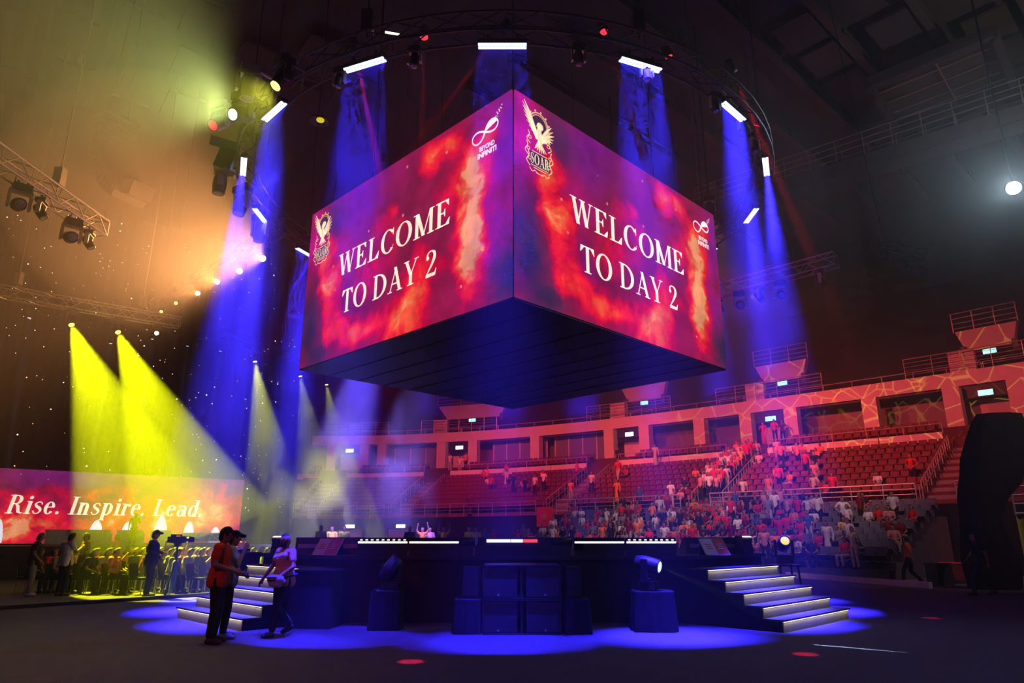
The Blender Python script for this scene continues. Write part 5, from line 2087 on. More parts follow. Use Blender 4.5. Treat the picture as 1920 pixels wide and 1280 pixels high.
# platform before the wall and white blocks on it
pl = thing('platform', 'low dark platform running before the LED wall', 'platform', (WL.x, WL.y, 0), wyaw)
g = MB()
g.box((WALL_W / 2 + 0.5, -1.5, 0.62), (WALL_W + 2, 3.4, 1.24))
part('body', g, M['stage_front'], pl)
g = MB()
g.box((WALL_W / 2 + 0.5, -1.5, 1.26), (WALL_W + 2.05, 3.45, 0.05))
part('deck', g, M['stage_top'], pl)
M['pale_block'] = mat('pale_upholstery', (0.66, 0.7, 0.72), 0.6)
R = Euler((0, 0, wyaw)).to_matrix()
for i, (px, ww, w) in enumerate([(112, 0.95, 'at the outer end of the row'), (150, 0.9, 'second in the row'), (188, 0.95, 'third in the row'), (245, 1.1, 'fourth in the row'), (302, 0.9, 'last in the row, toward the video camera')]):
    b_ = Vector((WL.x, WL.y, 1.285)) + R @ Vector((wall_u(px), -0.75, 0))
    r = thing('lounge_chair', 'pale boxy lounge chair before the LED wall, ' + w, 'chair', b_, wyaw, 'pale lounge chairs before the LED wall')
    g = MB()
    g.box((0, 0, 0.22), (ww, 0.62, 0.36)).box((0, 0, 0.03), (ww * 0.8, 0.5, 0.06))
    part('seat', g, M['pale_block'], r)
    g = MB()
    g.box((0, 0.24, 0.52), (ww, 0.16, 0.3))
    part('backrest', g, M['pale_block'], r)
    for sx in (-1, 1):
        g = MB()
        g.box((sx * (ww / 2 - 0.06), -0.02, 0.45), (0.12, 0.56, 0.12))
        part('armrest', g, M['pale_block'], r)
# slanted black lettering on a white strip at the foot of the wall
bn = thing('banner', 'white strip with slanted black letters at the end of the LED wall', 'banner', Vector((WL.x, WL.y, WALL_Z)) + R @ Vector((wall_u(345), -0.03, 0.0)), wyaw)
bw = wall_u(418) - wall_u(345)
g = MB()
g.box((bw / 2, 0, 0.27), (bw, 0.02, 0.44))
part('strip', g, mat('banner_white', (0.75, 0.72, 0.75), 0.7), bn)
g = sans('RISE  INS', bw * 0.9, 0.28, -0.014, 0.06, 0.13, 0.02, 0.25)
part('lettering', g, M['black'], bn)

# star curtain
ca = WL - XD * 9 + Vector((-XD.y, XD.x, 0)) * 3.0
cl = 13.0 + 9 + 4.0
cu = thing('star_curtain', 'black curtain sprinkled with tiny lights behind the LED wall', 'curtain', (ca.x, ca.y, 0), wyaw)
g = MB()
g.sm = True
n = 260
V, Fc = [], []
for i in range(n + 1):
    x = cl * i / n
    y = 0.10 * math.sin(x * 7.5) + 0.04 * math.sin(x * 17)
    V += [(x, y, 0.0), (x, y * 0.9, 19.0)]
for i in range(n):
    Fc.append((2 * i, 2 * i + 2, 2 * i + 3, 2 * i + 1))
g.add(V, Fc)
part('cloth', g, M['drape'], cu)
rnd = random.Random(11)
M['star_a'] = mat('white_star_light', (1, 1, 1), 0.5, emit=(1.0, 0.82, 0.62), strength=3.0, sample=False, var=0)
M['star_b'] = mat('amber_star_light', (1, 0.6, 0.3), 0.5, emit=(1.0, 0.45, 0.18), strength=2.2, sample=False, var=0)
for mm, cnt, rr in (('star_a', 340, 0.024), ('star_b', 190, 0.021)):
    g = MB()
    for _ in range(cnt):
        x, z = rnd.uniform(0.3, cl - 0.3), rnd.uniform(3.0, 18.5) ** 1.0
        y = 0.10 * math.sin(x * 7.5) + 0.04 * math.sin(x * 17) - 0.05
        q = rr * rnd.choice((0.7, 0.8, 1.0, 1.0, 1.3, 1.7))
        g.add([(x - q, y, z), (x + q, y, z), (x, y - q, z), (x, y + q, z), (x, y, z - q), (x, y, z + q)],
              [(0, 2, 5), (2, 1, 5), (1, 3, 5), (3, 0, 5), (2, 0, 4), (1, 2, 4), (3, 1, 4), (0, 3, 4)])
    o = part('star_lights', g, M[mm], cu)
    o['kind'] = 'stuff'
# slim pale beams before the curtain, from small heads on a batten
bt = []
for k, (px, py) in enumerate(((55, 592), (208, 640), (286, 632), (352, 645), (414, 655), (472, 664))):
    kx = ray(px, 760)[0] / ray(px, 760)[1]
    m_ = (kx * ca.y - ca.x) / (XD.x - kx * XD.y)          # where this column meets the curtain
    t_ = (ca.y + XD.y * m_ - 1.1) / ray(px, 760)[1]
    d_ = ray(px, py)
    src = Vector((d_[0] * t_, d_[1] * t_, CAM_H + d_[2] * t_))
    d2 = ray(px - 44, py + 300)
    t2 = t_ - 3.0
    dst = Vector((d2[0] * t2, d2[1] * t2, CAM_H + d2[2] * t2))
    p = src + Vector((0, 0, 0.36))
    bt.append(p)
    moving_head(p, dst, M['lens_cold_dim'], 'small head throwing a slim pale beam before the star curtain, %s of six' % ['first', 'second', 'third', 'fourth', 'fifth', 'last'][k], 0.6, 'slim beam heads', M['black'], 1, [((0.6, 0.72, 1.0), 60000, 2.2, 0.6, None)])
g = MB()
g.tube([p + Vector((0, 0, 0.03)) for p in bt], 0.04, 6)
for p in (bt[0], bt[2], bt[4], bt[5]):
    g.cyl(p, (p.x, p.y, 23.0), 0.015, n=5)
tag(g.build('lighting_batten', M['black']), 'thin black pipe carrying the small heads before the star curtain', 'pipe')

# ================================================================== PEOPLE


def capsule(g, p0, p1, r0, r1, n=10):
    g.ball(p0, r0, n, 6)
    g.ball(p1, r1, n, 6)
    g.cyl(p0, p1, r0, r1, n, True)


def remesh(name, prims, voxel, mats, smooth=2, inflate=0.0, parent=None):
    """one continuous skin over tapered limbs; faces take the material of the nearest limb"""
    g = MB()
    for p0, p1, r0, r1, mi in prims:
        capsule(g, p0, p1, r0 + inflate, r1 + inflate)
    me = bpy.data.meshes.new(name)
    me.from_pydata(g.v, [], g.f)
    o = bpy.data.objects.new(name, me)
    COL.objects.link(o)
    md = o.modifiers.new('r', 'REMESH')
    md.mode = 'VOXEL'
    md.voxel_size = voxel
    if smooth:
        ms = o.modifiers.new('s', 'SMOOTH')
        ms.iterations = smooth
        ms.factor = 0.5
    dg = bpy.context.evaluated_depsgraph_get()
    m2 = bpy.data.meshes.new_from_object(o.evaluated_get(dg))
    bpy.data.objects.remove(o)
    bpy.data.meshes.remove(me)
    m2.name = name
    m2.materials.clear()
    for m in mats:
        m2.materials.append(m)
    nf = len(m2.polygons)
    if len(mats) > 1 and nf:
        C_ = np.empty(nf * 3)
        m2.polygons.foreach_get('center', C_)
        C_ = C_.reshape(-1, 3)
        best = np.full(nf, 1e9)
        idx = np.zeros(nf, dtype=np.int32)
        for p0, p1, r0, r1, mi in prims:
            a, b = np.array(p0), np.array(p1)
            ab = b - a
            t = np.clip(((C_ - a) @ ab) / max(ab @ ab, 1e-9), 0, 1)
            dd = np.linalg.norm(C_ - (a + t[:, None] * ab), axis=1) - (r0 + (r1 - r0) * t)
            w = dd < best
            best[w] = dd[w]
            idx[w] = mi
        m2.polygons.foreach_set('material_index', idx)
    m2.polygons.foreach_set('use_smooth', [True] * nf)
    m2.update()
    return m2


def link_mesh(name, me, parent=None):
    o = bpy.data.objects.new(name, me)
    COL.objects.link(o)
    if parent is not None:
        o.parent = parent
        reg(o, parent)
    return o


V3 = Vector


def joints(**kw):
    """standing adult, 1.72 m, facing +Y; joints overridden by keyword"""
    J = dict(pel=V3((0, 0, 0.94)), waist=V3((0, 0.01, 1.10)), chest=V3((0, 0.0, 1.28)), neck=V3((0, -0.005, 1.45)), head=V3((0, 0.02, 1.585)), face=V3((0, 1, 0)),
             sl=V3((-0.185, -0.005, 1.40)), sr=V3((0.185, -0.005, 1.40)), el=V3((-0.245, -0.03, 1.13)), er=V3((0.245, -0.03, 1.13)), wl=V3((-0.255, 0.06, 0.89)), wr=V3((0.255, 0.06, 0.89)),
             hl=V3((-0.09, 0, 0.90)), hr=V3((0.09, 0, 0.90)), kl=V3((-0.105, 0.02, 0.49)), kr=V3((0.105, 0.02, 0.49)), al=V3((-0.11, -0.02, 0.085)), ar=V3((0.11, -0.02, 0.085)),
             tl=V3((-0.13, 0.15, 0.035)), tr=V3((0.13, 0.15, 0.035)))
    for k, v in kw.items():
        J[k] = V3(v)
    return J


def limbs(J, detail=False, sleeve=0.6, shorts=False, dress=False, longhair=False, hat=False, girth=1.0):
    """tapered limbs of a clothed figure: material slots 0 skin, 1 top, 2 trousers, 3 hair, 4 shoes"""
    P = []
    a = P.append
    f = J['face'].normalized()
    side = f.cross(V3((0, 0, 1))).normalized()
    G = girth
    # trunk
    a((J['pel'], J['waist'], 0.135 * G, 0.128 * G, 1))
    a((J['waist'], J['chest'], 0.128 * G, 0.145 * G, 1))
    a((J['chest'], J['neck'] - V3((0, 0, 0.06)), 0.14 * G, 0.085, 1))
    a((J['sl'], J['sr'], 0.072, 0.072, 1))
    a((J['hl'], J['hr'], 0.105 * G, 0.105 * G, 2))
    # neck and head
    up = (J['head'] - J['neck']).normalized()
    a((J['neck'], J['head'] - up * 0.03, 0.052, 0.05, 0))
    H = J['head']
    a((H - up * 0.045 + f * 0.018, H + up * 0.045 - f * 0.005, 0.070, 0.088, 0))
    a((H - up * 0.085 + f * 0.045, H - up * 0.06 + f * 0.04, 0.038, 0.045, 0))
    if detail:
        a((H + f * 0.090 + up * 0.0, H + f * 0.108 - up * 0.032, 0.009, 0.014, 0))      # nose
        for s_ in (-1, 1):
            a((H + side * s_ * 0.083 - up * 0.02, H + side * s_ * 0.085 + up * 0.015, 0.012, 0.014, 0))   # ears
            a((H + f * 0.082 + side * s_ * 0.034 + up * 0.018, H + f * 0.08 + side * s_ * 0.04 + up * 0.02, 0.012, 0.012, 0))  # brow
        a((H + f * 0.082 - up * 0.062 - side * 0.018, H + f * 0.082 - up * 0.062 + side * 0.018, 0.010, 0.010, 0))   # mouth
    if not hat:
        a((H + up * 0.035 - f * 0.02, H + up * 0.06 - f * 0.005, 0.092, 0.080, 3))
        a((H - up * 0.03 - f * 0.035, H + up * 0.03 - f * 0.03, 0.070, 0.085, 3))
    else:
        a((H + up * 0.045 - f * 0.015, H + up * 0.065 - f * 0.005, 0.097, 0.085, 3))
        a((H + up * 0.055 + f * 0.06, H + up * 0.045 + f * 0.15, 0.045, 0.03, 3))
    if longhair:
        a((H - f * 0.05, H - f * 0.075 - up * 0.24, 0.085, 0.075, 3))
    # arms
    for s_, S_, E_, W_ in ((-1, 'sl', 'el', 'wl'), (1, 'sr', 'er', 'wr')):
        s, e, w = J[S_], J[E_], J[W_]
        if sleeve < 1:
            m_ = s.lerp(e, sleeve)
            a((s, m_, 0.068, 0.060, 1))
            a((m_, e, 0.046, 0.042, 0))
            a((e, w, 0.042, 0.029, 0))
        else:
            a((s, e, 0.066, 0.052, 1))
            a((e, w, 0.050, 0.038, 1))
        d = (w - e).normalized()
        if detail:
            n_ = d.cross(V3((s_, 0.3, 0.1))).normalized()
            b_ = d.cross(n_).normalized()
            a((w + d * 0.01, w + d * 0.075, 0.027, 0.030, 0))
            a((w + d * 0.03 + n_ * 0.018, w + d * 0.08 + n_ * 0.024, 0.018, 0.014, 0))
            a((w + d * 0.03 - n_ * 0.018, w + d * 0.08 - n_ * 0.024, 0.018, 0.014, 0))
            for q, ln in ((-1.5, 0.052), (-0.5, 0.068), (0.5, 0.072), (1.5, 0.06)):
                k0 = w + d * 0.085 + n_ * q * 0.018
                k1 = k0 + d * ln * 0.6 + b_ * 0.008
                k2 = k1 + d * ln * 0.35 + b_ * 0.03
                a((k0, k1, 0.0095, 0.0085, 0))
                a((k1, k2, 0.0085, 0.0075, 0))
            t0 = w + d * 0.03 + n_ * 0.028
            a((t0, t0 + d * 0.035 + n_ * 0.025, 0.011, 0.010, 0))
            a((t0 + d * 0.035 + n_ * 0.025, t0 + d * 0.065 + n_ * 0.026 + b_ * 0.01, 0.010, 0.008, 0))
        else:
            a((w, w + d * 0.10, 0.030, 0.030, 0))
    # legs
    for H_, K_, A_, T_ in (('hl', 'kl', 'al', 'tl'), ('hr', 'kr', 'ar', 'tr')):
        h, k, an, t = J[H_], J[K_], J[A_], J[T_]
        if shorts:
            m_ = h.lerp(k, 0.9)
            a((h, m_, 0.092 * G, 0.074, 2))
            a((m_, k, 0.058, 0.055, 0))
            a((k, k.lerp(an, 0.35), 0.055, 0.056, 0))
            a((k.lerp(an, 0.35), an, 0.056, 0.036, 0))
        else:
            a((h, k, 0.096 * G, 0.070, 2))
            a((k, an + (k - an).normalized() * 0.05, 0.070, 0.058, 2))
        a((an + V3((0, 0, -0.03)), t, 0.048, 0.038, 4))
        back = (an - t)
        back.z = 0
        a((an + back.normalized() * 0.03 + V3((0, 0, -0.045)), t + V3((0, 0, -0.002)), 0.038, 0.036, 4))
    if dress:
        lo = (J['al'] + J['ar']) / 2 + V3((0, 0, 0.16))
        mid = (J['kl'] + J['kr']) / 2
        a((J['pel'], mid, 0.14, 0.16, 1))
        a((mid, lo, 0.16, 0.17, 1))
    return P


M['shoe'] = mat('dark_shoe', (0.03, 0.028, 0.03), 0.6)
M['shoe_white'] = mat('white_shoe', (0.6, 0.58, 0.6), 0.6)
M['pale_cloth'] = mat('pale_trousers', (0.40, 0.35, 0.30), 0.9, spec=0.15)
M['navy_cloth'] = mat('navy_cloth', (0.02, 0.022, 0.06), 0.9, spec=0.15)

# ---- crowd figures (small in the picture): one continuous mesh each, coloured top per copy
STAND = joints()
STAND_PHONE = joints(er=(0.26, 0.10, 1.18), wr=(0.16, 0.30, 1.36), el=(-0.26, -0.02, 1.13))
ARMS_UP = joints(el=(-0.30, 0.02, 1.58), wl=(-0.27, 0.08, 1.84), er=(0.28, 0.06, 1.55), wr=(0.22, 0.12, 1.80))
AKIMBO = joints(el=(-0.36, -0.06, 1.18), wl=(-0.19, 0.06, 1.04), er=(0.36, -0.06, 1.18), wr=(0.19, 0.06, 1.04))
WALK = joints(kl=(-0.10, 0.20, 0.52), al=(-0.10, 0.26, 0.10), tl=(-0.11, 0.42, 0.05), kr=(0.10, 0.02, 0.50), ar=(0.10, -0.30, 0.16), tr=(0.10, -0.15, 0.045),
              el=(-0.25, -0.14, 1.15), wl=(-0.24, -0.16, 0.90), er=(0.25, 0.06, 1.15), wr=(0.25, 0.22, 0.95))
def seated(lean=0.0, **kw):
    J = dict(pel=(0, -0.02, 0.52), waist=(0, -0.02 + lean * 0.3, 0.68), chest=(0, -0.02 + lean * 0.7, 0.86), neck=(0, -0.02 + lean, 1.03), head=(0, 0.01 + lean * 1.15, 1.165), sl=(-0.18, -0.03 + lean, 0.98), sr=(0.18, -0.03 + lean, 0.98),
             el=(-0.24, 0.03 + lean * 0.7, 0.73), er=(0.24, 0.03 + lean * 0.7, 0.73), wl=(-0.12, 0.26, 0.66), wr=(0.12, 0.26, 0.66),
             hl=(-0.10, 0.0, 0.50), hr=(0.10, 0.0, 0.50), kl=(-0.13, 0.42, 0.50), kr=(0.13, 0.42, 0.50), al=(-0.13, 0.40, 0.10), ar=(0.13, 0.40, 0.10), tl=(-0.14, 0.56, 0.04), tr=(0.14, 0.56, 0.04))
    J.update(kw)
    return joints(**J)
SIT = seated()
SIT_LEAN = seated(0.16, wl=(-0.06, 0.36, 0.60), wr=(0.06, 0.36, 0.60))
SIT_PHONE = seated(0.03, er=(0.25, 0.16, 0.82), wr=(0.10, 0.30, 1.06))
SIT_UP = seated(0.0, el=(-0.28, 0.05, 1.16), wl=(-0.22, 0.10, 1.42), er=(0.24, 0.12, 0.75))

CM = [M['skin'], M['tint'], M['dark_cloth'], M['hair'], M['shoe']]
CROWD = {}
for nm, J, kw in (('stand', STAND, {}), ('phone', STAND_PHONE, {}), ('arms', ARMS_UP, {}), ('akimbo', AKIMBO, {}), ('walk', WALK, {}), ('gown', STAND_PHONE, dict(dress=True, longhair=True, sleeve=1.0)),
                  ('sit', SIT, {}), ('sitlong', SIT, dict(longhair=True)), ('lean', SIT_LEAN, {}), ('sitphone', SIT_PHONE, {}), ('situp', SIT_UP, {}), ('sithat', SIT_LEAN, dict(hat=True))):
    me = remesh('person_' + nm, limbs(J, **kw), 0.024, CM, 1)
    CROWD[nm] = me
    m2 = me.copy()
    m2.materials[2] = M['pale_cloth']
    CROWD[nm + '_pale'] = m2
POSE_WORD = {'stand': 'standing', 'phone': 'with phone up', 'arms': 'arms raised', 'akimbo': 'hands on hips', 'walk': 'walking', 'gown': 'in long gown', 'sit': 'seated', 'sitlong': 'seated long-haired',
             'lean': 'leaning forward', 'sitphone': 'seated with phone', 'situp': 'one arm raised', 'sithat': 'seated in a cap'}
TOPS = {'red': (0.55, 0.02, 0.025), 'white': (0.62, 0.58, 0.56), 'orange': (0.65, 0.17, 0.03), 'maroon': (0.16, 0.012, 0.02), 'black': (0.018, 0.016, 0.02), 'grey': (0.20, 0.19, 0.20), 'yellow': (0.60, 0.40, 0.04), 'blue': (0.05, 0.10, 0.30),
        'pink': (0.55, 0.22, 0.22), 'navy': (0.02, 0.02, 0.07), 'cream': (0.60, 0.50, 0.36), 'lime': (0.5, 0.55, 0.06)}


def crowd(kind, top, p, rz, label, group, pale=False, s=1.0):
    o = bpy.data.objects.new('person', CROWD[kind + ('_pale' if pale else '')])
    COL.objects.link(o)
    c = TOPS[top]
    k = random.uniform(0.85, 1.15)
    o.color = (c[0] * k, c[1] * k, c[2] * k, 1)
    o.location = p
    o.rotation_euler = (0, 0, rz)
    o.scale = (s, s, s)
    return tag(o, label, 'person', group)


ONES = ['', 'first', 'second', 'third', 'fourth', 'fifth', 'sixth', 'seventh', 'eighth', 'ninth', 'tenth', 'eleventh', 'twelfth', 'thirteenth', 'fourteenth', 'fifteenth', 'sixteenth', 'seventeenth', 'eighteenth', 'nineteenth']


def nth(n):
    if n < 20:
        return ONES[n]
    t = ['twent', 'thirt', 'fort', 'fift', 'sixt'][n // 10 - 2]
    return t + 'ieth' if n % 10 == 0 else t + 'y-' + ONES[n % 10]


# ------------------------------------------------------------------ seats of the stands


def seat_mesh(m):
    g = MB()
    prof = []
    for x0, x1 in ((-0.22, 0.22),):
        # backrest, slightly hollow, then tipped-up pan
        V = []
        for i in range(5):
            x = x0 + (x1 - x0) * i / 4
            hol = -0.03 * (1 - ((i - 2) / 2) ** 2)
            for y, z in ((-0.16 + hol, 0.42), (-0.20 + hol, 0.64), (-0.25 + hol, 0.86), (-0.29 + hol, 0.86), (-0.24 + hol, 0.64), (-0.20 + hol, 0.40)):
                V.append((x, y, z))
        Fc = []
        for i in range(4):
            for j in range(6):
                a, b = i * 6 + j, i * 6 + (j + 1) % 6
                Fc.append((a, b, b + 6, a + 6))
        Fc += [tuple(range(5, -1, -1)), tuple(range(24, 30))]
        g.add(V, Fc)
    g.box((0, 0.0, 0.46), (0.42, 0.36, 0.06), (0.5, 0, 0))
    g.box((0, -0.16, 0.2), (0.10, 0.08, 0.46))
    for sx in (-1, 1):
        g.box((sx * 0.235, -0.06, 0.58), (0.03, 0.30, 0.04))
        g.box((sx * 0.235, -0.18, 0.44), (0.03, 0.06, 0.30))
    o = g.build('stadium_seat', m)
    me = o.data
    bpy.data.objects.remove(o)
    return me


SEAT_RED, SEAT_GREY = seat_mesh(M['seat_red']), seat_mesh(M['seat_grey'])
MAX_SINGLE = 300


def place_seats(spots, me, m, lab, group, rest_label, name='stadium_seat'):
    """spots: (point, rz, row label); the nearest become objects, the rest one mass"""
    spots.sort(key=lambda q: (q[0] - Vector((0, 0, CAM_H))).length)
    for p, rz, w in spots[:MAX_SINGLE]:
        o = bpy.data.objects.new(name, me)
        COL.objects.link(o)
        o.location = p
        o.rotation_euler = (0, 0, rz)
        tag(o, lab % w, 'seat', group % w)
    rest = spots[MAX_SINGLE:]
    if rest:
        g = MB()
        V0 = [v.co.copy() for v in me.vertices]
        F0 = [tuple(q.vertices) for q in me.polygons]
        for p, rz, w in rest:
            R_ = Euler((0, 0, rz)).to_matrix()
            g.add([p + R_ @ v for v in V0], F0)
        tag(g.build(name + 's', m), rest_label, 'seats', kind='stuff')


rnd = random.Random(5)
PX_OF = lambda p: proj(p.x, p.y, p.z)


def near_vom(s, w=1.15):
    return any(abs(s - v) < w for v in VOM)


# ---- lower grey rows: people and empty seats
grey_spots, ppl_count = [], 0
for j, (d, z) in enumerate(ROWS_G):
    s = SG0 + 0.3
    cnt = 0
    while s < SG1 - 0.2:
        p = bowl(s, d, z)
        px, py = PX_OF(p)
        # how full the stand is, after the photograph
        if px > 1700:
            pr = 0.12
        elif px > 1530:
            pr = 0.44 if 2 <= j <= 7 else 0.2
        elif px > 1330:
            pr = 0.70
        elif px > 1150:
            pr = 0.70
        else:
            pr = 0.36
        if py > 1062 and px > 1300:
            pr *= 0.8
        if rnd.random() < pr and ppl_count < 262:
            cnt += 1
            ppl_count += 1
            kind = rnd.choices(['sit', 'sitlong', 'lean', 'sitphone', 'situp', 'sithat', 'stand', 'phone', 'akimbo', 'gown', 'arms'], [28, 12, 14, 8, 3, 6, 13, 8, 4, 4, 2])[0]
            top = rnd.choices(['red', 'white', 'orange', 'maroon', 'black', 'grey', 'yellow', 'blue', 'pink', 'navy', 'cream'], [30, 22, 7, 13, 12, 8, 2, 3, 6, 5, 4])[0]
            off = 0.24 if kind in ('stand', 'phone', 'akimbo', 'gown', 'arms') else 0.0
            q = bowl(s, d + off, z)
            crowd(kind, top, q, bowl_face(s) + rnd.uniform(-0.5, 0.5), 'person in %s top %s, %s grey row, %s from the tower' % (top, POSE_WORD[kind], ONES[j + 1], nth(cnt)), 'people in the grey rows', rnd.random() < 0.25, rnd.uniform(0.93, 1.04))
        else:
            grey_spots.append((bowl(s, d - 0.02, z), bowl_face(s), ONES[j + 1]))
        s += 0.56
place_seats(grey_spots, SEAT_GREY, M['seat_grey'], 'empty grey stadium seat in the %s grey row from the top', 'empty grey seats, %s row', 'mass of empty grey seats farther back in the low stand', 'bleacher_seat')

# ---- upper red rows
red_spots = []
UP = {}
for i, (d, z) in enumerate(ROWS_R):
    s = PAR0 + 0.5
    cnt = 0
    while s < S1 - 1:
        if not near_vom(s):
            p = bowl(s, d, z)
            px, py = PX_OF(p)
            pr = 0.0
            if 1440 < px < 1570:
                pr = 0.22 if i < 5 else 0.3
            elif 1250 < px <= 1440:
                pr = 0.10 if i < 5 else 0.22
            elif 1640 < px < 1760 and i >= 5:
                pr = 0.10
            elif 880 < px < 1060:
                pr = 0.05
            elif px <= 1250 and px > 1060:
                pr = 0.03
            if rnd.random() < pr:
                cnt += 1
                kind = rnd.choices(['sit', 'lean', 'stand', 'phone', 'akimbo', 'gown', 'sitlong'], [24, 14, 24, 12, 8, 6, 8])[0]
                top = rnd.choices(['red', 'white', 'orange', 'maroon', 'black', 'pink', 'cream'], [32, 24, 16, 8, 10, 8, 4])[0]
                off = 0.22 if kind in ('stand', 'phone', 'akimbo', 'gown') else 0.0
                crowd(kind, top, bowl(s, d + off, z), bowl_face(s) + rnd.uniform(-0.5, 0.5), 'person in %s top %s, %s red row, %s from the tower' % (top, POSE_WORD[kind], ONES[i + 1], nth(cnt)), 'people in the red rows', rnd.random() < 0.25, rnd.uniform(0.93, 1.04))
            else:
                red_spots.append((bowl(s, d - 0.02, z), bowl_face(s), ONES[i + 1]))
        s += 0.55
for d, z in ((3.5, 7.35), (2.65, 7.75)):
    s = PAR0 + 0.5
    while s < S1 - 1:
        if not near_vom(s, 2.4):
            red_spots.append((bowl(s, d, z), bowl_face(s), 'suite'))
        s += 0.55
place_seats(red_spots, SEAT_RED, M['seat_red'], 'empty dark red stadium seat in the %s red row below the parapet', 'empty red seats, %s row', 'mass of empty red seats farther round the bowl')

# ---- people coming down the stairs of the second passage, and lone ones elsewhere
k = 0
for i in range(len(ROWS_R) * 2):
    d = 4.6 + 0.42 * i
    z = float(np.interp(d, [q[0] for q in ROWS_R], [q[1] for q in ROWS_R])) + 0.22
    for sx in (-0.55, 0.0, 0.55):
        if rnd.random() < 0.72:
            k += 1
            kind = rnd.choices(['stand', 'phone', 'walk', 'arms', 'akimbo'], [40, 18, 26, 6, 10])[0]
            top = rnd.choices(['orange', 'red', 'white', 'pink', 'black', 'cream', 'yellow'], [24, 26, 24, 8, 10, 6, 4])[0]
            crowd(kind, top, bowl(VOM[1] + sx + rnd.uniform(-0.1, 0.1), d, z), bowl_face(VOM[1]) + rnd.uniform(-0.6, 0.6), 'person in %s top %s, %s down the crowded stairs' % (top, POSE_WORD[kind], nth(k)), 'people on the crowded stairs', rnd.random() < 0.3, rnd.uniform(0.93, 1.04))
for k, (px, d, z, kind, top, w) in enumerate([(1434, 1.5, 8.2, 'gown', 'red', 'inside the second passage by its pillar'), (1455, 2.4, 8.2, 'stand', 'red', 'in the middle of the second passage'), (1470, 1.6, 8.2, 'akimbo', 'maroon', 'at the back of the second passage'),
                                              (1160, 4.3, 7.0, 'stand', 'black', 'at the head of the third passage stairs'), (1160, 8.0, 5.6, 'walk', 'red', 'midway down the third passage stairs'), (1230, 5.8, 6.75, 'gown', 'lime', 'under the parapet, bright under a yellow beam'),
                                              (843, 3.0, 7.75, 'stand', 'white', 'at the mouth of the fourth passage'), (862, 3.4, 7.4, 'akimbo', 'white', 'in the fourth passage'), (873, 3.0, 7.75, 'phone', 'pink', 'in the fourth passage near the far pillar'),
                                              (1003, 9.5, 4.7, 'stand', 'white', 'among empty red seats above the walkway'), (1020, 9.0, 5.0, 'phone', 'white', 'among empty red seats beside another white shirt'), (963, 9.2, 4.9, 'stand', 'navy', 'alone among the far red seats'),
                                              (1110, 9.8, 4.6, 'stand', 'white', 'on the lower part of the third passage stairs'), (1071, 11.0, 4.0, 'stand', 'orange', 'at the foot of the third passage stairs'), (1158, 11.3, 3.8, 'gown', 'orange', 'standing alone in a skirt below the yellow-lit seats'),
                                              (1200, 12.5, 3.15, 'stand', 'blue', 'on the front walkway in pale blue'), (881, 12.6, 3.15, 'gown', 'maroon', 'leaning at the far walkway railing')]):
    s = s_at(px, d, z)
    crowd(kind, top, bowl(s, d, z), bowl_face(s) + rnd.uniform(-0.3, 0.3), 'person in %s top %s' % (top, w), 'lone people around the passages', rnd.random() < 0.3)
# ================================================================== NEAR PEOPLE (each with body, clothes, hair, shoes)
def figure(label, J, loc, rz, top, trousers='dark_cloth', shoe='shoe', skin='skin', s=1.0, vox=0.011, hat=None, longhair=False, sleeve=0.55, shorts=False, dress=False, girth=1.0, group=None, extras=None):
    r = thing('person', label, 'person', loc, rz, group)
    r.scale = (s, s, s)
    P = limbs(J, True, sleeve, shorts, dress, longhair, bool(hat), girth)
    skinP = []
    for p0, p1, r0, r1, mi in P:
        if mi == 0:
            skinP.append((p0, p1, r0, r1, 0))
        elif mi == 1 or mi == 2:
            skinP.append((p0, p1, r0 * 0.86, r1 * 0.86, 0))
        elif mi == 4:
            skinP.append((p0, p1, r0 * 0.8, r1 * 0.8, 0))
    link_mesh('body', remesh('body', skinP, vox * 0.8, [M[skin]], 1), r)
    tp = [p for p in P if p[4] == 1]
    # hem of the shirt falls a little below the waist
    if not dress:
        tp.append((J['pel'] + V3((0, 0, 0.02)), J['waist'], 0.148 * girth, 0.14 * girth, 1))
        for k in (-1, 1):
            for q in (-0.06, 0.05):
                tp.append((J['hl' if k < 0 else 'hr'] + V3((k * 0.012, q, -0.01)), J['pel'] + V3((k * 0.085, q * 0.8, 0.12)), 0.092 * girth, 0.08 * girth, 1))
    o = link_mesh('top', remesh('top', tp, vox, [M['tint']], 2, 0.006), r)
    c = TOPS[top] if isinstance(top, str) else top
    o.color = (*c, 1)
    link_mesh('trousers', remesh('trousers', [p for p in P if p[4] == 2], vox, [M[trousers]], 2, 0.003), r)
    hp = [p for p in P if p[4] == 3]
    link_mesh('cap' if hat else 'hair', remesh('hair', hp, vox, [M['tint'] if hat else M['hair']], 1), r).color = (*(hat or (0.01, 0.01, 0.01)), 1)
    if hat:
        f = J['face'].normalized()
        up = (J['head'] - J['neck']).normalized()
        H = J['head']
        link_mesh('hair', remesh('hair', [(H - up * 0.03 - f * 0.035, H + up * 0.03 - f * 0.03, 0.070, 0.085, 3)], vox, [M['hair']], 1), r)
    for A_, T_ in (('al', 'tl'), ('ar', 'tr')):
        sp = [p for p in P if p[4] == 4 and ((p[0] - J[A_]).length < 0.12)]
        link_mesh('shoe', remesh('shoe', sp, vox * 0.9, [M[shoe]], 1, 0.004), r)
    # eyes
    f = J['face'].normalized()
    up = (J['head'] - J['neck']).normalized()
    sd = f.cross(up).normalized()
    for k in (-1, 1):
        g = MB()
        g.sm = True
        g.ball(J['head'] + f * 0.083 + sd * k * 0.034 + up * 0.002, (0.012, 0.008, 0.008), 8, 6)
        part('eye', g, M['hair'], r)
    return r


def facing(x, y):
    return math.atan2(y, x) - PI / 2


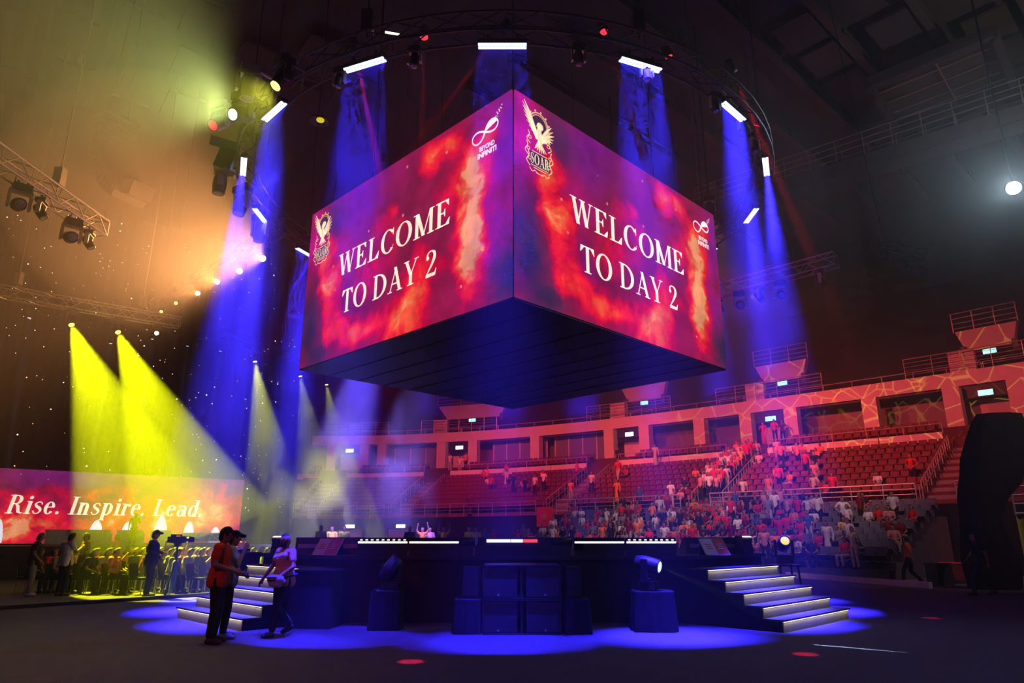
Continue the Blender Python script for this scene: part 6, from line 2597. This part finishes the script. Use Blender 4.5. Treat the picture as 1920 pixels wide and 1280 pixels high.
# man in the orange-red polo, in profile, phone held before him
JA = joints(el=(-0.25, -0.02, 1.15), er=(0.25, -0.02, 1.15), wl=(-0.09, 0.22, 1.04), wr=(0.10, 0.24, 1.05), tl=(-0.15, 0.13, 0.035), tr=(0.15, 0.14, 0.035), al=(-0.11, -0.03, 0.085), ar=(0.11, -0.02, 0.085), head=(0, 0.035, 1.58))
pa = at_z(397, 1206, 0)
figure('man in orange-red polo and dark cap standing in profile before the lit stairs', JA, pa, facing(1, 0.12), (0.62, 0.055, 0.02), 'dark_cloth', 'shoe', 'skin', 1.035, hat=(0.012, 0.012, 0.02), girth=1.05)
g = MB()
g.box((0, 0, 0), (0.075, 0.15, 0.012))
hp = pa + Euler((0, 0, facing(1, 0.12))).to_matrix() @ Vector((0.0, 0.36, 1.10))
tag(g.build('phone', M['black'], loc=hp, rot=(0.5, 0, facing(1, 0.12))), 'dark phone held by the man in the orange-red polo', 'phone')
# man behind him, pale shirt, hand raised to the face
JB = joints(er=(0.27, 0.10, 1.15), wr=(0.09, 0.20, 1.42), el=(-0.25, 0.02, 1.14), wl=(-0.20, 0.20, 1.02))
pb = at_z(418, 1197, 0)
figure('man in pale blue shirt raising a hand to his face behind the red polo', JB, pb, facing(0.9, 0.35), (0.40, 0.45, 0.62), 'dark_cloth', 'shoe_white', 'skin', 1.0, hat=(0.012, 0.012, 0.02))
# walking man with a bag, mask and shorts
JC = joints(kl=(-0.08, 0.13, 0.50), al=(-0.08, 0.20, 0.085), tl=(-0.10, 0.37, 0.045), kr=(0.10, 0.02, 0.49), ar=(0.11, -0.30, 0.15), tr=(0.12, -0.16, 0.045),
            el=(-0.30, 0.02, 1.15), wl=(-0.16, 0.20, 0.98), er=(0.33, 0.02, 1.16), wr=(0.44, 0.12, 0.94), face=(-0.55, 0.85, 0), head=(-0.01, 0.03, 1.585))
pc = at_z(522, 1192, 0)
rc = facing(-0.62, -0.78)
rw = figure('heavy-set man in white and orange tee walking past the lit stairs with a waist bag', JC, pc, rc, (0.62, 0.30, 0.24), 'dark_cloth', 'shoe', 'skin', 0.975, girth=1.12)
f = JC['face'].normalized()
H = JC['head']
me = remesh('mask', [(H + f * 0.045 - V3((0, 0, 0.045)), H + f * 0.05 - V3((0, 0, 0.075)), 0.062, 0.048, 0)], 0.009, [M['black']], 1)
link_mesh('mask', me, rw)
me = remesh('yoke', [(V3((-0.12, 0.085, 1.34)), V3((0.12, 0.085, 1.30)), 0.07, 0.075, 0)], 0.011, [M['white']], 1)
link_mesh('shirt_panel', me, rw)
rb = thing('waist_bag', 'striped white waist bag slung on the hip of the walking man', 'bag', pc, rc)
me = remesh('bag', [(V3((-0.20, 0.20, 0.92)), V3((0.02, 0.23, 0.93)), 0.075, 0.075, 0), (V3((-0.18, 0.20, 0.85)), V3((0.0, 0.22, 0.86)), 0.065, 0.065, 0)], 0.012, [mat('bag_cloth', (0.45, 0.45, 0.6), 0.7)], 1)
link_mesh('pouch', me, rb)
g = MB()
g.box((-0.09, 0.288, 0.95), (0.22, 0.02, 0.018), (0, 0.05, 0.12)).box((-0.09, 0.288, 0.91), (0.22, 0.02, 0.018), (0, 0.05, 0.12))
part('stripe', g, M['navy_cloth'], rb)
g = MB()
g.tube([(-0.24, 0.15, 0.94), (-0.22, 0.0, 0.97), (-0.16, -0.16, 1.0), (0.0, -0.19, 1.0), (0.16, -0.14, 0.98), (0.2, 0.02, 0.96), (0.14, 0.16, 0.95), (0.03, 0.2, 0.94)], 0.016, 6)
part('strap', g, M['navy_cloth'], rb)

# camera operator and the video camera on its tripod
JD = joints(el=(-0.26, 0.0, 1.15), er=(0.25, 0.08, 1.17), wl=(-0.20, 0.16, 0.98), wr=(0.12, 0.26, 1.12), head=(0, 0.03, 1.585))
pd = at_z(274, 1119, 0)
figure('camera operator in navy jacket and peaked cap beside a video tripod', JD, pd, facing(1, 0.25), 'navy', 'navy_cloth', 'shoe', 'skin', 1.06, hat=(0.015, 0.015, 0.05), sleeve=1.0, girth=1.15)
pt = at_z(321, 1117, 0)
r = thing('video_tripod', 'tall video tripod wrapped in blue cloth beside the camera operator', 'tripod', pt)
g = MB()
g.cyl((0, 0, 0.5), (0, 0, 1.38), 0.03, n=10)
g.box((0, 0, 1.40), (0.14, 0.14, 0.07))
part('column', g, M['black'], r)
for k in range(3):
    a = 2 * PI * k / 3 + 0.4
    g = MB()
    g.cyl((0.03 * math.cos(a), 0.03 * math.sin(a), 0.95), (0.34 * math.cos(a), 0.34 * math.sin(a), 0.0), 0.022, n=8)
    part('leg', g, M['black'], r)
g = MB()
g.sm = True
g.lathe([(0.05, 0.98), (0.085, 0.90), (0.09, 0.6), (0.08, 0.3), (0.10, 0.1), (0.06, 0.08)], (0.0, 0, 0), 14)
part('wrap', g, mat('blue_wrap', (0.05, 0.10, 0.42), 0.7), r)
g = MB()
g.cyl((0.0, 0.0, 1.38), (-0.42, -0.06, 1.22), 0.012, n=6)
part('pan_bar', g, M['black'], r)
r = thing('video_camera', 'dark video camera with matte box and monitor on the tall tripod', 'camera', pt + Vector((0, 0, 1.43)), 0.12)
g = MB()
g.box((0, 0, 0.12), (0.40, 0.15, 0.19)).box((-0.04, 0, 0.25), (0.24, 0.04, 0.04)).box((-0.13, 0, 0.235), (0.03, 0.04, 0.05)).box((0.07, 0, 0.235), (0.03, 0.04, 0.05)).box((0, 0, 0.012), (0.2, 0.1, 0.03))
part('body', g, M['metal_dark'], r)
g = MB()
g.sm = True
g.lathe([(0.06, 0.18), (0.065, 0.30), (0.07, 0.34), (0.06, 0.34), (0.02, 0.31)], (0, 0, 0.12), 14, (1, 0, 0))
part('lens', g, M['black'], r)
g = MB()
g.box((0.37, 0, 0.20), (0.10, 0.18, 0.015), (0, 0.25, 0)).box((0.37, 0.09, 0.12), (0.1, 0.012, 0.15)).box((0.37, -0.09, 0.12), (0.1, 0.012, 0.15)).box((0.35, 0, 0.2), (0.06, 0.18, 0.02))
part('matte_box', g, M['black'], r)
g = MB()
g.box((-0.24, 0, 0.12), (0.10, 0.12, 0.17))
part('battery', g, M['black'], r)
g = MB()
g.box((-0.10, -0.16, 0.22), (0.14, 0.03, 0.10), (0, 0, 0.5)).cyl((-0.08, -0.06, 0.2), (-0.1, -0.15, 0.22), 0.012, n=6)
part('viewfinder', g, M['black'], r)

# the three standing men at the outer side of the floor audience
JE = joints(head=(0, 0.06, 1.565), neck=(0, 0.01, 1.445), wr=(0.22, 0.14, 0.94), wl=(-0.22, 0.14, 0.94))
figure('man in black tee and pale trousers standing at the end of the floor audience', JE, at_z(52, 1118, 0), facing(0.8, 0.5), 'black', 'pale_cloth', 'shoe_white', 'skin', 1.03)
JF = joints(er=(0.26, 0.08, 1.17), wr=(0.20, 0.28, 1.30), head=(0.03, 0.05, 1.58))
figure('man in white polo and black trousers, back to the viewer, talking at the floor audience', JF, at_z(112, 1117, 0), facing(0.35, 0.9), (0.60, 0.52, 0.66), 'dark_cloth', 'shoe', 'skin', 1.02, girth=1.05)
figure('man in maroon shirt facing the one in the white polo', joints(), at_z(146, 1112, 0), facing(-0.6, -0.6), 'maroon', 'dark_cloth', 'shoe', 'skin', 1.02)

# ------------------------------------------------------------------ seated floor audience on banquet chairs
def floor_chair():
    r = thing('banquet_chair', 'x', 'chair', (0, 0, 0))
    g = MB()
    g.box((0, 0.02, 0.44), (0.44, 0.43, 0.06))
    part('seat', g, M['cloth_black'], r)
    g = MB()
    g.box((0, -0.22, 0.68), (0.42, 0.05, 0.36), (0.12, 0, 0))
    part('backrest', g, M['cloth_black'], r)
    for sx in (-1, 1):
        g = MB()
        g.tube([(sx * 0.20, 0.20, 0.0), (sx * 0.20, 0.20, 0.42)], 0.014, 6)
        part('leg', g, M['alu'], r)
        g = MB()
        g.tube([(sx * 0.20, -0.22, 0.0), (sx * 0.20, -0.19, 0.42), (sx * 0.20, -0.26, 0.86)], 0.014, 6)
        part('leg', g, M['alu'], r)
    return r


chair0 = floor_chair()
FACE0 = facing(1, -0.05)
used0 = False
rndf = random.Random(23)
n_mid = {}
AUD = {}
for nm, J, kw in (('sit', SIT, {}), ('sitlong', SIT_LEAN, dict(longhair=True)), ('lean', SIT_LEAN, {}), ('sitphone', SIT_PHONE, {}), ('sithat', SIT, dict(hat=True)), ('situp', SIT_UP, {})):
    P = limbs(J, False, 0.55, **{k: v for k, v in kw.items() if k in ('longhair', 'hat')})
    AUD[nm] = (remesh('body', [(a, b, c * (0.86 if m_ in (1, 2, 4) else 1), d * (0.86 if m_ in (1, 2, 4) else 1), 0) for a, b, c, d, m_ in P if m_ != 3], 0.016, [M['skin']], 1),
               remesh('top', [p for p in P if p[4] == 1], 0.017, [M['tint']], 2, 0.005),
               remesh('trousers', [p for p in P if p[4] == 2], 0.017, [M['dark_cloth']], 2, 0.003),
               remesh('hair', [p for p in P if p[4] == 3], 0.015, [M['hair']], 1),
               remesh('shoe', [p for p in P if p[4] == 4 and p[0].x < 0], 0.014, [M['shoe']], 1, 0.004), remesh('shoe', [p for p in P if p[4] == 4 and p[0].x > 0], 0.014, [M['shoe']], 1, 0.004))
FROW = ['nearest the stage', 'second from the stage', 'third from the stage', 'fourth from the stage', 'fifth from the stage', 'sixth from the stage', 'seventh from the stage']
for i in range(7):
    for j in range(9):
        x = -9.35 - 0.86 * i + 0.10 * j
        y = 21.35 + 0.60 * j + 0.05 * i
        ppx, ppy = proj(x, y, 0)
        if ppx < -60:
            continue
        w = FROW[i]
        if not used0:
            c = chair0
            used0 = True
        else:
            c = dup(chair0)
        c.location = (x, y, 0)
        c.rotation_euler = (0, 0, FACE0)
        c['label'] = 'black banquet chair, floor column %s, %s from the aisle' % (w, nth(j + 1))
        c['group'] = 'banquet chairs on the floor'
        if rndf.random() < 0.86:
            kind = rndf.choices(['sit', 'sitlong', 'lean', 'sitphone', 'sithat', 'situp'], [26, 18, 26, 14, 5, 5])[0]
            top = rndf.choices(['black', 'red', 'orange', 'white', 'grey', 'navy', 'maroon', 'yellow'], [26, 18, 12, 10, 10, 8, 8, 6])[0]
            if j == 0:
                kind = ['lean', 'sitlong', 'lean', 'sit', 'sitlong', 'sit', 'lean'][i]
                top = ['black', 'grey', 'navy', 'orange', 'black', 'grey', 'navy'][i]
            r = thing('person', 'person in %s top %s, floor column %s, %s from aisle' % (top, {'sit': 'seated', 'sitlong': 'with long hair', 'lean': 'leaning', 'sitphone': 'with a phone', 'sithat': 'in a cap', 'situp': 'arm raised'}[kind], w, nth(j + 1)), 'person', (x + 0.03, y, 0), FACE0 + rndf.uniform(-0.25, 0.25), 'seated floor audience')
            for nm, me in zip(('body', 'top', 'trousers', 'hair', 'shoe', 'shoe'), AUD[kind]):
                o = link_mesh(nm, me, r)
                if nm == 'top':
                    o.color = (*TOPS[top], 1)
# figures in the yellow light beyond the seats
for px, py, dpt, kind, top, face, w in [(250, 1000, 31.0, 'phone', 'lime', 0.6, 'bending on the platform before the LED wall'), (342, 1012, 27.0, 'stand', 'yellow', 2.4, 'standing bright among the floor audience, beyond the camera'),
                                        (220, 1010, 27.8, 'akimbo', 'grey', 1.2, 'standing behind the rows of floor seats'), (437, 1010, 19.5, 'phone', 'white', -0.6, 'like a boy, by the skirted table'),
                                        (455, 1016, 23.0, 'stand', 'red', 1.2, 'standing by the skirted table in red')]:
    d_ = ray(px, py)
    x = d_[0] / d_[1] * dpt
    z = 1.285 if 'platform' in w else 0.0
    crowd(kind, top, (x, dpt, z), face, 'person in %s top %s' % (top, w), None, False, 0.92 if 'boy' in w else 0.80 if 'bending' in w else 1.0)
g = MB()
g.box((0, 0, 0.19), (15.0, 13.5, 0.38))
tag(g.build('riser', M['stage_front'], loc=(-4.0, 36.4, 0)), 'low dark riser beyond the stage carrying the people behind it', 'platform')
# people beyond the stage whose heads and arms show over it
for k, (px, dpt, kind, top, w) in enumerate([(601, 31, 'stand', 'grey', 'behind the dark wedges'), (622, 33, 'stand', 'yellow', 'bright behind the dark wedges'), (645, 32, 'stand', 'lime', 'bright beside the lit-cell batten'), (768, 34, 'stand', 'navy', 'dark between two white battens'),
                                           (792, 36, 'arms', 'orange', 'arms raised behind the plain batten'), (806, 37, 'phone', 'pink', 'holding a phone behind the plain batten'), (832, 35, 'arms', 'yellow', 'waving over the plain batten'), (880, 34, 'stand', 'lime', 'lit behind the first rolled monitor'),
                                           (893, 36, 'stand', 'white', 'pale beside the lit one behind the monitor'), (910, 38, 'stand', 'blue', 'in blue behind the console'), (925, 40, 'phone', 'red', 'in red behind the console'), (970, 41, 'arms', 'red', 'in red arms up behind the red strip')]):
    d_ = ray(px, 1005)
    crowd(kind, top, (d_[0] / d_[1] * dpt, dpt, 0.38), rnd.uniform(2.6, 3.6), 'person in %s top %s' % (top, w), 'people beyond the stage', False, 1.02)

# people along the kerb of the low stand
for px, py, kind, top, pale, rzz, w in [(1516, 1073, 'gown', 'maroon', False, 2.7, 'in a long gown at the kerb, nearest the stairs'), (1585, 1072, 'sit', 'pink', True, 2.6, 'sitting on the front edge above the kerb'), (1638, 1077, 'walk', 'white', True, -0.2, 'walking along the kerb, back to the viewer'),
                                        (1432, 1064, 'stand', 'white', False, 2.8, 'in a maroon skirt standing at the kerb past the amber lamp'), (1690, 1082, 'akimbo', 'maroon', True, 2.9, 'standing on the steps beside the empty seats'), (1540, 1070, 'phone', 'orange', False, 2.6, 'raising an arm by the kerb')]:
    p = at_z(px, py, 0)
    crowd(kind, top, p, rzz, 'person in %s top %s' % (top, w), 'people along the kerb', pale, 1.0)
p = at_z(1712, 1099, 0)
crowd('walk', 'orange', p, 0.8, 'person in black with an orange patterned back crouching by the crates', None, False, 0.98)
figure('man in black tee and blue jeans striding past the covered tower', WALK, at_z(1846, 1117, 0), facing(-0.9, 0.25), 'black', 'navy_cloth', 'shoe', 'skin', 1.02, vox=0.014)
# crates
for k, (px, py, w) in enumerate([(1765, 1096, 'nearer the crouching person'), (1792, 1093, 'nearer the striding man')]):
    p = at_z(px, py, 0)
    r = thing('equipment_crate', 'dark equipment crate on the floor below the steps, ' + w, 'crate', p, 0.3, 'crates below the steps')
    g = MB()
    g.box((0, 0, 0.35), (0.7, 0.5, 0.7))
    part('box', g, M['metal_dark'], r)
    g = MB()
    g.box((0, 0, 0.71), (0.74, 0.54, 0.05))
    part('lid', g, M['concrete_dark'], r)

# ------------------------------------------------------------------ covered tower and lime curtain at the side
r = thing('covered_tower', 'tall equipment tower shrouded in black cloth near the aisle steps', 'tower', (15.75, 23.6, 0))
g = MB()
g.sm = True
rings = [(0.03, 0.0, 0.80, 0.6), (0.7, 0.02, 0.86, 0.6), (1.2, 0.0, 0.80, 0.58), (2.2, -0.05, 0.64, 0.5), (2.9, 0.14, 0.78, 0.5), (3.4, 0.45, 1.0, 0.5), (4.2, 0.72, 1.05, 0.5), (4.9, 0.95, 0.98, 0.48), (5.45, 1.15, 0.85, 0.42), (5.75, 1.25, 0.72, 0.36)]
n = 40
V, Fc = [], []
for z, cx_, w_, d_ in rings:
    for i in range(n):
        a = 2 * PI * i / n
        f_ = 1 + 0.05 * math.sin(7 * a + z) + 0.03 * math.sin(13 * a - z * 2)
        V.append((cx_ + w_ * f_ * math.cos(a), d_ * f_ * math.sin(a), z))
for j in range(len(rings) - 1):
    for i in range(n):
        Fc.append((j * n + i, j * n + (i + 1) % n, (j + 1) * n + (i + 1) % n, (j + 1) * n + i))
Fc.append(tuple(range((len(rings) - 1) * n, len(rings) * n)))
g.add(V, Fc)
part('shroud', g, M['cloth_black'], r)
g = MB()
for sx in (-0.6, 0.6):
    for sy in (-0.3, 0.3):
        g.cyl((sx * 0.6, sy, 0), (sx * 0.6, sy, 3.0), 0.04, n=6)
for z in (0.3, 1.5, 2.9):
    g.box((0, 0, z), (0.8, 0.64, 0.05))
part('frame', g, M['metal_dark'], r)

r = thing('side_curtain', 'yellow green curtain hanging under a dark rail past the covered tower', 'curtain', (17.6, 24.6, 0), math.radians(-25))
g = MB()
g.sm = True
n = 90
V, Fc = [], []
for i in range(n + 1):
    x = 7.0 * i / n
    y = 0.09 * math.sin(x * 8.5) + 0.04 * math.sin(x * 19)
    V += [(x, y, 0.0), (x, y * 0.8, 2.35)]
for i in range(n):
    Fc.append((2 * i, 2 * i + 2, 2 * i + 3, 2 * i + 1))
g.add(V, Fc)
part('cloth', g, mat('lime_cloth', (0.30, 0.34, 0.05), 0.9), r)
g = MB()
for z in (2.42, 2.75, 3.05, 3.35):
    g.cyl((0, 0, z), (7.0, 0, z), 0.035, n=6)
for k in range(6):
    g.cyl((k * 1.4, 0, 2.35), (k * 1.4, 0, 3.35), 0.035, n=6)
part('rail', g, M['steel'], r)

# ------------------------------------------------------------------ red flag on the walkway barrier
s = s_at(1028, 12.8, 3.5)
fl = thing('flag', 'red flag with a gold emblem hung on the walkway railing', 'flag', bowl(s, 13.2, 2.35), bowl_face(s) + PI)
g = MB()
g.sm = True
n = 14
V, Fc = [], []
for i in range(n + 1):
    x = -0.75 + 1.5 * i / n
    y = -0.03 + 0.05 * math.sin(x * 7)
    V += [(x, y, 0.0), (x, y, 1.35)]
for i in range(n):
    Fc.append((2 * i, 2 * i + 2, 2 * i + 3, 2 * i + 1))
g.add(V, Fc)
part('cloth', g, mat('flag_red', (0.6, 0.015, 0.02), 0.8), fl)
g = MB()
p = Pen(g, 0, 0.68, 1.0, -0.12)
p.ring(0, 0, 0.2, 0.2, 0.05, 0.05)
for k in range(5):
    a = 2 * PI * k / 5 + PI / 2
    p.stroke([(0, 0), (0.34 * math.cos(a), 0.34 * math.sin(a))], [0.08, 0.02])
part('emblem', g, mat('flag_gold', (0.6, 0.35, 0.05), 0.7), fl)

# ------------------------------------------------------------------ small ceiling-mounted lights along the lower back wall, doors of the far end
for k, px in enumerate((657, 752)):
    d_ = ray(px, 985)
    Y = 55.0 - 0.0 * k
    p = Vector((d_[0] / d_[1] * Y, Y, 0))
    s = s_at(px, 13.2, 2.4)
    q = bowl(s, 13.22, 0)
    fz = bowl_face(s)
    dr = struct('door_%d' % (k + 1), MB().box((0, 0, 1.05), (2.0, 0.06, 2.1)), mat('pale_door', (0.40, 0.42, 0.44), 0.5), 'pale double door low in the far wall', 'door', loc=q, rotz=fz)
    g = MB()
    for sx in (-1.05, 1.05):
        g.box((sx, 0.03, 1.08), (0.1, 0.12, 2.2))
    g.box((0, 0.03, 2.18), (2.2, 0.12, 0.1)).box((0, 0.05, 1.05), (0.03, 0.08, 2.1))
    reg(g.build('door_frame', M['steel'], dr), dr)
    sg = thing('exit_sign', 'small white exit sign over the %s pale door of the far wall' % ['first', 'second'][k], 'exit sign', bowl(s, 13.25, 2.5), fz, 'exit signs over the far doors')
    part('case', MB().box((0, 0, 0), (0.9, 0.06, 0.32)), M['metal_dark'], sg)
    part('lit_panel', MB().box((0, 0.04, 0), (0.82, 0.03, 0.26)), M['exit_white'], sg)
